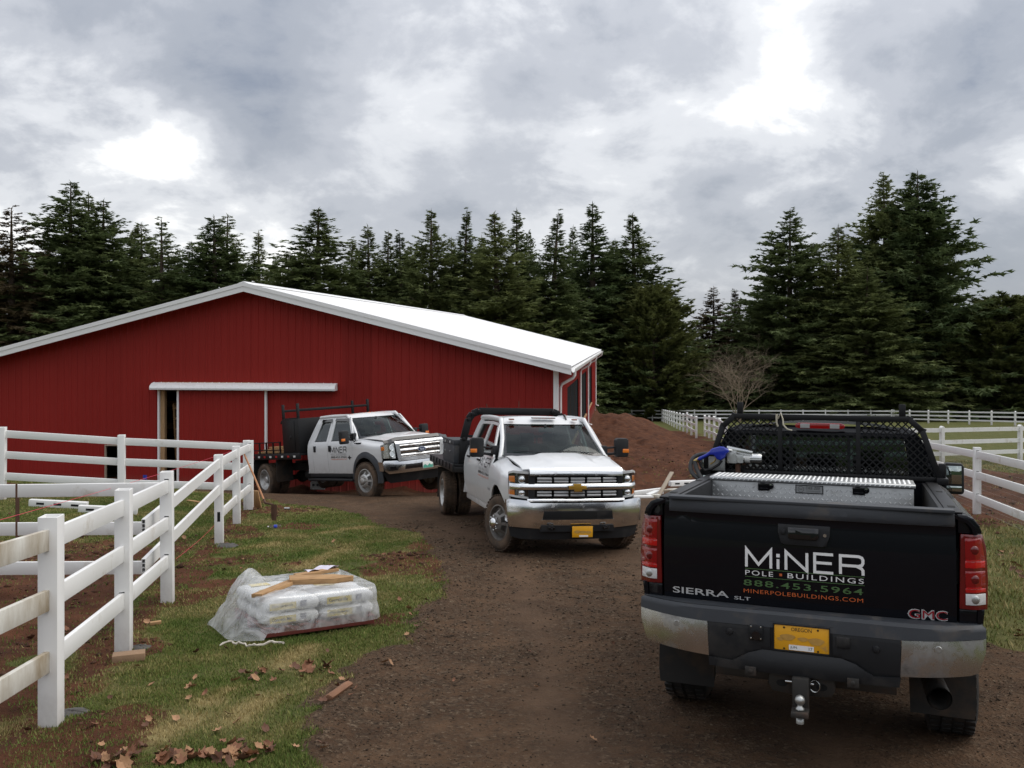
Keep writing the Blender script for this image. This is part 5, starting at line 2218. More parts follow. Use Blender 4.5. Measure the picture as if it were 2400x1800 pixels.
    mb.grid(lambda u, v: (u * .93, lerp(3.05, 4.78, v), 1.47 - .06 * abs(u) ** 3 - .13 * v * v), list(np.linspace(-1, 1, 13)), list(np.linspace(0, 1, 9)))
    mb.build('hood', BK, T, smooth=60)
    mb = MB()
    mb.b2((-.95, 4.72, .55), (.95, 4.80, 1.30))
    mb.build('front_fascia', CH, T, bevel=.02)
    mb = MB()
    mb.add([(-.80, 3.02, 1.46), (.80, 3.02, 1.46), (.66, 2.62, 1.955), (-.66, 2.62, 1.955)], [(0, 1, 2, 3)])
    mb.build('windshield', MAT['glass_front'], T)
    # seats and dash, glimpsed through the rear glass
    for bx_, by_ in ((-.38, 1.45), (0, 1.45), (.38, 1.45), (-.40, 2.35), (.40, 2.35)):
        mb = MB()
        mb.b2((bx_ - .24, by_ - .08, 1.0), (bx_ + .24, by_ + .08, 1.52))
        mb.b2((bx_ - .12, by_ - .06, 1.56), (bx_ + .12, by_ + .05, 1.74))
        mb.b2((bx_ - .02, by_ - .01, 1.5), (bx_ + .02, by_ + .01, 1.6))
        mb.build('seat', MAT['interior_dark'], T, bevel=.03)
    mb = MB()
    mb.b2((-.85, 2.85, 1.15), (.85, 3.05, 1.45))
    mb.b2((-.93, 1.12, .6), (.93, 3.0, .95))
    mb.build('dash_and_floor', MAT['interior_dark'], T)
    # high brake lamp
    mb = MB()
    pts = [(-.195, 1.995), (-.185, 2.012), (-.165, 2.018), (.175, 2.018), (.195, 2.010), (.204, 1.995), (.195, 1.978), (.175, 1.972), (-.165, 1.972), (-.185, 1.979)]
    mb.prism(pts, 1.04, 1.12, 'y')
    bl = mb.build('high_brake_lamp', MAT['lens_brightred'], T, bevel=.004)
    for a_, b_ in ((-.150, -.075), (.085, .160)):
        mb = MB()
        mb.b2((a_, 1.033, 1.977), (b_, 1.0395, 2.013))
        mb.build('cargo_lens', MAT['lens_clear'], bl, bevel=.001)
    return T


black_truck = build_black_pickup()


def on_truck(root, name, label, cat, off, group=None):
    """a thing that rides on a truck: its own top-level Empty, placed in the truck's frame"""
    o = empty(name)
    o.matrix_world = root.matrix_world @ Matrix.Translation(off)
    tag(o, label, cat, group)
    return o


# ------------------------------------------------------------------ headache rack
def build_rack():
    R_ = on_truck(black_truck, 'headache_rack', 'black headache rack with diamond mesh behind the pickup cab', 'rack', (0, 1.0, 1.575))
    o = Vector((0, 0, -1.575))
    S = MAT['rack_steel']

    def q(x, y, z):
        return (x, y, z - 1.575)
    outline = [(-.915, 1.575), (-.785, 1.975), (-.69, 2.065), (.69, 2.065), (.785, 1.975), (.915, 1.575)]
    fr = MB()
    for a, b in zip(outline[:-1], outline[1:]):
        fr.bar(q(a[0], 0, a[1]), q(b[0], 0, b[1]), .045, .05, up=(0, 1, 0))
    for x, z in outline[1:-1]:
        fr.box(q(x, 0, z), (.05, .045, .05), (0, .4, 0))
    fr.build('frame', S, R_, bevel=.004)
    for x in (-.311, .305):
        MB().bar(q(x, 0, 1.58), q(x, 0, 2.045), .035, .03, up=(0, 1, 0)).build('upright', S, R_, bevel=.003)
    MB().bar(q(-.90, 0, 1.592), q(.90, 0, 1.592), .04, .035).build('base_bar', S, R_, bevel=.003)
    for s in (1, -1):
        MB().b2(q(s * .615, -.012, 2.08), q(s * .665, .012, 2.185)).build('stub_post', S, R_, bevel=.003)
        MB().b2(q(s * .88, -.10, 1.560), q(s * .965, .30, 1.61)).b2(q(s * .90, -.02, 1.60), q(s * .95, .04, 1.72)).build('foot_plate', S, R_, bevel=.004)
    # expanded sheet: crossing flat strands clipped to the frame
    inner = [(-.885, 1.605), (-.762, 1.965), (-.68, 2.043), (-.325, 2.043), (-.325, 1.605)]
    mid = [(-.30, 1.605), (-.30, 1.930), (.29, 1.930), (.29, 1.605)]
    right = [(.885, 1.605), (.762, 1.965), (.68, 2.043), (.32, 2.043), (.32, 1.605)]

    def clip(poly, p, d):
        lo, hi = -9, 9
        n = len(poly)
        area = sum(poly[i][0] * poly[(i + 1) % n][1] - poly[(i + 1) % n][0] * poly[i][1] for i in range(n))
        sg = 1 if area > 0 else -1
        for i in range(n):
            a, b = poly[i], poly[(i + 1) % n]
            ex, ez = b[0] - a[0], b[1] - a[1]
            nx, nz = -ez * sg, ex * sg
            den = nx * d[0] + nz * d[1]
            num = nx * (a[0] - p[0]) + nz * (a[1] - p[1])
            if abs(den) < 1e-9:
                if num > 0:
                    return None
                continue
            t = num / den
            if den > 0:
                lo = max(lo, t)
            else:
                hi = min(hi, t)
        return (lo, hi) if hi - lo > .01 else None
    for poly in (inner, mid, right):
        mb = MB()
        for sgn in (1, -1):
            d = Vector((.70, sgn * .715)).normalized()
            nrm = Vector((-d.y, d.x))
            for k in range(-60, 61):
                p = Vector((0, 1.8)) + nrm * (k * .0395)
                r = clip(poly, p, d)
                if r:
                    a, b = p + d * r[0], p + d * r[1]
                    yo = .004 * sgn
                    mb.bar(q(a.x, yo, a.y), q(b.x, yo, b.y), .0105, .005, up=(0, 1, 0))
        # strands lie flat: width in the sheet plane
        me = mb.build('mesh_sheet', S, R_, smooth=0)
    # scalloped strip under the lamp gap
    mb = MB()
    mb.b2(q(-.30, -.004, 1.925), q(.29, .004, 1.937))
    mb.build('mesh_edge', S, R_, smooth=0)
    rp = MB()
    rp.tube([q(-.335, -.04, 2.09), q(-.335, -.045, 2.02), q(-.325, -.04, 1.985)], .008, 6)
    rp.tube([q(-.325, -.03, 2.05), q(-.30, -.045, 2.095), q(-.285, -.04, 2.05), q(-.28, -.05, 2.0), q(-.25, -.05, 1.965), q(-.21, -.045, 1.955)], .007, 6)
    rope = on_truck(black_truck, 'rope', 'short pale rope end tied over the top of the headache rack', 'rope', (0, 1.0, 1.575))
    rp.build('cord', MAT['rope_pale'], rope, smooth=60)
    return R_


build_rack()


# ------------------------------------------------------------------ toolbox of tread plate
def build_toolbox():
    TB = on_truck(black_truck, 'tool_box', 'silver diamond plate toolbox lying across the pickup bed', 'toolbox', (-.045, .62, 1.02))
    w = .735

    def q(x, y, z):
        return (x, y - .62, z - 1.02)
    MB().b2(q(-w, .35, 1.03), q(w, .73, 1.568)).build('body', MAT['tread_plate'], TB, bevel=.004)
    lid = MB()
    pts = [(.325, 1.572), (.325, 1.592), (.335, 1.599), (.740, 1.601), (.752, 1.594), (.752, 1.572)]
    lid.prism([(a - .62, b - 1.02) for a, b in pts], -w - .012, w + .012, 'x')
    ld = lid.build('lid', MAT['tread_plate'], TB, bevel=.004)
    # raised lozenges of the tread plate
    mb = MB()

    def loz(m, c, du, dv, n, L=.030, W=.0085, H=.0035):
        m.add([c + du * L / 2, c + dv * W / 2, c - du * L / 2, c - dv * W / 2, c + n * H + du * L * .3, c + n * H - du * L * .3], [(0, 1, 4), (1, 2, 5, 4), (2, 3, 5), (3, 0, 4, 5)])
    px_ = Vector((1, 0, 0))
    pz_ = Vector((0, 0, 1))
    d1, d2 = (px_ + pz_ * 1.0).normalized(), (px_ - pz_ * 1.0).normalized()
    P = .034
    nx, nz = int(2 * w / P), int(.52 / P)
    for i in range(nx):
        for j in range(nz):
            c = Vector(q(-w + .017 + i * P, .3495, 1.05 + j * P))
            a, b = (d1, d2) if (i + j) % 2 else (d2, d1)
            loz(mb, c, a, b, Vector((0, -1, 0)))
    o = mb.build('tread_pattern', MAT['tread_bar'], TB, smooth=0)
    o['kind'] = 'stuff'
    mb = MB()
    nrm = Vector((0, -.011, 1)).normalized()
    py_ = px_.cross(nrm) * -1
    e1, e2 = (px_ + py_).normalized(), (px_ - py_).normalized()
    for i in range(nx):
        for j in range(15):
            y = .36 + j * P
            if y > .71:
                continue
            z = 1.599 + (y - .335) * (.002 / .405)
            c = Vector(q(-w + .017 + i * P, y, z + .0006))
            loz(mb, c, *((e1, e2) if (i + j) % 2 else (e2, e1)), nrm)
        c = Vector(q(-w + .017 + i * P, .3245, 1.583))
        loz(mb, c, d1, d2, Vector((0, -1, 0)), L=.028)
    o = mb.build('tread_pattern', MAT['tread_bar'], ld, smooth=0)
    o['kind'] = 'stuff'
    # two paddle latches
    for x in (-.325, .365):
        mb = MB()
        mb.b2(q(x - .052, .338, 1.505), q(x + .035, .349, 1.575))
        mb.lathe([(0, 0), (.026, 0), (.026, .011), (0, .011)], 18, c=q(x + .040, .338, 1.542), axis='y')
        la = mb.build('latch', MAT['black_gloss'], TB, bevel=.002)
        mb = MB()
        mb.b2(q(x - .040, .334, 1.513), q(x + .024, .3375, 1.522)).b2(q(x - .034, .334, 1.558), q(x + .0, .3375, 1.566))
        mb.lathe([(0, -.004), (.012, -.003), (.014, 0)], 14, c=q(x + .043, .337, 1.545), axis='y')
        mb.build('latch_bright', MAT['chrome_clean'], la)
    # maker's plate
    mb = MB()
    mb.b2(q(-.098, .343, 1.497), q(.104, .349, 1.560))
    pl = mb.build('maker_plate', MAT['black_gloss'], TB)
    mb = MB()
    mb.b2(q(-.091, .3405, 1.503), q(.097, .3425, 1.554))
    mb.build('plate_face', MAT['tread_plate'], pl, smooth=0)
    f_ = lambda u, v: q(u, .3395, v)
    mb = MB()
    lay(mb, text2d('DEE ZEE', .105, .020, shear=.15), -.022, 1.529, f_)
    mb.tube([q(-.058 + .021 * math.cos(t), .3397, 1.528 + .021 * math.sin(t)) for t in np.linspace(0, 6.283, 20)[:-1]], .0013, 4, closed=True)
    lay(mb, text2d('DZ', .022, .012), -.069, 1.522, f_)
    mb.b2(q(-.02, .3392, 1.517), q(.083, .3398, 1.5185))
    mb.b2(q(-.02, .3392, 1.511), q(.083, .3398, 1.5122))
    mb.build('lettering', MAT['print_black'], pl, smooth=0)
    return TB


build_toolbox()


# ------------------------------------------------------------------ fuel pump, nozzle and hose behind the toolbox
def build_pump():
    pm = on_truck(black_truck, 'fuel_pump', 'silver fuel transfer pump behind the left end of the toolbox', 'pump', (-.6, .95, 1.02))

    def q(x, y, z):
        return (x + .6, y - .95, z - 1.02)
    mb = MB()
    mb.b2(q(-.735, .88, 1.668), q(-.655, .99, 1.775))
    mb.b2(q(-.665, .885, 1.672), q(-.60, .985, 1.745))
    for i in range(4):
        mb.lathe([(0, -.006), (.008, -.005), (.008, .004)], 6, c=q(-.72 + (i % 2) * .05, .878, 1.69 + (i // 2) * .065), axis='y')
    mb.lathe([(.036, -.03), (.036, .0), (.03, .005)], 16, c=q(-.695, .93, 1.70), axis='z')
    mb.build('pump_head', MAT['cast_metal'], pm, bevel=.008)
    mb = MB()
    mb.lathe([(0, 0), (.036, 0), (.042, .01), (.042, .165), (.036, .178), (0, .178)], 22, c=q(-.63, .93, 1.715), axis='x')
    mb.build('motor', MAT['bright_steel'], pm, smooth=50)
    mb = MB()
    mb.lathe([(.0425, .04), (.0435, .041), (.0435, .082), (.0425, .083)], 22, c=q(-.63, .93, 1.715), axis='x')
    mb.build('motor_label', MAT['tape_white'], pm, smooth=50)
    mb = MB()
    mb.bar(q(-.74, .925, 1.792), q(-.525, .925, 1.752), .075, .045)
    mb.build('nozzle_hanger', MAT['bright_steel'], pm, bevel=.006)
    mb = MB()
    mb.tube([q(-.65, .93, 1.67), q(-.65, .93, 1.55), q(-.65, .93, 1.25)], .022, 10)
    mb.build('riser_pipe', MAT['rust_steel'], pm, smooth=50)
    # squat tank under the pump, mostly hidden by the toolbox
    mb = MB()
    mb.b2(q(-.74, .885, 1.03), q(.68, .975, 1.50))
    mb.build('fuel_tank', MAT['black_steel'], pm, bevel=.02)
    mb = MB()
    mb.b2(q(-.895, .915, 1.60), q(-.755, .93, 1.715))
    mb.build('bracket_plate', MAT['tread_plate'], pm, bevel=.004)

    nz = on_truck(black_truck, 'fuel_nozzle', 'bright blue fuel nozzle hanging on the pump', 'nozzle', (-.8, .86, 1.7))

    def r(x, y, z):
        return (x + .8, y - .86, z - 1.7)
    # hand grip guard, body
    mb = MB()
    pts = [(-.985, 1.690), (-.965, 1.712), (-.90, 1.745), (-.875, 1.765), (-.858, 1.787), (-.79, 1.808), (-.752, 1.806), (-.735, 1.790), (-.715, 1.785), (-.712, 1.762), (-.735, 1.745), (-.748, 1.712), (-.785, 1.690), (-.812, 1.700), (-.838, 1.735), (-.868, 1.735), (-.955, 1.682)]
    mb.prism([(a + .8, b - 1.7) for a, b in pts], -.028, .028, 'y')
    mb.build('body', MAT['nozzle_blue'], nz, bevel=.010, seg=3)
    mb = MB()
    pts = [r(-.86, .86, 1.73), r(-.845, .86, 1.705), r(-.815, .86, 1.668), r(-.86, .86, 1.63), r(-.915, .86, 1.605)]
    mb.tube([r(-.775, .86, 1.69), r(-.80, .86, 1.655), r(-.86, .86, 1.615), r(-.915, .86, 1.60), r(-.945, .86, 1.63), r(-.965, .86, 1.675)], .011, 8)
    mb.build('trigger_guard', MAT['black_plastic'], nz, smooth=60)
    mb = MB()
    mb.tube([r(-.82, .86, 1.715), r(-.835, .86, 1.68), r(-.87, .86, 1.655)], .008, 6)
    mb.build('trigger', MAT['brass'], nz, smooth=60)
    mb = MB()
    mb.tube([r(-.955, .86, 1.698), r(-.985, .86, 1.684), r(-1.005, .86, 1.672)], [.018, .018, .015], 12)
    mb.build('hose_coupling', MAT['brass'], nz, smooth=40)
    mb = MB()
    mb.tube([r(-.728, .87, 1.778), r(-.70, .895, 1.772)], .016, 10)
    mb.build('spout', MAT['bright_steel'], nz, smooth=60)

    hs = on_truck(black_truck, 'fuel_hose', 'black rubber fuel hose looping down behind the toolbox', 'hose', (-.9, .85, 1.5))

    def h(x, y, z):
        return (x + .9, y - .85, z - 1.5)
    ctrl = [(-1.0, .86, 1.675), (-.985, .84, 1.62), (-.95, .81, 1.56), (-.905, .78, 1.50), (-.875, .77, 1.42), (-.868, .77, 1.34), (-.87, .78, 1.24), (-.86, .85, 1.15), (-.84, .93, 1.10)]
    ctrl2 = [(-.84, .93, 1.10), (-.89, .84, 1.14), (-.895, .80, 1.26), (-.90, .79, 1.38), (-.92, .79, 1.47), (-.965, .82, 1.53), (-1.02, .86, 1.57), (-1.045, .90, 1.63), (-1.03, .93, 1.69), (-.99, .95, 1.72), (-.92, .955, 1.735), (-.80, .95, 1.725), (-.735, .94, 1.715)]

    def smooth(c, n=4):
        c = [Vector(p) for p in c]
        o_ = []
        for i in range(len(c) - 1):
            p0, p1, p2, p3 = c[max(i - 1, 0)], c[i], c[i + 1], c[min(i + 2, len(c) - 1)]
            for k in range(n):
                t = k / n
                o_.append(.5 * ((2 * p1) + (p2 - p0) * t + (2 * p0 - 5 * p1 + 4 * p2 - p3) * t * t + (3 * p1 - p0 - 3 * p2 + p3) * t ** 3))
        o_.append(c[-1])
        return o_
    mb = MB()
    mb.tube([h(*p) for p in smooth(ctrl)], .019, 10)
    mb.tube([h(*p) for p in smooth(ctrl2)], .019, 10)
    mb.build('hose', MAT['hose_black'], hs, smooth=60)


build_pump()
# ------------------------------------------------------------------ white crew cab trucks
# own frame: x right side of the truck, y forward, z up; origin on the ground under the front axle
def crewcab(T, p):
    W, PLm = MAT['paint_white'], MAT['black_plastic']
    zs, zb, zr = p['sill'], p['belt'], p['roof']
    tab = p['xs']

    def xs(z):
        return float(np.interp(z, [a for a, b in tab], [b for a, b in tab]))
    yF, yA, yB, yC, yR = p['yF'], p['yA'], p['yB'], p['yC'], p['yR']
    acy, acz, ar = p['arch']
    ytop = p['yWT']
    zw = p['zWT']          # top of the door glass
    for s in (1, -1):
        def sk(u, v, ins=0.0):
            return (s * (xs(v) - ins), u, v)

        # ---- fender
        def fen(u, v):
            drop = p['fdrop'] * float(sstep(yA, yF, u))
            z = v - drop * float(np.clip((v - .95) / (zb - .95), 0, 1))
            xx = xs(v) if v < p['fsh'] else lerp(xs(p['fsh']), p['hoodx'], float(sstep(p['fsh'], zb + .03, v)))
            pinch = p['pinch'] * float(sstep(yF - .45, yF, u))
            return (s * (xx - pinch), u, z)
        a0, a1 = p.get('arc', (14, 166))
        arch = [(acy + ar * math.cos(t), acz + ar * math.sin(t)) for t in np.linspace(math.radians(a0), math.radians(a1), 18)]
        poly = [(yA, zs), (yA, zb + .03), (yF - .06, zb + .03), (yF, zb), (yF, p['fbot'])] + arch + [(acy - ar - .02, zs)]
        mb = MB()
        mb.panel(poly, fen, .07, .035, .02, out=(s, 0, .3))
        fd = mb.build('front_fender', W, T, smooth=45)
        mb = MB()
        n = 12
        for q in range(n):
            t0, t1 = math.pi * q / n, math.pi * (q + 1) / n
            r_ = ar + .01
            mb.add([(s * .55, acy + r_ * math.cos(t0), acz + r_ * math.sin(t0)), (s * .55, acy + r_ * math.cos(t1), acz + r_ * math.sin(t1)), (s * .955, acy + r_ * math.cos(t1), acz + r_ * math.sin(t1)), (s * .955, acy + r_ * math.cos(t0), acz + r_ * math.sin(t0))], [(0, 1, 2, 3)])
        mb.build('wheel_liner', MAT['dark_under'], fd, smooth=60)
        if p.get('flare'):
            mb = MB()
            fl = [(acy + (ar - .015) * math.cos(t), acz + (ar - .015) * math.sin(t)) for t in np.linspace(math.radians(-14), math.radians(194), 26)]
            fo_ = [(acy + (ar + .13) * math.cos(t), acz + (ar + .13) * math.sin(t)) for t in np.linspace(math.radians(194), math.radians(-14), 26)]
            mb.panel([(a, max(b, .36)) for a, b in fl + fo_], lambda u, v: (s * (max(xs(min(v, 1.1)), .97) + .045 - .05 * float(sstep(ar + .02, ar + .14, math.hypot(u - acy, v - acz)))), u, v), .06, .06, .05, out=(s, 0, 0))
            mb.build('fender_flare', MAT['grey_plastic'], T, smooth=45)

        # ---- doors: skin below the belt, frame round the glass
        wins = p['wins']
        for di, (ya, yb_, wn_) in enumerate(((yA, yB, wins[0]), (yB, yC, wins[1]))):
            mb = MB()
            gap = .005
            mb.panel([(ya - gap, zs), (ya - gap, zb), (yb_ + gap, zb), (yb_ + gap, zs)], sk, .10, .04, .025, out=(s, 0, 0))
            d_ = mb.build('door', W, T, smooth=45)
            # glass outline wn_: bottom front, top front, top rear, bottom rear
            bf, tf, tr_, br = wn_
            o = .045
            fo = (min(bf[0] + o * 1.1, ya - gap) if di else bf[0] + o * 1.2, zb)
            if di == 0:
                outer = [(bf[0] + .09, zb), (tf[0] + .06, tf[1] + o), (yb_ + gap, tr_[1] + o), (yb_ + gap, zb)]
            else:
                outer = [(ya - gap, zb), (ya - gap, tf[1] + o), (tr_[0] - o * .8, tr_[1] + o), (br[0] - o * 1.4, zb)]
            inner = [(br[0], zb), (br[0], br[1]), tr_, tf, (bf[0], bf[1]), (bf[0], zb)]
            mb = MB()
            mb.panel(outer + inner, sk, .08, .05, .03, out=(s, 0, 0))
            mb.build('window_frame', W, d_, smooth=45)
            mb = MB()
            mb.panel([(bf[0] + .004, zb - .01), (tf[0] + .004, tf[1] + .004), (tr_[0] - .004, tr_[1] + .004), (br[0] - .004, zb - .01)], lambda u, v: sk(u, v, .018), .15, .06, 0, out=(s, 0, 0))
            mb.build('door_glass', MAT['glass_side'], d_, smooth=45)
            mb = MB()
            seal = .013
            mb.panel([(bf[0], zb + .0), (bf[0], zb + .016), (br[0], zb + .016), (br[0], zb + .0)], lambda u, v: sk(u, v, -.003), .15, 0, .02, out=(s, 0, 0))
            mb.build('belt_seal', MAT['black_plastic'], d_, smooth=45)
            if p.get('visor'):
                mb = MB()
                mb.panel([(tf[0] + .05, tf[1] - .09), (tf[0] + .02, tf[1] + .02), (tr_[0] - .01, tr_[1] + .025), (tr_[0] - .02, tr_[1] - .04), (tr_[0] + .02, tr_[1] - .045), (tf[0] - .04, tf[1] - .05)], lambda u, v: sk(u, v, -.02), .08, .03, .008, out=(s, 0, 0))
                mb.build('rain_visor', MAT['black_gloss'], d_, smooth=45)
            hy = (yb_ + .14)
            mb = MB()
            hzv = p['handle_z']
            x0 = xs(hzv)
            if p['handle'] == 'bar':
                mb.box((s * (x0 + .022), hy, hzv), (.022, .20, .032))
                mb.b2((s * (x0 - .004), hy - .09, hzv - .012), (s * (x0 + .02), hy - .07, hzv + .012)).b2((s * (x0 - .004), hy + .07, hzv - .012), (s * (x0 + .02), hy + .09, hzv + .012))
            else:
                mb.box((s * (x0 + .008), hy - .03, hzv), (.03, .085, .15))
            mb.build('handle', MAT['black_plastic'], d_, bevel=.006)
        # ---- cab corner behind the rear door
        bf, tf, tr_, br = wins[1]
        mb = MB()
        mb.panel([(yC - .005, zs), (yC - .005, zb), (br[0] - .065, zb), (tr_[0] - .05, tr_[1] + .045), (tr_[0] - .03, zr - .04), (p['yRT'], zr - .04), (yR, zb + .03), (yR, zs)], sk, .08, .05, .025, out=(s, 0, 0))
        mb.build('cab_corner', W, T, smooth=45)
        # rocker
        mb = MB()
        mb.b2((s * (xs(zs) - .06), yA - .01, zs - .10), (s * (xs(zs) - .012), yR, zs - .006))
        mb.build('rocker', W if not p.get('step') else PLm, T, bevel=.012)
        # A pillar and roof rail
        mb = MB()
        bx0, by0, bz0 = p['ws'][0]
        tx0, ty0, tz0 = p['ws'][1]
        pts = []
        for t in np.linspace(0, 1, 7):
            z = lerp(zb - .02, zr - .055, t)
            pts.append((s * (lerp(bx0, tx0, t) + .045 - .012 * math.sin(math.pi * t)), lerp(by0 - .03, ty0 + .01, t) + .05 * math.sin(math.pi * t), z))
        mb.tube(pts, [.046, .042, .038, .036, .035, .035, .040], 8)
        for q in np.linspace(0, 1, 6):
            pass
        rail_pts = [pts[-1]] + [(s * (xs(zr - .06) - .012), lerp(ty0 - .08, p['yRT'] + .02, t), zr - .055 + .012 * math.sin(math.pi * t)) for t in np.linspace(0, 1, 8)]
        mb.tube(rail_pts, .046, 8)
        mb.build('roof_pillar', W, T, smooth=60)
    # ---- roof skin
    hwr = xs(zr - .05) + .01
    tx0, ty0, tz0 = p['ws'][1]
    mb = MB()
    nu, nv = 25, 13

    def roofp(u, v):
        y = lerp(ty0 + .105 - .10 * abs(u) ** 2.2, p['yRT'] - .01, v)
        z = zr - .055 * abs(u) ** 2.6 * (1 - max(0, 1 - v * 5)) - (zr - tz0 - .004) * max(0, 1 - v * 5.5) ** 2 - .02 * v * v
        if p.get('ribs') and .25 < v < .95 and abs(u) < .8:
            z += .008 * (1 if math.sin(u * 14) > .3 else 0)
        return (u * hwr, y, z)
    mb.grid(roofp, list(np.linspace(-1, 1, nu)), list(np.linspace(0, 1, nv)))
    nb = len(mb.v)
    mb.v += [(a, b, c - .03) for a, b, c in mb.v]
    mb.f += [tuple(reversed([i + nb for i in f])) for f in mb.f]
    mb.build('roof', W, T, smooth=50)
    # ---- back wall with window
    zc = zr - .06
    mb = MB()
    for poly in ([(-xs(1.0), zs), (xs(1.0), zs), (xs(zb) - .01, zb), (-xs(zb) + .01, zb)],):
        mb.panel(poly, lambda u, v: (u, yR + .005, v), .2, .2, .02, out=(0, -1, 0))
    for s in (1, -1):
        mb.panel([(s * .62, zb), (s * (xs(zb) - .01), zb), (s * (xs(zc) - .01), zc), (s * .58, zc)], lambda u, v: (u, lerp(yR + .005, p['yRT'] + .01, (v - zb) / (zc - zb)), v), .2, .2, .02, out=(0, -1, 0))
    mb.build('cab_back', W, T, smooth=45)
    mb = MB()
    mb.panel([(-.62, zb), (.62, zb), (.58, zc), (-.58, zc)], lambda u, v: (u, lerp(yR + .008, p['yRT'] + .012, (v - zb) / (zc - zb)), v), .3, .3, 0, out=(0, -1, 0))
    mb.build('rear_window', MAT['glass_side'], T)
    # ---- windshield
    bx0, by0, bz0 = p['ws'][0]

    def wsf(u, v):
        hw = lerp(bx0, tx0, v)
        yy = lerp(by0 + p['wsbow'], ty0 + .10, v) - lerp(p['wsbow'], .10, v) * abs(u) ** 2.2
        return (u * hw, yy, lerp(bz0, tz0, v) + .03 * math.sin(math.pi * v))
    mb = MB()
    mb.grid(wsf, list(np.linspace(-1, 1, 17)), list(np.linspace(0, 1, 9)))
    ws = mb.build('windshield', MAT['glass_front'], T, smooth=60)
    mb = MB()
    for (u0, u1, v0, v1) in ((-1, 1, -.03, .035), (-1, 1, .965, 1.0), (-1.0, -.955, 0, 1), (.955, 1.0, 0, 1)):
        mb.grid(lambda u, v: tuple(Vector(wsf(u, v)) + Vector((0, .004, .004))), list(np.linspace(u0, u1, 13 if u1 - u0 > 1 else 3)), list(np.linspace(v0, v1, 9 if v1 - v0 > .5 else 2)))
    mb.build('windshield_seal', MAT['black_gloss'], ws, smooth=60)
    mb = MB()
    mb.grid(lambda u, v: (u * (bx0 + .03), lerp(by0 + p['wsbow'] + .13, by0 + p['wsbow'] - .02, v) - p['wsbow'] * abs(u) ** 2.2, bz0 - .035 + .03 * v), list(np.linspace(-1, 1, 15)), [0, .5, 1])
    cow = mb.build('cowl', PLm, T, smooth=60)
    for x0, x1 in ((-.62, .02), (.10, .68)):
        mb = MB()
        a = Vector(wsf(x0 / bx0, .02)) + Vector((0, .02, .015))
        b = Vector(wsf(x1 / bx0, .09)) + Vector((0, .02, .015))
        mb.tube([a, (a + b) / 2 + Vector((0, .012, .008)), b], .007, 5)
        mb.build('wiper', MAT['black_plastic'], ws, smooth=60)
    # ---- hood
    hx = p['hoodx']

    def hood(u, v):
        y = lerp(by0 + p['wsbow'] + .10 - p['wsbow'] * abs(u) ** 2.2, p['yH'] - p['hbow'] * abs(u) ** 2.4, v)
        z = lerp(p['hz'][0], p['hz'][1], v ** 1.4) - .045 * abs(u) ** 2.5
        z += p['dome'](u, v)
        z -= p.get('nose', .03) * max(0, (v - .88) / .12) ** 2
        return (u * lerp(hx, hx - p['pinch'] * .8, v), y, z)
    mb = MB()
    mb.grid(hood, list(np.linspace(-1, 1, 41)), list(np.linspace(0, 1, 19)))
    nb = len(mb.v)
    mb.v += [(a, b - .004, c - .02) for a, b, c in mb.v]
    mb.f += [tuple(reversed([i + nb for i in f])) for f in mb.f]
    nu_, nv_ = 41, 19
    for i in range(nu_ - 1):
        a = i * nv_ + nv_ - 1
        mb.f.append((a, a + nv_, a + nv_ + nb, a + nb))
    mb.build('hood', W, T, smooth=40)
    # ---- inside
    for bx_, by_ in ((-.42, -1.42), (.42, -1.42), (-.42, -2.15), (.42, -2.15), (0, -2.15)):
        mb = MB()
        mb.box((bx_, by_, 1.15), (.50, .16, .62), (-.15, 0, 0))
        mb.box((bx_, by_ + .26, .88), (.50, .50, .16))
        mb.box((bx_, by_ - .05, zb + .22), (.26, .10, .18), (-.1, 0, 0))
        mb.build('seat', MAT['interior_grey'], T, bevel=.03)
    mb = MB()
    mb.grid(lambda u, v: (u * (bx0 - .03), lerp(by0 + p['wsbow'] * .6 - p['wsbow'] * abs(u) ** 2, by0 - .42, v), bz0 - .05 + .015 * math.sin(3 * v)), list(np.linspace(-1, 1, 13)), [0, .4, .8, 1])
    mb.b2((-bx0 + .06, by0 - .42, .9), (bx0 - .06, by0 - .40, bz0 - .05))
    mb.b2((-.92, yR + .03, zs - .05), (.92, yA - .05, zs + .05))
    mb.build('dashboard', MAT['interior_dark'], T, smooth=50)
    mb = MB()
    c = Vector((-.42, by0 - .52, bz0 - .04))
    mb.tube([c + Vector((.185 * math.cos(t), .07 * math.sin(t), .17 * math.sin(t))) for t in np.linspace(0, 6.283, 24)[:-1]], .016, 6, closed=True)
    mb.tube([c + Vector((-.17, 0, 0)), c, c + Vector((.17, 0, 0))], .016, 6)
    mb.tube([c, c + Vector((0, .15, -.14))], .03, 6)
    mb.build('steering_wheel', MAT['interior_dark'], T, smooth=60)
    mb = MB()
    mb.box((0, ty0 + .20, tz0 - .09), (.24, .03, .07))
    mb.box((0, ty0 + .17, tz0 - .03), (.04, .03, .08))
    mb.build('rear_view_mirror', MAT['interior_dark'], T, bevel=.01)
    # ---- frame rails, floor, engine bay
    mb = MB()
    for s in (1, -1):
        mb.b2((s * .36, p['bed_end'], .60), (s * .46, .55, .80))
    mb.b2((-.70, yA, .46), (.70, .66, .95))
    mb.b2((-.85, yR, .46), (.85, yA, zs))
    for yy in (-3.2, -4.6):
        mb.b2((-.36, yy, .62), (.36, yy + .1, .78))
    mb.tube([(-.9, p['axle_r'], .40), (.9, p['axle_r'], .40)], .07, 10)
    mb.lathe([(0, -.2), (.13, -.15), (.18, 0), (.13, .15), (0, .2)], 14, c=(0, p['axle_r'], .41), axis='y')
    mb.tube([(-.8, 0, .38), (.8, 0, .38)], .06, 10)
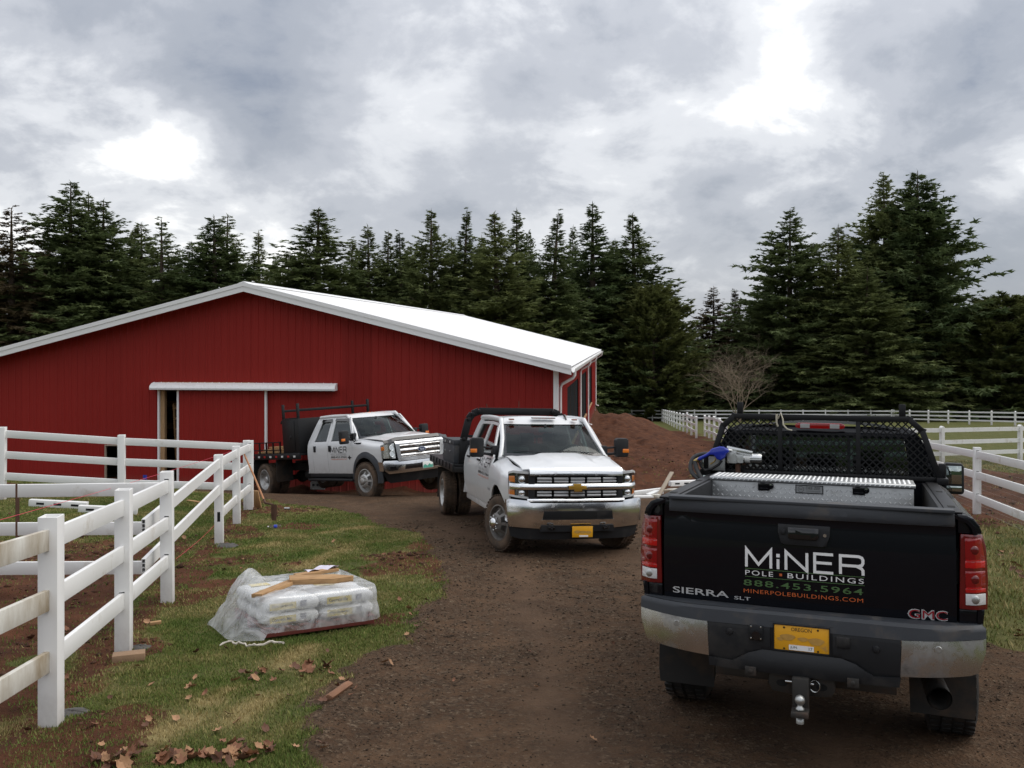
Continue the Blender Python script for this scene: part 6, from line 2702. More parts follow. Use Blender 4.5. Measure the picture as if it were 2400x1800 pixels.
    mb.tube([(0, p['axle_r'], .48), (0, -.9, .55)], .06, 8)
    mb.tube([(.5, p['axle_r'] + 2.2, .50), (.5, p['axle_r'] + 1.2, .50)], .12, 10)
    mb.build('chassis', MAT['dark_under'], T, smooth=40)
    return xs


def mirrors(T, p, x0, y0, z0):
    """towing mirrors on two arms"""
    for s in (1, -1):
        ex, ez, w, h = p
        mb = MB()
        mb.bar((s * x0, y0, z0), (s * (ex + .02), y0 + .04, z0 + .02), .05, .04)
        mb.bar((s * x0, y0, z0 + .10), (s * (ex + .02), y0 + .04, z0 + .12), .04, .03)
        mb.b2((s * (x0 - .06), y0 - .08, z0 - .05), (s * (x0 + .04), y0 + .08, z0 + .14))
        mb.build('mirror_arm', MAT['black_plastic'], T, bevel=.012)
        mb = MB()
        pts = [(ex, ez), (ex + .02, ez - .02), (ex + w - .02, ez - .02), (ex + w, ez + .01), (ex + w, ez + h - .03), (ex + w - .03, ez + h), (ex + .03, ez + h), (ex, ez + h - .03)]
        mb.prism([(s * a, b) for a, b in (pts if s > 0 else pts[::-1])], y0 - .03, y0 + .10, 'y')
        m_ = mb.build('tow_mirror', MAT['black_plastic'], T, bevel=.02, seg=3)
        mb = MB()
        mb.b2((s * (ex + w - .10), y0 + .085, ez + .05), (s * (ex + w + .003), y0 + .104, ez + .11))
        mb.build('amber_marker', MAT['lens_amber'], m_, bevel=.004)
        mb = MB()
        mb.b2((s * (ex + .02), y0 - .034, ez + .02), (s * (ex + w - .02), y0 - .031, ez + h - .03))
        mb.build('mirror_glass', MAT['mirror_face'], m_)


def door_print(T, xsf, y0, z0, w, h, phone=True, parent=None):
    """the firm's lettering on the right-hand front door, reading towards the front"""
    f = lambda u, v: (xsf(v) + .004, y0 + u, v)
    m_ = MB()
    lay(m_, miner2d(w, h, h * .15), 0, z0, lambda u, v: f(u, v))
    m_.build('lettering', MAT['print_black'], parent or T, smooth=0)
    m_ = MB()
    m_.panel([(0, z0 - h * .14), (w, z0 - h * .14), (w, z0 - h * .11), (0, z0 - h * .11)], f, 0, 0, 0, out=(1, 0, 0))
    m_.panel([(0, z0 - h * .55), (w, z0 - h * .55), (w, z0 - h * .52), (0, z0 - h * .52)], f, 0, 0, 0, out=(1, 0, 0))
    m_.build('rule_line', MAT['print_grey'], parent or T, smooth=0)
    m_ = MB()
    lay(m_, text2d('POLE BUILDINGS', w, h * .26, space=1.2), 0, z0 - h * .46, f)
    m_.build('lettering', MAT['print_grey'], parent or T, smooth=0)
    m_ = MB()
    lay(m_, text2d('888.453.5964', w, h * .33, bold=.01), 0, z0 - h * .98, f)
    m_.build('lettering', MAT['print_black'], parent or T, smooth=0)
    m_ = MB()
    lay(m_, text2d('MINERPOLEBUILDINGS.COM', w, h * .20), 0, z0 - h * 1.30, f)
    m_.build('lettering', MAT['print_orange'], parent or T, smooth=0)


def build_white_near():
    T = truck_root('flatbed_truck', 'white crew cab flatbed truck facing us with gold cross emblem on the grille', .7186, 13.8567, 3.3626, -.004, -.013)
    CHm, PLm = MAT['chrome'], MAT['black_plastic']
    P = dict(sill=.57, belt=1.33, roof=1.955, yF=.67, yA=-.44, yB=-1.56, yC=-2.52, yR=-2.80, yRT=-2.66, arch=(.03, .45, .505), arc=(2, 172),
             xs=[(.45, .93), (.60, .965), (.80, .995), (1.0, 1.005), (1.12, 1.0), (1.22, .985), (1.30, .955), (1.36, .925), (1.55, .865), (1.75, .79), (1.88, .725), (1.95, .66)],
             yWT=-1.05, zWT=1.80, fsh=1.19, hoodx=.80, fdrop=.13, pinch=.06, fbot=.86,
             wins=[[(-.62, 1.345), (-1.02, 1.80), (-1.50, 1.815), (-1.50, 1.345)], [(-1.63, 1.345), (-1.63, 1.815), (-2.33, 1.80), (-2.46, 1.345)]],
             ws=((.80, -.36, 1.375), (.655, -1.10, 1.825)), wsbow=.20, handle='bar', handle_z=1.23, hz=(1.39, 1.275), yH=.848, hbow=.19,
             dome=lambda u, v: .030 * float(sstep(.52, .34, abs(u))) * float(1 - sstep(.75, 1.0, v)) + .012 * float(sstep(.80, .9, abs(u))), bed_end=-5.9, axle_r=-4.45, nose=.02)
    xsf = crewcab(T, P)
    # ---- front end
    def fy(x):
        return .90 - .12 * (abs(x) / .95) ** 2.6
    # black grille backing
    mb = MB()
    mb.panel([(-.70, .80), (.70, .80), (.70, 1.185), (-.70, 1.185)], lambda u, v: (u, fy(u) - .045, v), .1, 0, .02, out=(0, 1, 0))
    gr = mb.build('grille', MAT['black_gloss'], T)

    def strip(z0, z1, hw, off, mat, nm, par, th=.03, bul=.014, tilt=0.0):
        m_ = MB()
        m_.panel([(-hw, z0), (hw, z0), (hw, z1), (-hw, z1)], lambda u, v: (u, fy(u) - .10 * float(sstep(.84, .96, abs(u))) + off + bul * math.sin((v - z0) / (z1 - z0) * math.pi) - tilt * (v - z0), v), .06, (z1 - z0) / 5, th, out=(0, 1, 0))
        return m_.build(nm, mat, par, smooth=50)
    strip(1.148, 1.262, .69, .022, CHm, 'chrome_bar', gr, tilt=.35)
    strip(.955, 1.035, .945, .006, CHm, 'chrome_bar', gr, tilt=.15)
    strip(.785, .825, .72, .010, CHm, 'chrome_bar', gr)
    for s in (1, -1):
        m_ = MB()
        m_.panel([(.575, .80), (.70, .80), (.70, 1.20), (.575, 1.20), (.575, 1.16), (.615, 1.15), (.615, .85), (.575, .84)], lambda u, v: (s * u, fy(u) - .002, v), .04, .05, .03, out=(0, 1, 0))
        m_.build('grille_cheek', MAT['black_plastic'], gr, smooth=50)
    for z0 in (1.108, 1.065, .918, .872):
        for k in range(5):
            x0 = -.60 + k * .243
            m_ = MB()
            m_.panel([(x0, z0), (x0 + .205, z0), (x0 + .205, z0 + .016), (x0, z0 + .016)], lambda u, v: (u, fy(u) - .004 - (v - z0) * 1.2, v), .07, 0, .02, out=(0, 1, 0))
            m_.build('grille_slat', MAT['badge_silver'], gr, smooth=50)
    # cross emblem
    bt = [(-.150, -.028), (-.062, -.028), (-.075, -.062), (.062, -.062), (.055, -.028), (.140, -.028), (.155, .028), (.068, .028), (.078, .062), (-.060, .062), (-.050, .028), (-.135, .028)]
    m_ = MB()
    m_.prism([(x * 1.02, .985 + z * 1.12) for x, z in bt], fy(0) + .016, fy(0) + .030, 'y')
    em = m_.build('emblem_rim', MAT['chrome_clean'], gr, bevel=.003)
    m_ = MB()
    m_.prism([(x * .90, .985 + z * .86) for x, z in bt], fy(0) + .029, fy(0) + .036, 'y')
    m_.build('emblem_face', MAT['badge_gold'], em, bevel=.003)
    # stacked head lamps
    for s in (1, -1):
        m_ = MB()
        hl = [(.69, .845), (.945, .875), (.955, 1.19), (.90, 1.205), (.69, 1.19)]
        m_.panel(hl, lambda u, v: (s * u, fy(u) - .035 - .10 * float(sstep(.84, .96, u)), v), .04, .08, .03, out=(0, 1, 0))
        lamp = m_.build('head_lamp', MAT['black_gloss'], T, smooth=50)
        for zc in (1.095, .905):
            m_ = MB()
            m_.lathe([(.0, .028), (.028, .024), (.044, .012), (.050, 0), (.062, .004), (.064, -.012)], 24, c=(s * .782, fy(.78) - .030, zc), axis='y')
            m_.build('projector', MAT['lamp_bowl'], lamp, smooth=60)
            m_ = MB()
            m_.panel([(.880, zc - .045), (.945, zc - .04), (.948, zc + .04), (.884, zc + .045)], lambda u, v: (s * u, fy(u) - .026 - .10 * float(sstep(.84, .96, u)), v), .03, .03, .006, out=(0, 1, 0))
            m_.build('amber_lens', MAT['lens_amber'], lamp, bevel=.003)
        m_ = MB()
        m_.panel([(.69, 1.170), (.90, 1.185), (.955, 1.165), (.955, 1.195), (.90, 1.218), (.69, 1.205)], lambda u, v: (s * u, fy(u) - .018 - .10 * float(sstep(.84, .96, u)), v), .04, 0, .02, out=(0, 1, 0))
        m_.build('lamp_surround', MAT['badge_silver'], lamp, smooth=50)
        m_ = MB()
        m_.panel([(.69, .822), (.94, .850), (.95, .878), (.69, .850)], lambda u, v: (s * u, fy(u) - .012 - .10 * float(sstep(.84, .96, u)), v), .04, 0, .02, out=(0, 1, 0))
        m_.build('lamp_surround', MAT['badge_silver'], lamp, smooth=50)
        m_ = MB()
        m_.panel([(.70, .85), (.945, .875), (.952, 1.165), (.90, 1.18), (.70, 1.165)], lambda u, v: (s * u, fy(u) - .010 - .10 * float(sstep(.84, .96, u)), v), .04, .08, 0, out=(0, 1, 0))
        m_.build('lamp_glass', MAT['glass_clear'], lamp, smooth=60)
    # bumper
    def by(x, z):
        return .985 - .20 * (abs(x) / 1.0) ** 3 - .9 * (z - .66) ** 2
    mb = MB()
    pl = [(-.99, .52), (-.95, .435), (-.55, .415), (-.52, .46), (.52, .46), (.55, .415), (.95, .435), (.99, .52), (1.0, .80), (.97, .825), (.72, .805), (.68, .775), (-.68, .775), (-.72, .805), (-.97, .825), (-1.0, .80)]
    mb.panel(pl, lambda u, v: (u, by(u, v), v), .06, .03, .03, out=(0, 1, 0))
    bu = mb.build('front_bumper', CHm, T, smooth=50)
    mb = MB()
    mb.panel([(-.52, .545), (.52, .545), (.50, .665), (-.50, .665)], lambda u, v: (u, by(u, v) + .004, v), .06, .04, .02, out=(0, 1, 0))
    mb.build('intake', PLm, bu, smooth=50)
    mb = MB()
    mb.panel([(-.27, .56), (.27, .56), (.27, .65), (-.27, .65)], lambda u, v: (u, by(u, v) + .007, v), .06, .04, .006, out=(0, 1, 0))
    mb.build('intake_hole', MAT['black_gap'], bu, smooth=50)
    mb = MB()
    mb.panel([(-.535, .525), (.535, .525), (.53, .543), (-.53, .543)], lambda u, v: (u, by(u, v) + .014, v), .06, 0, .012, out=(0, 1, 0))
    mb.build('chrome_lip', MAT['chrome_clean'], bu, smooth=50)
    mb = MB()
    mb.panel([(-.55, .375), (.55, .375), (.53, .458), (-.53, .458)], lambda u, v: (u, .955 - .1 * abs(u) ** 3, v), .06, .04, .02, out=(0, 1, 0))
    mb.panel([(-.93, .30), (-.80, .262), (.80, .262), (.93, .30), (.96, .43), (.56, .412), (.53, .38), (-.53, .38), (-.56, .412), (-.96, .43)], lambda u, v: (u, .925 - .22 * (abs(u) / 1.0) ** 3 - .1 * (.43 - v), v), .06, .04, .02, out=(0, 1, 0))
    mb.build('air_dam', PLm, bu, smooth=50)
    for s in (1, -1):
        mb = MB()
        mb.tube([(s * .39, .97, .42), (s * .36, 1.0, .42), (s * .36, 1.0, .44), (s * .40, 1.005, .445), (s * .44, 1.0, .44), (s * .44, 1.0, .42), (s * .41, .97, .42)], .014, 6)
        mb.build('tow_hook', MAT['black_gloss'], bu, smooth=60)
        # bumper end going back to the wheel
        mb = MB()
        mb.grid(lambda a_, z_: (s * (.99 - .012 * a_), .80 - .22 * a_, z_), [0, .5, 1], [.50, .58, .70, .80], flip=s > 0)
        mb.build('bumper_side', CHm, bu, smooth=50)
    mb = MB()
    mb.b2((-.205, .985, .298), (.098, .995, .452))
    pt = mb.build('number_plate', MAT['plate_yellow'], bu, bevel=.004)
    mb = MB()
    for cx_, cz_, rx_, rz_ in ((.02, .375, .05, .022), (-.06, .37, .05, .02), (-.14, .368, .04, .02)):
        mb.panel([(cx_ + rx_ * math.cos(t), cz_ + rz_ * math.sin(t)) for t in np.linspace(0, 6.283, 16)[:-1]], lambda u, v: (u, .9965, v), 0, 0, 0, out=(0, 1, 0))
    mb.build('smeared_mark', MAT['plate_blur'], pt, smooth=0)
    mb = MB()
    mb.b2((-.135, .995, .304), (-.005, .9985, .328))
    mb.build('plate_sticker', MAT['print_white'], pt, smooth=0)
    # roof marker lamps, aerial fin
    for x0, x1 in ((.49, .575), (-.575, -.49)):
        m_ = MB()
        m_.b2((x0, -1.12, 1.892), (x1, -1.04, 1.915))
        m_.build('roof_marker', MAT['lens_amber_dark'], T, bevel=.008)
    m_ = MB()
    m_.b2((-.20, -1.11, 1.918), (.20, -1.035, 1.937))
    rm = m_.build('roof_marker', MAT['black_gloss'], T, bevel=.006)
    for k in (-.13, 0, .13):
        m_ = MB()
        m_.b2((k - .045, -1.036, 1.923), (k + .045, -1.030, 1.933))
        m_.build('lens', MAT['lens_amber_dark'], rm)
    m_ = MB()
    m_.prism([(-1.12, 1.90), (-1.26, 1.93), (-1.28, 1.99), (-1.20, 1.985)], -.425, -.395, 'x')
    m_.build('aerial_fin', MAT['black_gloss'], T, bevel=.008)
    mirrors(T, (1.08, 1.345, .21, .28), .90, -.64, 1.36)
    door_print(T, xsf, -1.40, 1.155, .86, .135)
    m_ = MB()
    lay(m_, text2d('3500HD', .18, .035, shear=.2), -.62, .82, lambda u, v: (xsf(v) + .004, u, v))
    m_.build('badge_lettering', MAT['print_black'], T, smooth=0)
    m_ = MB()
    lay(m_, text2d('DURAMAX', .16, .018, shear=.2), 0, 0, lambda u, v: (.70 - .0 * v, .02 + u, 1.395 + v * .3))
    # wheels
    wf = make_wheel('dually_chrome', .405, .235, True)
    wr = make_wheel('dually_rear', .405, .235, True)
    for s in (1, -1):
        put_wheel(T, wf, s * .86, 0.03, s, steer=.34)
        put_wheel(T, wr, s * 1.03, P['axle_r'], s)
        put_wheel(T, wr, s * .745, P['axle_r'], -s)
    # ---- flat bed
    S = MAT['black_steel']
    root = T
    mb = MB()
    mb.b2((-1.16, -6.1, 1.00), (1.16, -2.98, 1.045))
    bed = mb.build('bed_deck', S, root, bevel=.004)
    for s in (1, -1):
        mb = MB()
        mb.b2((s * 1.13, -6.1, .905), (s * 1.185, -2.98, 1.05))
        mb.build('side_rail', S, bed, bevel=.006)
        mb = MB()
        mb.panel([(s * .70, .85), (s * 1.15, .85), (s * 1.15, .25), (s * .70, .25)], lambda u, v: (u, P['axle_r'] - .62, v), 0, .2, .01, out=(0, -1, 0))
        mb.build('mud_flap', MAT['rubber'], bed)
        mb = MB()
        mb.b2((s * .48, -6.0, .80), (s * .40, -3.0, 1.0))
        mb.build('bed_beam', S, bed)
        for k in range(7):
            y0 = -3.35 - k * .42
            mb = MB()
            mb.b2((s * 1.186, y0 - .05, .94), (s * 1.20, y0 + .05, 1.045))
            mb.build('stake_pocket', S, bed, bevel=.003)
    mb = MB()
    mb.b2((-1.16, -3.02, .90), (1.16, -2.965, 1.0))
    mb.build('front_rail', S, bed, bevel=.006)
    # hooped headboard
    hp = [(-1.0, 1.05), (-.975, 1.5), (-.89, 1.86), (-.82, 1.955), (-.70, 2.005), (.70, 2.005), (.82, 1.955), (.89, 1.86), (.975, 1.5), (1.0, 1.05)]
    mb = MB()
    for a, b in zip(hp[:-1], hp[1:]):
        mb.bar((a[0], -3.05, a[1]), (b[0], -3.05, b[1]), .13, .05, up=(0, 1, 0))
    for x, z in hp[1:-1]:
        mb.tube([(x, -3.112, z), (x, -2.988, z)], .036, 8)
    S = MAT['rack_steel']
    hd = mb.build('headboard_hoop', S, root, bevel=.004)
    for k in range(-4, 5):
        if abs(k) == 4:
            continue
        mb = MB()
        mb.b2((k * .20 - .012, -3.06, 1.05), (k * .20 + .012, -3.04, 1.55 if abs(k) < 3 else 2.03))
        mb.build('headboard_bar', S, hd)
    mb = MB()
    mb.b2((-.97, -3.065, 1.53), (.97, -3.035, 1.57))
    mb.build('headboard_bar', S, hd)
    # toolbox on the bed, right side
    mb = MB()
    mb.b2((.66, -4.45, 1.05), (1.14, -3.14, 1.38))
    mb.b2((.655, -4.455, 1.384), (1.145, -3.135, 1.475))
    tb = mb.build('side_tool_box', MAT['grey_plastic'], root, bevel=.008)
    for yy in (-3.5, -4.1):
        mb = MB()
        mb.b2((1.146, yy - .04, 1.40), (1.156, yy + .04, 1.45))
        mb.lathe([(0, .012), (.02, .01), (.02, 0)], 12, c=(1.145, yy + .0, 1.25), axis='x')
        mb.build('latch', MAT['bright_steel'], tb)
    mb = MB()
    mb.tube([(.55, -3.05, 2.08), (.56, -3.05, 2.14)], .008, 6)
    mb.tube([(-.05, -3.05, 2.08), (-.05, -3.05, 2.20)], .006, 6)
    mb.build('hook_pins', MAT['rust_steel'], hd)
    return T


white_near = build_white_near()


def build_white_far():
    T = truck_root('flatbed_truck', 'white crew cab flatbed truck with black box and rack parked against the barn', -2.7096, 22.2542, 3.8848, .055, .0556, -.0136)
    CHm, PLm = MAT['chrome'], MAT['black_plastic']
    P = dict(sill=.58, belt=1.37, roof=2.02, yF=.74, yA=-.44, yB=-1.56, yC=-2.27, yR=-2.52, yRT=-2.28, arch=(.10, .47, .50), arc=(-4, 184),
             xs=[(.45, .955), (.62, .975), (.85, .995), (1.05, 1.005), (1.20, 1.0), (1.30, .985), (1.37, .955), (1.42, .935), (1.60, .87), (1.80, .795), (1.93, .735), (2.02, .66)],
             yWT=-.98, zWT=1.88, fsh=1.27, hoodx=.86, fdrop=.10, pinch=.02, fbot=.90,
             wins=[[(-.50, 1.385), (-.86, 1.885), (-1.44, 1.90), (-1.44, 1.385)], [(-1.66, 1.385), (-1.64, 1.90), (-2.06, 1.89), (-2.22, 1.385)]],
             ws=((.83, -.34, 1.425), (.67, -.99, 1.90)), wsbow=.16, handle='pad', handle_z=1.19, hz=(1.445, 1.362), yH=.86, hbow=.06, flare=True, visor=True, step=True,
             dome=lambda u, v: .040 * float(sstep(.62, .46, abs(u))) * float(sstep(0, .25, v)), bed_end=-5.6, axle_r=-4.60, nose=.05)
    xsf = crewcab(T, P)

    def fy(x):
        return .97 - .05 * (abs(x) / .7) ** 3
    # big chrome grille: shell, dark back, three thick bars with rivets, oval badge
    mb = MB()
    for pl in ([(-.70, 1.215), (.70, 1.215), (.695, 1.30), (.66, 1.33), (-.66, 1.33), (-.695, 1.30)], [(-.64, .83), (.64, .83), (.66, .905), (-.66, .905)],
               [(-.70, 1.215), (-.66, .905), (-.64, .83), (-.56, .905), (-.60, 1.215)], [(.70, 1.215), (.66, .905), (.64, .83), (.56, .905), (.60, 1.215)]):
        mb.panel(pl, lambda u, v: (u, fy(u) + .0 - .10 * float(sstep(1.24, 1.34, v)), v), .06, .03, .06, out=(0, 1, 0))
    gr = mb.build('grille_shell', MAT['chrome_dull'], T, smooth=50)
    mb = MB()
    mb.panel([(-.61, .90), (.61, .90), (.61, 1.22), (-.61, 1.22)], lambda u, v: (u, fy(u) - .06, v), .1, .1, .01, out=(0, 1, 0))
    mb.build('grille_back', MAT['black_gloss'], gr)
    for z0, z1 in ((1.145, 1.205), (1.02, 1.105), (.915, .985)):
        mb = MB()
        mb.panel([(-.585, z0), (.585, z0), (.595, z1), (-.595, z1)], lambda u, v: (u, fy(u) - .016 + .014 * math.sin((v - z0) / (z1 - z0) * math.pi), v), .08, .02, .02, out=(0, 1, 0))
        b_ = mb.build('grille_bar', MAT['chrome_dull'], gr, smooth=50)
        for k in range(8):
            x_ = -.49 + k * .14
            mb = MB()
            mb.lathe([(0, .006), (.009, .004), (.010, 0)], 8, c=(x_, fy(x_) + .001, (z0 + z1) / 2), axis='y')
            mb.build('rivet', MAT['black_gloss'], b_)
    mb = MB()
    mb.lathe([(.0, .012), (.118, .010), (.122, .0)], 36, c=(0, 0, 0), axis='y')
    mb.v = [(x, y + fy(0) + .012, z * .48 + 1.06) for x, y, z in mb.v]
    bd = mb.build('oval_badge', MAT['chrome_clean'], gr, smooth=60)
    mb = MB()
    mb.lathe([(.0, .006), (.108, .004), (.111, .0)], 36, axis='y')
    mb.v = [(x, y + fy(0) + .024, z * .45 + 1.06) for x, y, z in mb.v]
    mb.build('badge_face', MAT['badge_blue'], bd, smooth=60)
    mb = MB()
    lay(mb, text2d('Ford', .125, .052, shear=.35), -.062, 1.033, lambda u, v: (-u, fy(0) + .0315, v))
    mb.f = [tuple(reversed(f)) for f in mb.f]
    mb.build('lettering', MAT['chrome_clean'], bd, smooth=0)
    # head lamps
    for s in (1, -1):
        def hy_(u):
            return fy(.7) - .035 - .14 * float(sstep(.80, 1.0, u))
        m_ = MB()
        m_.panel([(.69, .90), (.985, .925), (.995, 1.225), (.715, 1.255)], lambda u, v: (s * u, hy_(u), v), .04, .08, .04, out=(0, 1, 0))
        lamp = m_.build('head_lamp', MAT['lamp_bowl'], T, smooth=50)
        for z0, z1 in ((1.10, 1.205), (.945, 1.07)):
            m_ = MB()
            m_.lathe([(.0, .004), (.03, .006), (.055, .016), (.062, .022), (.066, .018)], 20, c=(s * .80, hy_(.80), (z0 + z1) / 2), axis='y')
            m_.build('reflector', MAT['chrome_clean'], lamp, smooth=60)
        m_ = MB()
        m_.panel([(.925, 1.105), (.985, 1.10), (.988, 1.185), (.93, 1.19)], lambda u, v: (s * u, hy_(u) + .006, v), .03, .04, .006, out=(0, 1, 0))
        m_.build('amber_lens', MAT['lens_amber'], lamp, bevel=.003)
        m_ = MB()
        m_.panel([(.70, .905), (.98, .93), (.992, 1.22), (.72, 1.245)], lambda u, v: (s * u, hy_(u) + .03, v), .04, .08, 0, out=(0, 1, 0))
        m_.build('lamp_glass', MAT['glass_clear'], lamp, smooth=60)
    # bumper, air dam, fog lamps
    def by(x, z):
        return 1.02 - .17 * (abs(x) / 1.02) ** 3 - .8 * (z - .72) ** 2
    mb = MB()
    mb.panel([(-1.0, .64), (-.90, .56), (.90, .56), (1.0, .64), (1.02, .83), (.99, .865), (.70, .85), (.66, .82), (-.66, .82), (-.70, .85), (-.99, .865), (-1.02, .83)], lambda u, v: (u, by(u, v), v), .06, .03, .04, out=(0, 1, 0))
    bu = mb.build('front_bumper', CHm, T, smooth=50)
    for s in (1, -1):
        mb = MB()
        mb.panel([(s * .70, .63), (s * .90, .63), (s * .92, .67), (s * .90, .755), (s * .72, .755), (s * .69, .69)], lambda u, v: (u, by(u, v) + .005, v), .04, .03, .02, out=(0, 1, 0))
        fg = mb.build('fog_lamp', PLm, bu, bevel=.004)
        mb = MB()
        mb.panel([(s * .725, .65), (s * .88, .65), (s * .89, .735), (s * .735, .735)], lambda u, v: (u, by(u, v) + .009, v), .04, .03, .006, out=(0, 1, 0))
        mb.build('fog_lens', MAT['black_gloss'], fg, bevel=.004)
        mb = MB()
        mb.grid(lambda a_, z_: (s * (1.012 - .02 * a_), .84 - .26 * a_, z_), [0, .5, 1], [.63, .70, .78, .84], flip=s > 0)
        mb.build('bumper_side', CHm, bu, smooth=50)
    mb = MB()
    mb.panel([(-.52, .635), (.52, .635), (.50, .745), (-.50, .745)], lambda u, v: (u, by(u, v) + .005, v), .06, .04, .02, out=(0, 1, 0))
    mb.build('intake', MAT['black_gloss'], bu)
    mb = MB()
    mb.panel([(-.88, .40), (-.80, .34), (.80, .34), (.88, .40), (.97, .575), (-.97, .575)], lambda u, v: (u, .93 - .17 * (abs(u) / 1.0) ** 3 - .3 * (.57 - v), v), .06, .05, .02, out=(0, 1, 0))
    mb.build('air_dam', PLm, bu, smooth=50)
    mb = MB()
    mb.b2((-.26, 1.035, .605), (.045, 1.045, .760))
    pt = mb.build('number_plate', MAT['plate_white'], bu, bevel=.004)
    mb = MB()
    pts = [(-.25, .612), (.035, .612), (.035, .66), (-.02, .70), (-.09, .655), (-.15, .705), (-.20, .67), (-.25, .69)]
    mb.panel(pts, lambda u, v: (u, 1.0462, v), 0, 0, 0, out=(0, 1, 0))
    mb.build('plate_picture', MAT['plate_green'], pt, smooth=0)
    # bug deflector on the hood lip
    mb = MB()
    mb.grid(lambda u, v: (u * .93, .90 - .12 * abs(u) ** 3 - .03 * v + .02 * (1 - v), 1.318 - .055 * float(sstep(.62, .95, abs(u))) + .070 * v), list(np.linspace(-1, 1, 31)), [0, .5, 1])
    nb = len(mb.v)
    mb.v += [(a, b - .012, c - .002) for a, b, c in mb.v]
    mb.f += [tuple(reversed([i + nb for i in f])) for f in mb.f]
    mb.build('bug_deflector', MAT['black_gloss'], T, smooth=50)
    for s in (1, -1):
        mb = MB()
        mb.panel([(-.40, 1.30), (-.10, 1.325), (-.06, 1.36), (-.38, 1.36)], lambda u, v: (s * (xsf(min(v, 1.30)) + .004 - .25 * max(0, v - 1.30)), u, v - .05), .05, .02, .006, out=(s, 0, 0))
        mb.build('fender_vent', MAT['black_gloss'], T)
        mb = MB()
        mb.b2((s * .86, -2.45, .40), (s * 1.08, -.40, .46))
        mb.b2((s * .86, -2.45, .46), (s * .90, -.40, .52))
        mb.build('running_board', PLm, T, bevel=.015)
    for x in (-.46, -.15, 0, .15, .46):
        m_ = MB()
        m_.box((x, -1.14 - .08 * abs(x), 2.005 - .02 * abs(x) / .46), (.075, .11, .035))
        m_.build('roof_marker', MAT['lens_amber'], T, bevel=.012, seg=3)
    mirrors(T, (1.09, 1.32, .21, .30), .92, -.50, 1.40)
    door_print(T, xsf, -1.40, 1.09, .70, .135)
    m_ = MB()
    f = lambda u, v: (xsf(v) + .005, u, v)
    m_.panel([(-.66, .965), (-.60, .985), (-.57, 1.02), (-.54, .985), (-.48, .965), (-.54, .945), (-.57, .90), (-.60, .945)], f, 0, 0, 0, out=(1, 0, 0))
    m_.build('badge_mark', MAT['print_black'], T, smooth=0)
    wf = make_wheel('dually_front', .425, .245, True)
    wr = make_wheel('dually_rear', .425, .245, True)
    for s in (1, -1):
        put_wheel(T, wf, s * .93, .10, s, steer=.06)
        put_wheel(T, wr, s * 1.04, P['axle_r'], s)
        put_wheel(T, wr, s * .745, P['axle_r'], -s)
    # ---- bed, box and rack
    S = MAT['black_steel']
    mb = MB()
    mb.b2((-1.14, -5.75, 1.05), (1.14, -2.66, 1.10))
    bed = mb.build('bed_deck', S, T, bevel=.004)
    for s in (1, -1):
        mb = MB()
        mb.b2((s * 1.11, -5.75, .96), (s * 1.17, -2.66, 1.115))
        sr = mb.build('side_rail', S, bed, bevel=.006)
        for k in range(9):
            mb = MB()
            y0 = -2.80 - k * .32
            mb.b2((s * 1.1705, y0 - .16, 1.01), (s * 1.173, y0 - .05, 1.06))
            mb.build('reflector_tape', MAT['tape_red' if k % 2 else 'tape_white'], sr, smooth=0)
        mb = MB()
        mb.panel([(s * .66, .95), (s * 1.14, .95), (s * 1.14, .36), (s * .66, .36)], lambda u, v: (u, P['axle_r'] + .66, v), 0, .2, .02, out=(0, 1, 0))
        mb.build('mud_flap', MAT['rubber'], bed)
        mb = MB()
        mb.panel([(s * .66, .95), (s * 1.14, .95), (s * 1.14, .30), (s * .66, .30)], lambda u, v: (u, P['axle_r'] - .66, v), 0, .2, .02, out=(0, 1, 0))
        mb.build('mud_flap', MAT['rubber'], bed)
        # low side rack behind the box
        for k in range(6):
            y0 = -3.72 - k * .38
            mb = MB()
            mb.b2((s * 1.10, y0 - .018, 1.115), (s * 1.135, y0 + .018, 1.42))
            mb.build('side_stake', S, bed)
        for z0 in (1.20, 1.40):
            mb = MB()
            mb.b2((s * 1.105, -5.65, z0), (s * 1.13, -3.68, z0 + .025))
            mb.build('side_bar', S, bed)
    mb = MB()
    mb.b2((-1.10, -3.55, 1.105), (1.12, -2.70, 2.00))
    bxo = mb.build('tall_box', S, T, bevel=.01)
    mb = MB()
    mb.b2((1.121, -3.48, 1.16), (1.131, -2.90, 1.95))
    mb.build('box_door', S, bxo, bevel=.004)
    mb = MB()
    mb.lathe([(0, .02), (.04, .018), (.045, 0)], 14, c=(1.131, -3.12, 1.52), axis='x')
    mb.build('box_latch', MAT['black_plastic'], bxo)
    for yy in (-2.76, -3.52):
        mb = MB()
        for s in (1, -1):
            mb.b2((s * 1.045, yy - .03, 1.95), (s * 1.105, yy + .03, 2.39))
        mb.b2((-1.06, yy - .025, 2.19), (1.06, yy + .025, 2.25))
        rk = mb.build('rack_frame', S, T, bevel=.005)
    for s in (1, -1):
        mb = MB()
        mb.bar((s * 1.075, -3.52, 2.0), (s * 1.10, -3.62, 1.90), .05, .05)
        mb.b2((s * 1.05, -3.52, 2.00), (s * 1.10, -2.76, 2.03))
        mb.build('rack_rail', S, T, bevel=.004)
    return T


white_far = build_white_far()
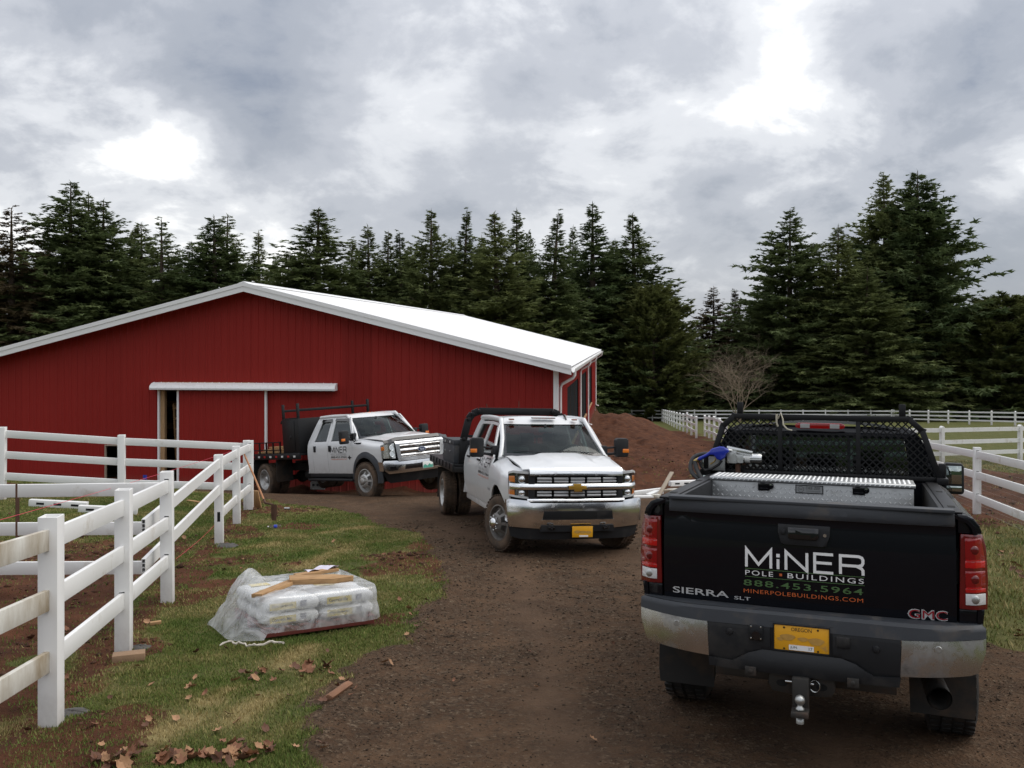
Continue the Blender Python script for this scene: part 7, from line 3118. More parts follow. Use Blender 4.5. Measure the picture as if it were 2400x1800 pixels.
# ------------------------------------------------------------------ pallet of bags under plastic
def plastic_mat():
    m, t, b = nt_new('clear_film')
    N, L = t.nodes, t.links
    tcn = N.new('ShaderNodeTexCoord')
    n = N.new('ShaderNodeTexNoise')
    n.inputs['Scale'].default_value = 4
    n.inputs['Detail'].default_value = 5
    n.inputs['Roughness'].default_value = .55
    n.inputs['Distortion'].default_value = 2.0
    L.new(tcn.outputs['Object'], n.inputs['Vector'])
    tr = N.new('ShaderNodeBsdfTransparent')
    tr.inputs[0].default_value = (.93, .94, .95, 1)
    df = N.new('ShaderNodeBsdfTranslucent')
    df.inputs[0].default_value = (.92, .93, .95, 1)
    d2 = N.new('ShaderNodeBsdfDiffuse')
    d2.inputs[0].default_value = (.92, .93, .95, 1)
    gl = N.new('ShaderNodeBsdfGlossy')
    gl.inputs['Roughness'].default_value = .16
    bp = N.new('ShaderNodeBump')
    bp.inputs['Strength'].default_value = .6
    bp.inputs['Distance'].default_value = .03
    L.new(n.outputs['Fac'], bp.inputs['Height'])
    L.new(bp.outputs[0], gl.inputs['Normal'])
    mr = N.new('ShaderNodeMapRange')
    mr.inputs['From Min'].default_value = .38
    mr.inputs['From Max'].default_value = .70
    mr.inputs['To Min'].default_value = .16
    mr.inputs['To Max'].default_value = .62
    L.new(n.outputs['Fac'], mr.inputs['Value'])
    m0 = N.new('ShaderNodeMixShader')
    m0.inputs[0].default_value = .5
    L.new(df.outputs[0], m0.inputs[1])
    L.new(d2.outputs[0], m0.inputs[2])
    m1 = N.new('ShaderNodeMixShader')
    L.new(mr.outputs[0], m1.inputs[0])
    L.new(tr.outputs[0], m1.inputs[1])
    L.new(m0.outputs[0], m1.inputs[2])
    m2 = N.new('ShaderNodeMixShader')
    m2.inputs[0].default_value = .14
    L.new(m1.outputs[0], m2.inputs[1])
    L.new(gl.outputs[0], m2.inputs[2])
    L.new(m2.outputs[0], t.nodes['Material Output'].inputs['Surface'])
    MAT['clear_film'] = m


plastic_mat()
PAL_O = Vector((-2.28, 8.42, 0))
PAL_A = math.radians(32)
PX, PY = 1.10, .98


def pal(x, y, z=0.0):
    w = Matrix.Rotation(PAL_A, 3, 'Z') @ Vector((x, y, 0))
    return Vector((PAL_O.x + w.x, PAL_O.y + w.y, 0)), z


def pal_root(name, x, y, z, label, cat, group=None, rz=0.0):
    w, _ = pal(x, y)
    gzb = -SLOPE * w.y
    o = empty(name, (w.x, w.y, gzb + z + .012), (-math.atan(SLOPE) * math.cos(PAL_A) * 1.0, 0, PAL_A + rz))
    # follow the fall of the lawn
    M = Matrix.Translation((w.x, w.y, gzb + z + .012)) @ Matrix.Rotation(-math.atan(SLOPE), 4, 'X') @ Matrix.Rotation(PAL_A + rz, 4, 'Z')
    o.matrix_world = M
    tag(o, label, cat, group)
    return o


pr_ = pal_root('wooden_pallet', PX / 2, PY / 2, 0, 'low reddish pallet under the plastic wrapped bags', 'pallet')
for k in range(3):
    y0 = -PY / 2 + .05 + k * (PY - .1) / 2
    MB().b2((-PX / 2, y0 - .045, .015), (PX / 2, y0 + .045, .085)).build('bearer', MAT['pallet_red'], pr_, bevel=.004)
for k in range(7):
    x0 = -PX / 2 + .05 + k * (PX - .1) / 6
    MB().b2((x0 - .048, -PY / 2 - .01, .085), (x0 + .048, PY / 2 + .01, .103)).build('deck_board', MAT['pallet_red'], pr_, bevel=.003)


def bag_mesh():
    mb = MB()
    nu, nv = 20, 12
    L_, W_, H_ = .552, .326, .126

    def f(u, v):
        # rounded box pillow
        th, ph = u * 2 * math.pi, (v - .5) * math.pi
        e = .35
        c = lambda a: math.copysign(abs(math.cos(a)) ** e, math.cos(a))
        s_ = lambda a: math.copysign(abs(math.sin(a)) ** e, math.sin(a))
        x, y, z = c(ph) * c(th), c(ph) * s_(th), math.copysign(abs(math.sin(ph)) ** .55, math.sin(ph))
        sag = 1 - .10 * (x * x + y * y)
        return (x * L_ / 2, y * W_ / 2, H_ / 2 + z * H_ / 2 * sag + .004 * math.sin(9 * x + 5 * y))
    mb.grid(f, [i / nu for i in range(nu + 1)], [i / nv for i in range(nv + 1)])
    return mb.mesh('bag_skin', 0, 60, merge=True)


bm_me = bag_mesh()
bm_me.materials.append(MAT['bag_paper'])
rowname = ['front', 'middle', 'back']
laynm = ['lower', 'upper']
for lay_ in range(2):
    for ry in range(3):
        for rx in range(2):
            o = pal_root('cement_bag', .28 + rx * .55 + random.uniform(-.006, .006), .17 + ry * .325, .103 + lay_ * .120,
                         'printed paper cement bag under plastic, %s layer, %s row, %s end' % (laynm[lay_], rowname[ry], ('near left', 'near right')[rx] if ry < 2 else ('far left', 'far right')[rx]), 'bag', 'cement bags on the pallet', random.uniform(-.02, .02))
            sk_ = link('bag_skin', bm_me, None, o)
            if ry == 0:
                f = lambda u, v: (u, -.1625 - .001, v)
                mb = MB()
                mb.panel([(-.22, .034), (.03, .034), (.03, .096), (-.22, .096)], f, .1, 0, 0, out=(0, -1, 0))
                mb.build('yellow_print', MAT['bag_yellow'], o, smooth=0)
                mb = MB()
                f2 = lambda u, v: (u, -.1650, v)
                if (lay_ + rx) % 2:
                    lay(mb, text2d('High Strength', .20, .032, bold=.02), -.20, .050, f2)
                else:
                    lay(mb, text2d('Concrete Mix', .19, .030, bold=.02), -.20, .052, f2)
                mb.build('lettering', MAT['print_black'], o, smooth=0)
                mb = MB()
                mb.panel([(.07, .045), (.13, .045), (.13, .10), (.07, .10)], f, 0, 0, 0, out=(0, -1, 0))
                mb.build('grey_print', MAT['bag_grey'], o, smooth=0)
            elif lay_ == 1:
                mb = MB()
                mb.panel([(-.17, -.07), (.02, -.07), (.02, .06), (-.17, .06)], lambda u, v: (u, v, .1285), 0, 0, 0, out=(0, 0, 1))
                mb.build('yellow_print', MAT['bag_yellow'], o, smooth=0)

ps = pal_root('plastic_sheet', PX / 2, PY / 2, 0, 'crumpled clear plastic sheet wrapped over the bags', 'plastic sheet')
mb = MB()
NT, NR = 110, 46


def film(a, t):
    th = 2 * math.pi * a
    ex = .32
    cx_, cy_ = math.copysign(abs(math.cos(th)) ** ex, math.cos(th)), math.copysign(abs(math.sin(th)) ** ex, math.sin(th))
    hx, hy = PX / 2 + .045, PY / 2 + .045
    top = .362 + .012
    left = max(0, -math.cos(th)) ** 1.2
    if t < .5:
        k = t / .5
        x, y, z = cx_ * hx * k, cy_ * hy * k, top
    else:
        k = (t - .5) / .5
        fl = .05 * k + .19 * left * k ** 1.3
        x, y = cx_ * (hx + fl * (1 if left > .05 else .6)), cy_ * (hy + .05 * k)
        low = .075 if math.sin(th) < .2 and left < .4 else .02
        z = lerp(top, low, k ** (1.0 - .25 * left))
    n3 = mnoise.noise(Vector((x * 5, y * 5, z * 5 + 3)))
    n4 = mnoise.noise(Vector((x * 16 + 7, y * 16, z * 13)))
    amp = .016 + .035 * (t > .5) * left + .012 * (t > .5)
    d = n3 * amp + abs(n4) * amp * .30
    if t < .5:
        z += abs(d) * 1.2 + .01
        # a corner of the film stands up at the left end, another lump at the right back
        z += .15 * math.exp(-(((x + .47) / .12) ** 2 + ((y - .24) / .17) ** 2))
        z += .045 * math.exp(-(((x - .30) / .2) ** 2 + ((y - .34) / .12) ** 2))
    else:
        q = math.hypot(x, y)
        x += x / q * (abs(d) + .004)
        y += y / q * (abs(d) + .004)
    return (x, y, z)


mb.grid(film, [i / NT for i in range(NT + 1)], [i / NR for i in range(NR + 1)])
mb.build('film', MAT['clear_film'], ps, smooth=179, merge=True)


def board(name, label, pts, a, b, w, h, mat='raw_timber', cut=0.0, cat='board', group=None, roll=0):
    """a sawn board from a to b; cut > 0 tapers one end to a stake point"""
    a, b = Vector(a), Vector(b)
    L = (b - a).length
    d = (b - a).normalized()
    o = empty(name)
    sx = Vector((0, 0, 1)).cross(d).normalized()
    up = d.cross(sx)
    M = Matrix((d, sx, up)).transposed().to_4x4()
    o.matrix_world = Matrix.Translation(a) @ M @ Matrix.Rotation(roll, 4, 'X')
    tag(o, label, cat, group)
    mb = MB()
    if cut:
        pl = [(0, -w / 2), (L - cut, -w / 2), (L, -.008), (L, .008), (L - cut, w / 2), (0, w / 2)]
        mb.prism(pl, -h / 2, h / 2, 'z')
    else:
        mb.b2((0, -w / 2, -h / 2), (L, w / 2, h / 2))
    mb.build('timber', MAT[mat], o, bevel=.003)
    return o


def palw(x, y, z):
    w, _ = pal(x, y)
    return Vector((w.x, w.y, -SLOPE * w.y + z))


board('wood_stake', 'pale pointed wooden stake lying on top of the plastic', None, palw(.40, .48, .445), palw(1.00, .30, .430), .13, .055, cut=.2, cat='stake', roll=.1)
board('wood_plank', 'brown plank lying slanted over the left end of the plastic', None, palw(-.02, .15, .395), palw(.50, .55, .425), .12, .035, cat='plank', roll=-.1)
board('wood_plank', 'short brown plank at the back of the plastic wrapped bags', None, palw(.55, .74, .43), palw(1.02, .80, .445), .09, .03, cat='plank')
pp_ = pal_root('paper_sheet', .86, .83, .435, 'crumpled white and purple paper on the back of the stack', 'paper')
mb = MB()
mb.grid(lambda u, v: (u * .34 - .17, v * .14 - .07, .02 * math.sin(9 * u + 3 * v) + .03 * u), [i / 10 for i in range(11)], [i / 5 for i in range(6)])
mb.build('sheet', mk('paper_purple', (.62, .58, .68), .7, var=.25, vscale=14), pp_, smooth=60)


def gp(px, py, dz=0.0):
    x, y = at_px(px, py)
    return Vector((x, y, gz(x, y) + dz))


# ------------------------------------------------------------------ small things on the lawn
rb = empty('plastic_strip', gp(590, 1526, .01))
tag(rb, 'twisted strip of dirty white plastic on the lawn below the bags', 'plastic strip')
mb = MB()
rs = random.Random(3)
pts = []
for i in range(26):
    t = i / 25
    pts.append(Vector((-.28 + .56 * t, .05 * math.sin(t * 9) + .02 * rs.uniform(-1, 1), .045 + .02 * abs(math.sin(t * 14)))))
mb.tube(pts, [.006 + .006 * abs(math.sin(i * 1.7)) for i in range(26)], 5)
mb.build('strip', mk('dirty_white', (.48, .44, .38), .6, var=.3, vscale=20), rb, smooth=60)

bk = empty('paver_block', gp(302, 1545, -.01), (-math.atan(SLOPE), 0, .35))
tag(bk, 'brown paving block lying beside the second fence post', 'paver')
MB().b2((-.13, -.075, 0), (.13, .075, .065)).build('block', MAT['paver'], bk, bevel=.006)

# concrete spilled round the foot of the posts
for (px, py, r_, lab) in ((165, 1668, .14, 'grey concrete dust heap at the foot of the nearest post'), (325, 1516, .11, 'grey concrete dust heap at the foot of the second post'), (530, 1283, .14, 'grey concrete dust heap at the foot of the lone post')):
    o = empty('concrete_heap', gp(px, py, -.01))
    tag(o, lab, 'concrete', 'concrete heaps at the posts')
    mb = MB()
    mb.grid(lambda a, t: (r_ * t * 1.3 * math.cos(a) * (1 + .25 * mnoise.noise(Vector((math.cos(a) * 2, math.sin(a) * 2, px)))), r_ * t * math.sin(a) * (1 + .25 * mnoise.noise(Vector((math.cos(a) * 2, math.sin(a) * 2, px)))), .035 * (1 - t ** 2) + .015 * mnoise.noise(Vector((t * 5, a * 3, px)))), list(np.linspace(0, 2 * math.pi, 29)), [0, .2, .4, .6, .8, 1])
    mb.build('heap', MAT['sand_grey'], o, smooth=60)

# shovel leaning on the end post
sh = empty('shovel')
tip = gp(640, 1222, .0)
topp = px_at(566, 1050, 18.15)
tag(sh, 'long handled shovel leaning against the end post of the fence', 'shovel')
sh.location = tip
v = topp - tip
mb = MB()
k1 = v * .26
mb.tube([k1, v * .6 + Vector((0, 0, .015)), v], [.019, .018, .017], 10)
mb.build('handle', MAT['shovel_handle'], sh, smooth=50)
mb = MB()
mb.tube([k1 * 1.08, k1 * .90, Vector((0, .01, .30))], [.022, .022, .018], 8)
mb.build('socket', MAT['rust_steel'], sh, smooth=50)
mb = MB()
mb.panel([(-.105, .30), (-.115, .12), (-.08, .02), (0, -.06), (.08, .02), (.115, .12), (.105, .30), (.03, .31), (-.03, .31)], lambda a, b: (a * .5 + .02, -.03 + .5 * a * a * 4, b), .04, .05, .006, out=(0, -1, 0))
mb.build('blade', MAT['rust_steel'], sh, smooth=50)

st = board('wood_stake', 'short pale wooden stake standing in the lawn near the shovel', None, gp(660, 1199, -.06), gp(660, 1199, .33), .055, .055, cat='stake')
board('wood_board', 'tan board standing behind the end post of the fence', None, px_at(606, 1190, 18.9), px_at(598, 1150, 18.8), .15, .03, cat='board')
o = empty('pipe_stub', gp(673, 1199, .025))
tag(o, 'grey pipe stub lying beside the wooden stake', 'pipe')
mb = MB()
mb.tube([(-.055, 0, 0), (.055, -.01, 0)], .024, 12, caps=False)
mb.tube([(-.055, 0, 0), (.055, -.01, 0)], .020, 12, caps=False)
mb.build('pipe', MAT['cast_metal'], o, smooth=60)

wb = empty('water_bottle', gp(643, 1237, .032), (0, 0, .05))
tag(wb, 'clear plastic water bottle with blue label lying on the lawn', 'bottle')
mb = MB()
mb.lathe([(0, -.12), (.028, -.118), (.032, -.11), (.032, .04), (.030, .055), (.014, .085), (.012, .10)], 18, axis='x')
mb.build('bottle_body', MAT['glass_clear'], wb, smooth=60)
mb = MB()
mb.lathe([(.0325, -.005), (.033, -.004), (.033, .045), (.0325, .046)], 18, axis='x')
mb.v = [(-x, y, z) for x, y, z in mb.v]
mb.build('label_band', MAT['flag_blue'], wb, smooth=60)
mb = MB()
mb.lathe([(.0, .115), (.013, .114), (.013, .097), (.0, .096)], 14, axis='x')
mb.build('cap', MAT['print_white'], wb, smooth=60)
for c in wb.children:
    c.rotation_euler = (0, 0, math.pi)

# rusty stakes at the left and string lines
for (px, pyb, pyt, d, lab) in ((38, 1250, 1134, 9.6, 'thin rusty steel stake in front of the crossing rails'), (43, 1240, 1164, 10.9, 'second rusty steel stake just behind the crossing rails')):
    a, b = px_at(px, pyb + 60, d), px_at(px, pyt, d)
    o = empty('steel_stake', a)
    tag(o, lab, 'stake')
    mb = MB()
    mb.bar((0, 0, 0), b - a, .022, .006)
    mb.bar((0, 0.008, 0), (b - a) + Vector((0, .008, 0)), .006, .016)
    mb.build('t_bar', MAT['rust_steel'], o)


def string(label, a, b, r_=.0022):
    a, b = Vector(a), Vector(b)
    o = empty('string_line', a)
    tag(o, label, 'string')
    mb = MB()
    pts = [(b - a) * t + Vector((0, 0, -.02 * math.sin(math.pi * t))) for t in np.linspace(0, 1, 12)]
    mb.tube(pts, r_, 4)
    mb.build('twine', MAT['string_red'], o)


string('red string line stretched high along the near fence', px_at(-40, 1230, 7.4), px_at(541, 1058, 16.45))
string('red string line low above the trench by the lone post', px_at(412, 1310, 11.2), px_at(502, 1232, 14.2))
fl = empty('marking_flag', px_at(337, 1150, 20.5))
tag(fl, 'small blue marking flag on a wire in front of the barn', 'flag')
MB().tube([(0, 0, -.1), (0, 0, .33)], .004, 5).build('wire', MAT['bright_steel'], fl)
mb = MB()
mb.grid(lambda u, v: (u * .09 - .02, .012 * math.sin(u * 6), .25 + v * .10), [0, .25, .5, .75, 1], [0, .5, 1])
mb.build('cloth', MAT['flag_blue'], fl, smooth=60)

# spare posts lying by the fence, scrap heap right of the near white truck
def lying(label, a, b, w=.127, h=.127, mat='vinyl_white', slots=True, cat='post', group=None):
    a, b = Vector(a), Vector(b)
    o = empty('loose_post' if cat == 'post' else 'loose_' + cat, a)
    tag(o, label, cat, group)
    mb = MB()
    mb.bar((0, 0, 0), b - a, w, h)
    mb.build('shaft', MAT[mat], o, bevel=.004)
    if slots:
        d = (b - a).normalized()
        sx = d.cross(Vector((0, 0, 1))).normalized()
        if sx.y > 0:
            sx = -sx
        for t in (.2, .5, .8):
            c = (b - a) * t + sx * (w / 2 + .001)
            MB().bar(c - d * .07, c + d * .07, .002, .04).build('slot', MAT['black_gap'], o)
    return o


def gh(px, d, dz):
    x = (px - 1200) / FPX * d
    return Vector((x, d, gz(x, d) + dz))


lying('spare white post lying on the grass behind the crossing rails, left one', gh(70, 17.3, .07), gh(205, 17.4, .07), mat='vinyl_white')
lying('spare white post lying on the grass behind the crossing rails, right one', gh(185, 16.9, .07), gh(322, 17.1, .07), mat='vinyl_white')


lying('slotted white post lying on top of the scrap heap', gh(1570, 23.0, .40), gh(1640, 23.4, .36), group=None)
lying('stained white rail under the slotted post of the scrap heap', gh(1566, 22.8, .22), gh(1660, 23.2, .20), .14, .06, 'vinyl_stained', False, 'rail')
lying('white rail at the bottom of the scrap heap', gh(1568, 23.1, .08), gh(1655, 23.0, .08), .14, .10, 'vinyl_stained', False, 'rail')
lying('long white rail sticking out of the scrap heap towards the truck', gh(1470, 21.9, .10), gh(1552, 22.6, .22), .10, .14, 'vinyl_white', False, 'rail')
lying('white rail lying flat on the ground before the scrap heap', gh(1470, 21.2, .05), gh(1540, 21.6, .05), .14, .05, 'vinyl_white', False, 'rail')
lying('short white offcut leaning at the scrap heap', gh(1518, 21.9, .10), gh(1540, 22.2, .20), .13, .05, 'vinyl_white', False, 'offcut')
lying('small white offcut lying by the grey board', gh(1530, 21.5, .06), gh(1545, 21.6, .07), .10, .07, 'vinyl_stained', False, 'offcut')
board('grey_board', 'weathered grey board leaning upright on the scrap heap', None, gh(1540, 21.8, .02), gh(1575, 22.4, .66), .10, .03, 'grey_timber', cat='board')
board('grey_board', 'weathered board lying across behind the leaning board', None, gh(1530, 22.7, .24), gh(1600, 22.9, .22), .10, .04, 'grey_timber', cat='board')
for i, (a, b, dd) in enumerate(((1576, 1612, 21.9), (1592, 1640, 22.1), (1604, 1652, 21.8), (1585, 1648, 22.4))):
    board('wood_plank', ('tan plank at the front of the scrap heap', 'tan plank lying second in the scrap heap', 'split tan plank at the right of the scrap heap', 'tan plank at the back of the scrap heap')[i], None, gh(a, dd, .06 + i * .03), gh(b, dd + .5, .12 + i * .03), .12, .03, 'raw_timber', cat='plank')
wbx = empty('white_sack', px_at(746, 1143, 26.3))
tag(wbx, 'white printed sack standing at the barn wall under the truck step', 'sack')
mb = MB()
mb.b2((-.21, -.09, -.05), (.21, .09, .19))
mb.build('sack_body', MAT['bag_paper'], wbx, bevel=.03, seg=3)
mb = MB()
for x_ in (-.12, 0, .12):
    mb.lathe([(0, 0), (.035, 0)], 12, c=(x_, -.092, .09), axis='y')
mb.build('print_mark', MAT['bag_grey'], wbx)
# boards lying on the bed of the far truck
ob = empty('lumber_stack')
ob.matrix_world = white_far.matrix_world @ Matrix.Translation((0, -4.6, 1.10))
tag(ob, 'tan boards stacked on the bed of the far white truck', 'lumber')
for k, (x_, z_) in enumerate(((.35, .0), (.58, .0), (.80, .0), (.45, .06), (.70, .06), (.55, .12))):
    MB().b2((x_ - .09, -.95 + .06 * k, z_ + .01), (x_ + .09, .85 - .05 * k, z_ + .055)).build('board', MAT['raw_timber'], ob, bevel=.003)
wc = empty('wood_chunk', gp(792, 1632, .0))
tag(wc, 'split chunk of reddish wood lying at the edge of the drive', 'wood')
mb = MB()
mb.prism([(-.035, 0), (.03, 0), (.042, .03), (.005, .05), (-.03, .035)], -.14, .14, 'y', fm=lambda p: (p[0] * (1 + .3 * p[1]) + p[1] * .35, p[1], p[2]))
mb.build('chunk', MAT['dark_wood'], wc, bevel=.004)
board('wood_offcut', 'small wood offcut on the soil right of the second post', None, gp(352, 1464, .02), gp(378, 1462, .025), .05, .03, cat='offcut')
board('wood_offcut', 'pale thin offcut lying on the grass in front of the barn fence', None, gp(440, 1185, .02), gp(468, 1188, .02), .07, .02, cat='offcut')


# ------------------------------------------------------------------ fallen leaves
def leaf_mesh(seed):
    r = random.Random(seed)
    mb = MB()
    n = 14
    rim = []
    for i in range(n):
        t = 2 * math.pi * i / n
        rad = 1.0 if i % 2 else .78
        rad *= r.uniform(.85, 1.12)
        x, y = .075 * rad * math.cos(t) * 1.15, .060 * rad * math.sin(t)
        z = .030 * (x / .075) ** 2 * r.uniform(.4, 1.1) + .028 * (y / .06) ** 2 * r.uniform(.2, 1.2) + r.uniform(-.004, .006)
        rim.append((x, y, z))
    mid = [(x * .5, y * .5, z * .25 + .002) for x, y, z in rim]
    V = [(0, 0, 0)] + mid + rim
    Fs = [(0, 1 + i, 1 + (i + 1) % n) for i in range(n)]
    Fs += [(1 + i, 1 + n + i, 1 + n + (i + 1) % n, 1 + (i + 1) % n) for i in range(n)]
    mb.add(V, Fs)
    mb.tube([(-.07, 0, .012), (-.11, .008, .006)], .0018, 3)
    return mb.mesh('leaf', 0, 60)


LM = [leaf_mesh(i) for i in range(6)]
for i, m_ in enumerate(LM):
    m_.materials.append(MAT[('leaf_brown', 'leaf_tan', 'leaf_dark')[i % 3]])
leaf_at = []
rl = random.Random(12)
clusters = [((255, 1790), 9, 40, 14), ((290, 1770), 4, 25, 12), ((400, 1785), 18, 55, 16), ((545, 1775), 26, 75, 20), ((640, 1760), 6, 40, 10), ((610, 1590), 9, 40, 18), ((728, 1572), 14, 45, 14), ((800, 1610), 3, 30, 10),
            ((2385, 1330), 14, 40, 22), ((2350, 1300), 7, 30, 12), ((1985 + 400, 1480), 3, 20, 12)]
for (cx_, cy_), n_, sx_, sy_ in clusters:
    for k in range(n_):
        leaf_at.append((rl.gauss(cx_, sx_ * .55), rl.gauss(cy_, sy_ * .5), 1.0))
for k in range(95):
    leaf_at.append((rl.uniform(380, 1000), rl.uniform(1230, 1790), .8))
for k in range(20):
    leaf_at.append((rl.uniform(20, 380), rl.uniform(1400, 1790), .8))
for k in range(7):
    leaf_at.append((rl.uniform(820, 1500), rl.uniform(1480, 1790), .6))
bare = [at_px(620, 1480)]
for (px, py, s_) in leaf_at:
    if py > 1815 or (470 < px < 880 and 1340 < py < 1520):
        continue
    x, y = at_px(px, py)
    if px < 1000 and x > xl(y) + .25 and rl.random() < .85:
        continue
    o = link('oak_leaf', rl.choice(LM), None, None)
    o.location = (x, y, gz(x, y) + .022)
    sc = s_ * rl.uniform(.34, .72)
    o.scale = (sc, sc, sc)
    o.rotation_euler = (rl.uniform(-.7, .7), rl.uniform(-.7, .7), rl.uniform(0, 6.28))
    road_leaf = x > float(xl(np.array([y]))[0])
    tag(o, 'dry brown oak leaf lying on the gravel drive' if road_leaf else 'dry brown oak leaf lying on the lawn', 'leaf', 'leaves fallen on the drive' if road_leaf else 'leaves fallen on the lawn')
# ------------------------------------------------------------------ grass blades and loose stones
def grass_mat():
    m, t, b = nt_new('grass_blades')
    N, L = t.nodes, t.links
    geo = N.new('ShaderNodeNewGeometry')

    def nz(scale):
        n = N.new('ShaderNodeTexNoise')
        n.inputs['Scale'].default_value = scale
        n.inputs['Detail'].default_value = 5
        L.new(geo.outputs['Position'], n.inputs['Vector'])
        return n.outputs['Fac']
    r1 = N.new('ShaderNodeValToRGB')
    e = r1.color_ramp.elements
    while len(e) < 4:
        e.new(.5)
    for q, (p, c) in zip(e, [(.26, (.076, .130, .023)), (.43, (.122, .166, .037)), (.57, (.205, .195, .064)), (.74, (.38, .30, .14))]):
        q.position = p
        q.color = rgba(c)
    ad = N.new('ShaderNodeMath')
    ad.operation = 'MULTIPLY_ADD'
    at = N.new('ShaderNodeAttribute')
    at.attribute_name = 'tone'
    L.new(at.outputs['Fac'], ad.inputs[0])
    ad.inputs[1].default_value = .26
    mm = N.new('ShaderNodeMath')
    mm.operation = 'MULTIPLY_ADD'
    L.new(nz(1.1), mm.inputs[0])
    mm.inputs[1].default_value = .85
    mm.inputs[2].default_value = -.065
    L.new(mm.outputs[0], ad.inputs[2])
    L.new(ad.outputs[0], r1.inputs['Fac'])
    L.new(r1.outputs['Color'], b.inputs['Base Color'])
    b.inputs['Roughness'].default_value = .7
    b.inputs['Specular IOR Level'].default_value = .2
    MAT['grass_blades'] = m
    return m


def scatter_xy(n, x0, x1, y0, y1, power=1.6):
    u = rng.random(n)
    k = 1 - power
    y = (y0 ** k + u * (y1 ** k - y0 ** k)) ** (1 / k)
    x = x0 + rng.random(n) * (x1 - x0)
    return x, y


def blades(name, label, n, x0, x1, y0, y1, hmin, hmax, keep=None, power=1.6):
    x, y = scatter_xy(n, x0, x1, y0, y1, power)
    vis = (np.abs(x) / y < .85)
    x, y = x[vis], y[vis]
    road, soil = zones(x, y)
    dens = (1 - road) * (1 - soil * .93) * (0.40 + 0.60 * sstep(.30, .55, fbm(x * 1.7, y * 1.7, 61)))
    if keep is not None:
        dens = dens * keep(x, y)
    ok = rng.random(len(x)) < dens
    x, y = x[ok], y[ok]
    z = ground_z(x, y)
    m = len(x)
    h = rng.uniform(hmin, hmax, m) * (.6 + .8 * fbm(x * 2.3, y * 2.3, 71))
    w = np.maximum(.0035, .00075 * y) * rng.uniform(.7, 1.3, m)
    a = rng.random(m) * 6.283
    lean = rng.uniform(.1, .9, m) * h
    la = rng.random(m) * 6.283
    dx, dy = np.cos(a) * w, np.sin(a) * w
    tx, ty = np.cos(la) * lean, np.sin(la) * lean
    V = np.empty((m, 3, 3))
    V[:, 0] = np.stack([x - dx, y - dy, z - .006], 1)
    V[:, 1] = np.stack([x + dx, y + dy, z - .006], 1)
    V[:, 2] = np.stack([x + tx, y + ty, z + h], 1)
    Fs = np.arange(m * 3).reshape(m, 3)
    o = np_mesh(name, V.reshape(-1, 3), Fs, MAT['grass_blades'])
    tone = np.repeat(rng.random(m) + 1.3 * straw_at(x, y) + .45 * sstep(3, 5, x) + .5 * (fbm(x * .7, y * .7, 73) - .45), 3).astype(np.float32)
    at = o.data.attributes.new('tone', 'FLOAT', 'POINT')
    at.data.foreach_set('value', tone)
    tag(o, label, 'grass', kind='stuff')
    return o


grass_mat()
blades('grass', 'short patchy grass of the lawn between fence and drive', 1250000, -14, 0, 4.8, 24, .010, .030)
blades('meadow_grass', 'rough grass beside and beyond the black truck', 260000, 4.0, 22, 5.5, 34, .025, .07, power=1.4)


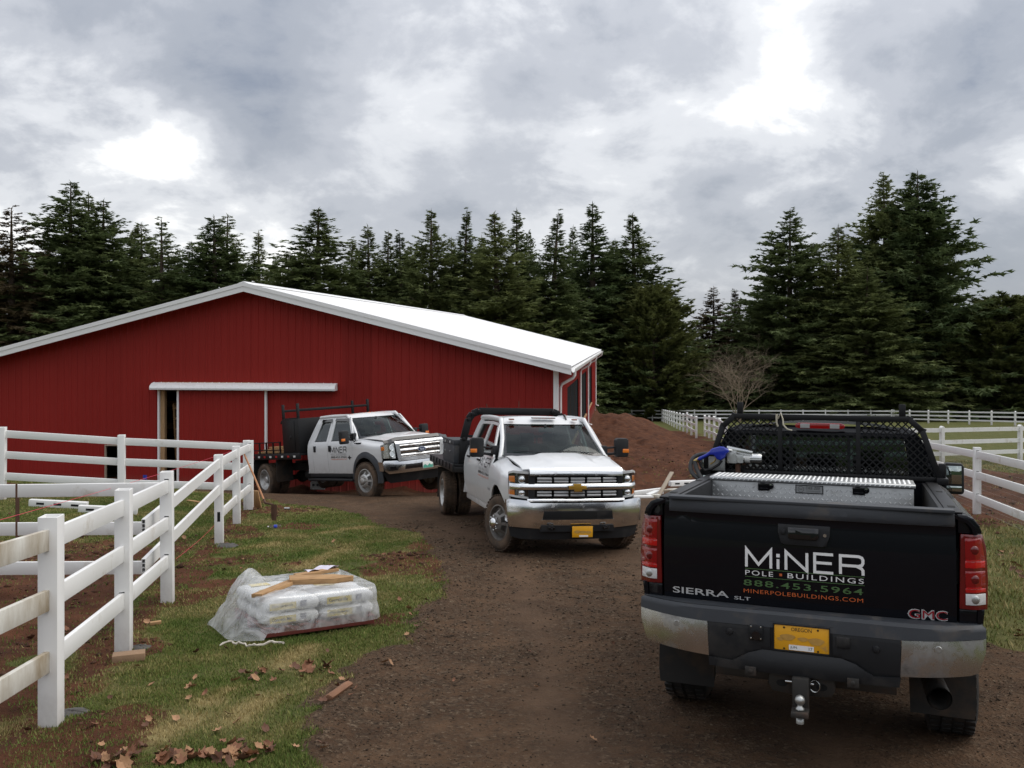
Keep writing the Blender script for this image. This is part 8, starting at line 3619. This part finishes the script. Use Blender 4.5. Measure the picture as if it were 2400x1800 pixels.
def stones(name, label, n, x0, x1, y0, y1, s0, s1, keep, mat, power=1.7):
    x, y = scatter_xy(n, x0, x1, y0, y1, power)
    vis = (np.abs(x) / y < .8)
    x, y = x[vis], y[vis]
    ok = rng.random(len(x)) < keep(x, y)
    x, y = x[ok], y[ok]
    m = len(x)
    z = ground_z(x, y)
    s = s0 + (s1 - s0) * rng.random(m) ** 3
    s = s * np.clip(y / 7, .8, 2.0)
    base = np.array([[1, 0, 0], [0, 1, 0], [-1, 0, 0], [0, -1, 0], [0, 0, 1], [0, 0, -1], [.6, .6, .5], [-.6, .5, -.4]], float)[:6]
    tri = np.array([[0, 1, 4], [1, 2, 4], [2, 3, 4], [3, 0, 4], [1, 0, 5], [2, 1, 5], [3, 2, 5], [0, 3, 5]])
    V = base[None] * (1 + rng.uniform(-.35, .35, (m, 6, 3))) + rng.uniform(-.25, .25, (m, 6, 3))
    V = V * np.stack([s, s * rng.uniform(.6, 1, m), s * rng.uniform(.4, .75, m)], 1)[:, None, :]
    a = rng.random(m) * 6.283
    c_, s_ = np.cos(a)[:, None], np.sin(a)[:, None]
    X_ = V[:, :, 0] * c_ - V[:, :, 1] * s_
    Y_ = V[:, :, 0] * s_ + V[:, :, 1] * c_
    V = np.stack([X_ + x[:, None], Y_ + y[:, None], V[:, :, 2] + z[:, None] + (s * .15)[:, None]], 2)
    Fs = (tri[None] + (np.arange(m) * 6)[:, None, None]).reshape(-1, 3)
    o = np_mesh(name, V.reshape(-1, 3), Fs, mat)
    at = o.data.attributes.new('tone', 'FLOAT', 'POINT')
    at.data.foreach_set('value', np.repeat(rng.random(m), 6).astype(np.float32))
    tag(o, label, 'gravel' if 'gravel' in name else 'soil', kind='stuff')
    return o


def tone_mat(name, stops, rough=.9):
    m, t, b = nt_new(name)
    N, L = t.nodes, t.links
    at = N.new('ShaderNodeAttribute')
    at.attribute_name = 'tone'
    r1 = N.new('ShaderNodeValToRGB')
    e = r1.color_ramp.elements
    while len(e) < len(stops):
        e.new(.5)
    for q, (p, c) in zip(e, stops):
        q.position = p
        q.color = rgba(c)
    L.new(at.outputs['Fac'], r1.inputs['Fac'])
    L.new(r1.outputs['Color'], b.inputs['Base Color'])
    b.inputs['Roughness'].default_value = rough
    b.inputs['Specular IOR Level'].default_value = .2
    MAT[name] = m
    return m


tone_mat('gravel_stone', [(0, (.030, .0205, .0135)), (.5, (.060, .041, .027)), (.85, (.098, .070, .047)), (1, (.18, .135, .092))])
tone_mat('soil_clod', [(0, (.045, .022, .014)), (.6, (.080, .038, .023)), (1, (.13, .066, .042))])


def keep_road(x, y):
    road, soil = zones(x, y)
    e = x - xl(y)
    berm = np.exp(-((e - .30) / .35) ** 2)
    patch = sstep(.42, .60, fbm(x * .9, y * .9, 81))
    return np.clip(road * (.25 + .75 * patch) * (1 - .8 * rut_at(x, y)) + berm * .9 * (e > -.08) * (y < 14), 0, 1)


stones('gravel', 'loose gravel of the drive', 80000, -2.2, 5.2, 4.2, 17, .003, .014, keep_road, MAT['gravel_stone'])


def keep_soil(x, y):
    road, soil = zones(x, y)
    return soil * (1 - road) * sstep(.40, .62, fbm(x * 1.2, y * 1.2, 91))


stones('soil_clods', 'loose clods of red brown soil along the fence and bank', 42000, -9, 14, 4.6, 45, .008, .032, keep_soil, MAT['soil_clod'], power=1.3)
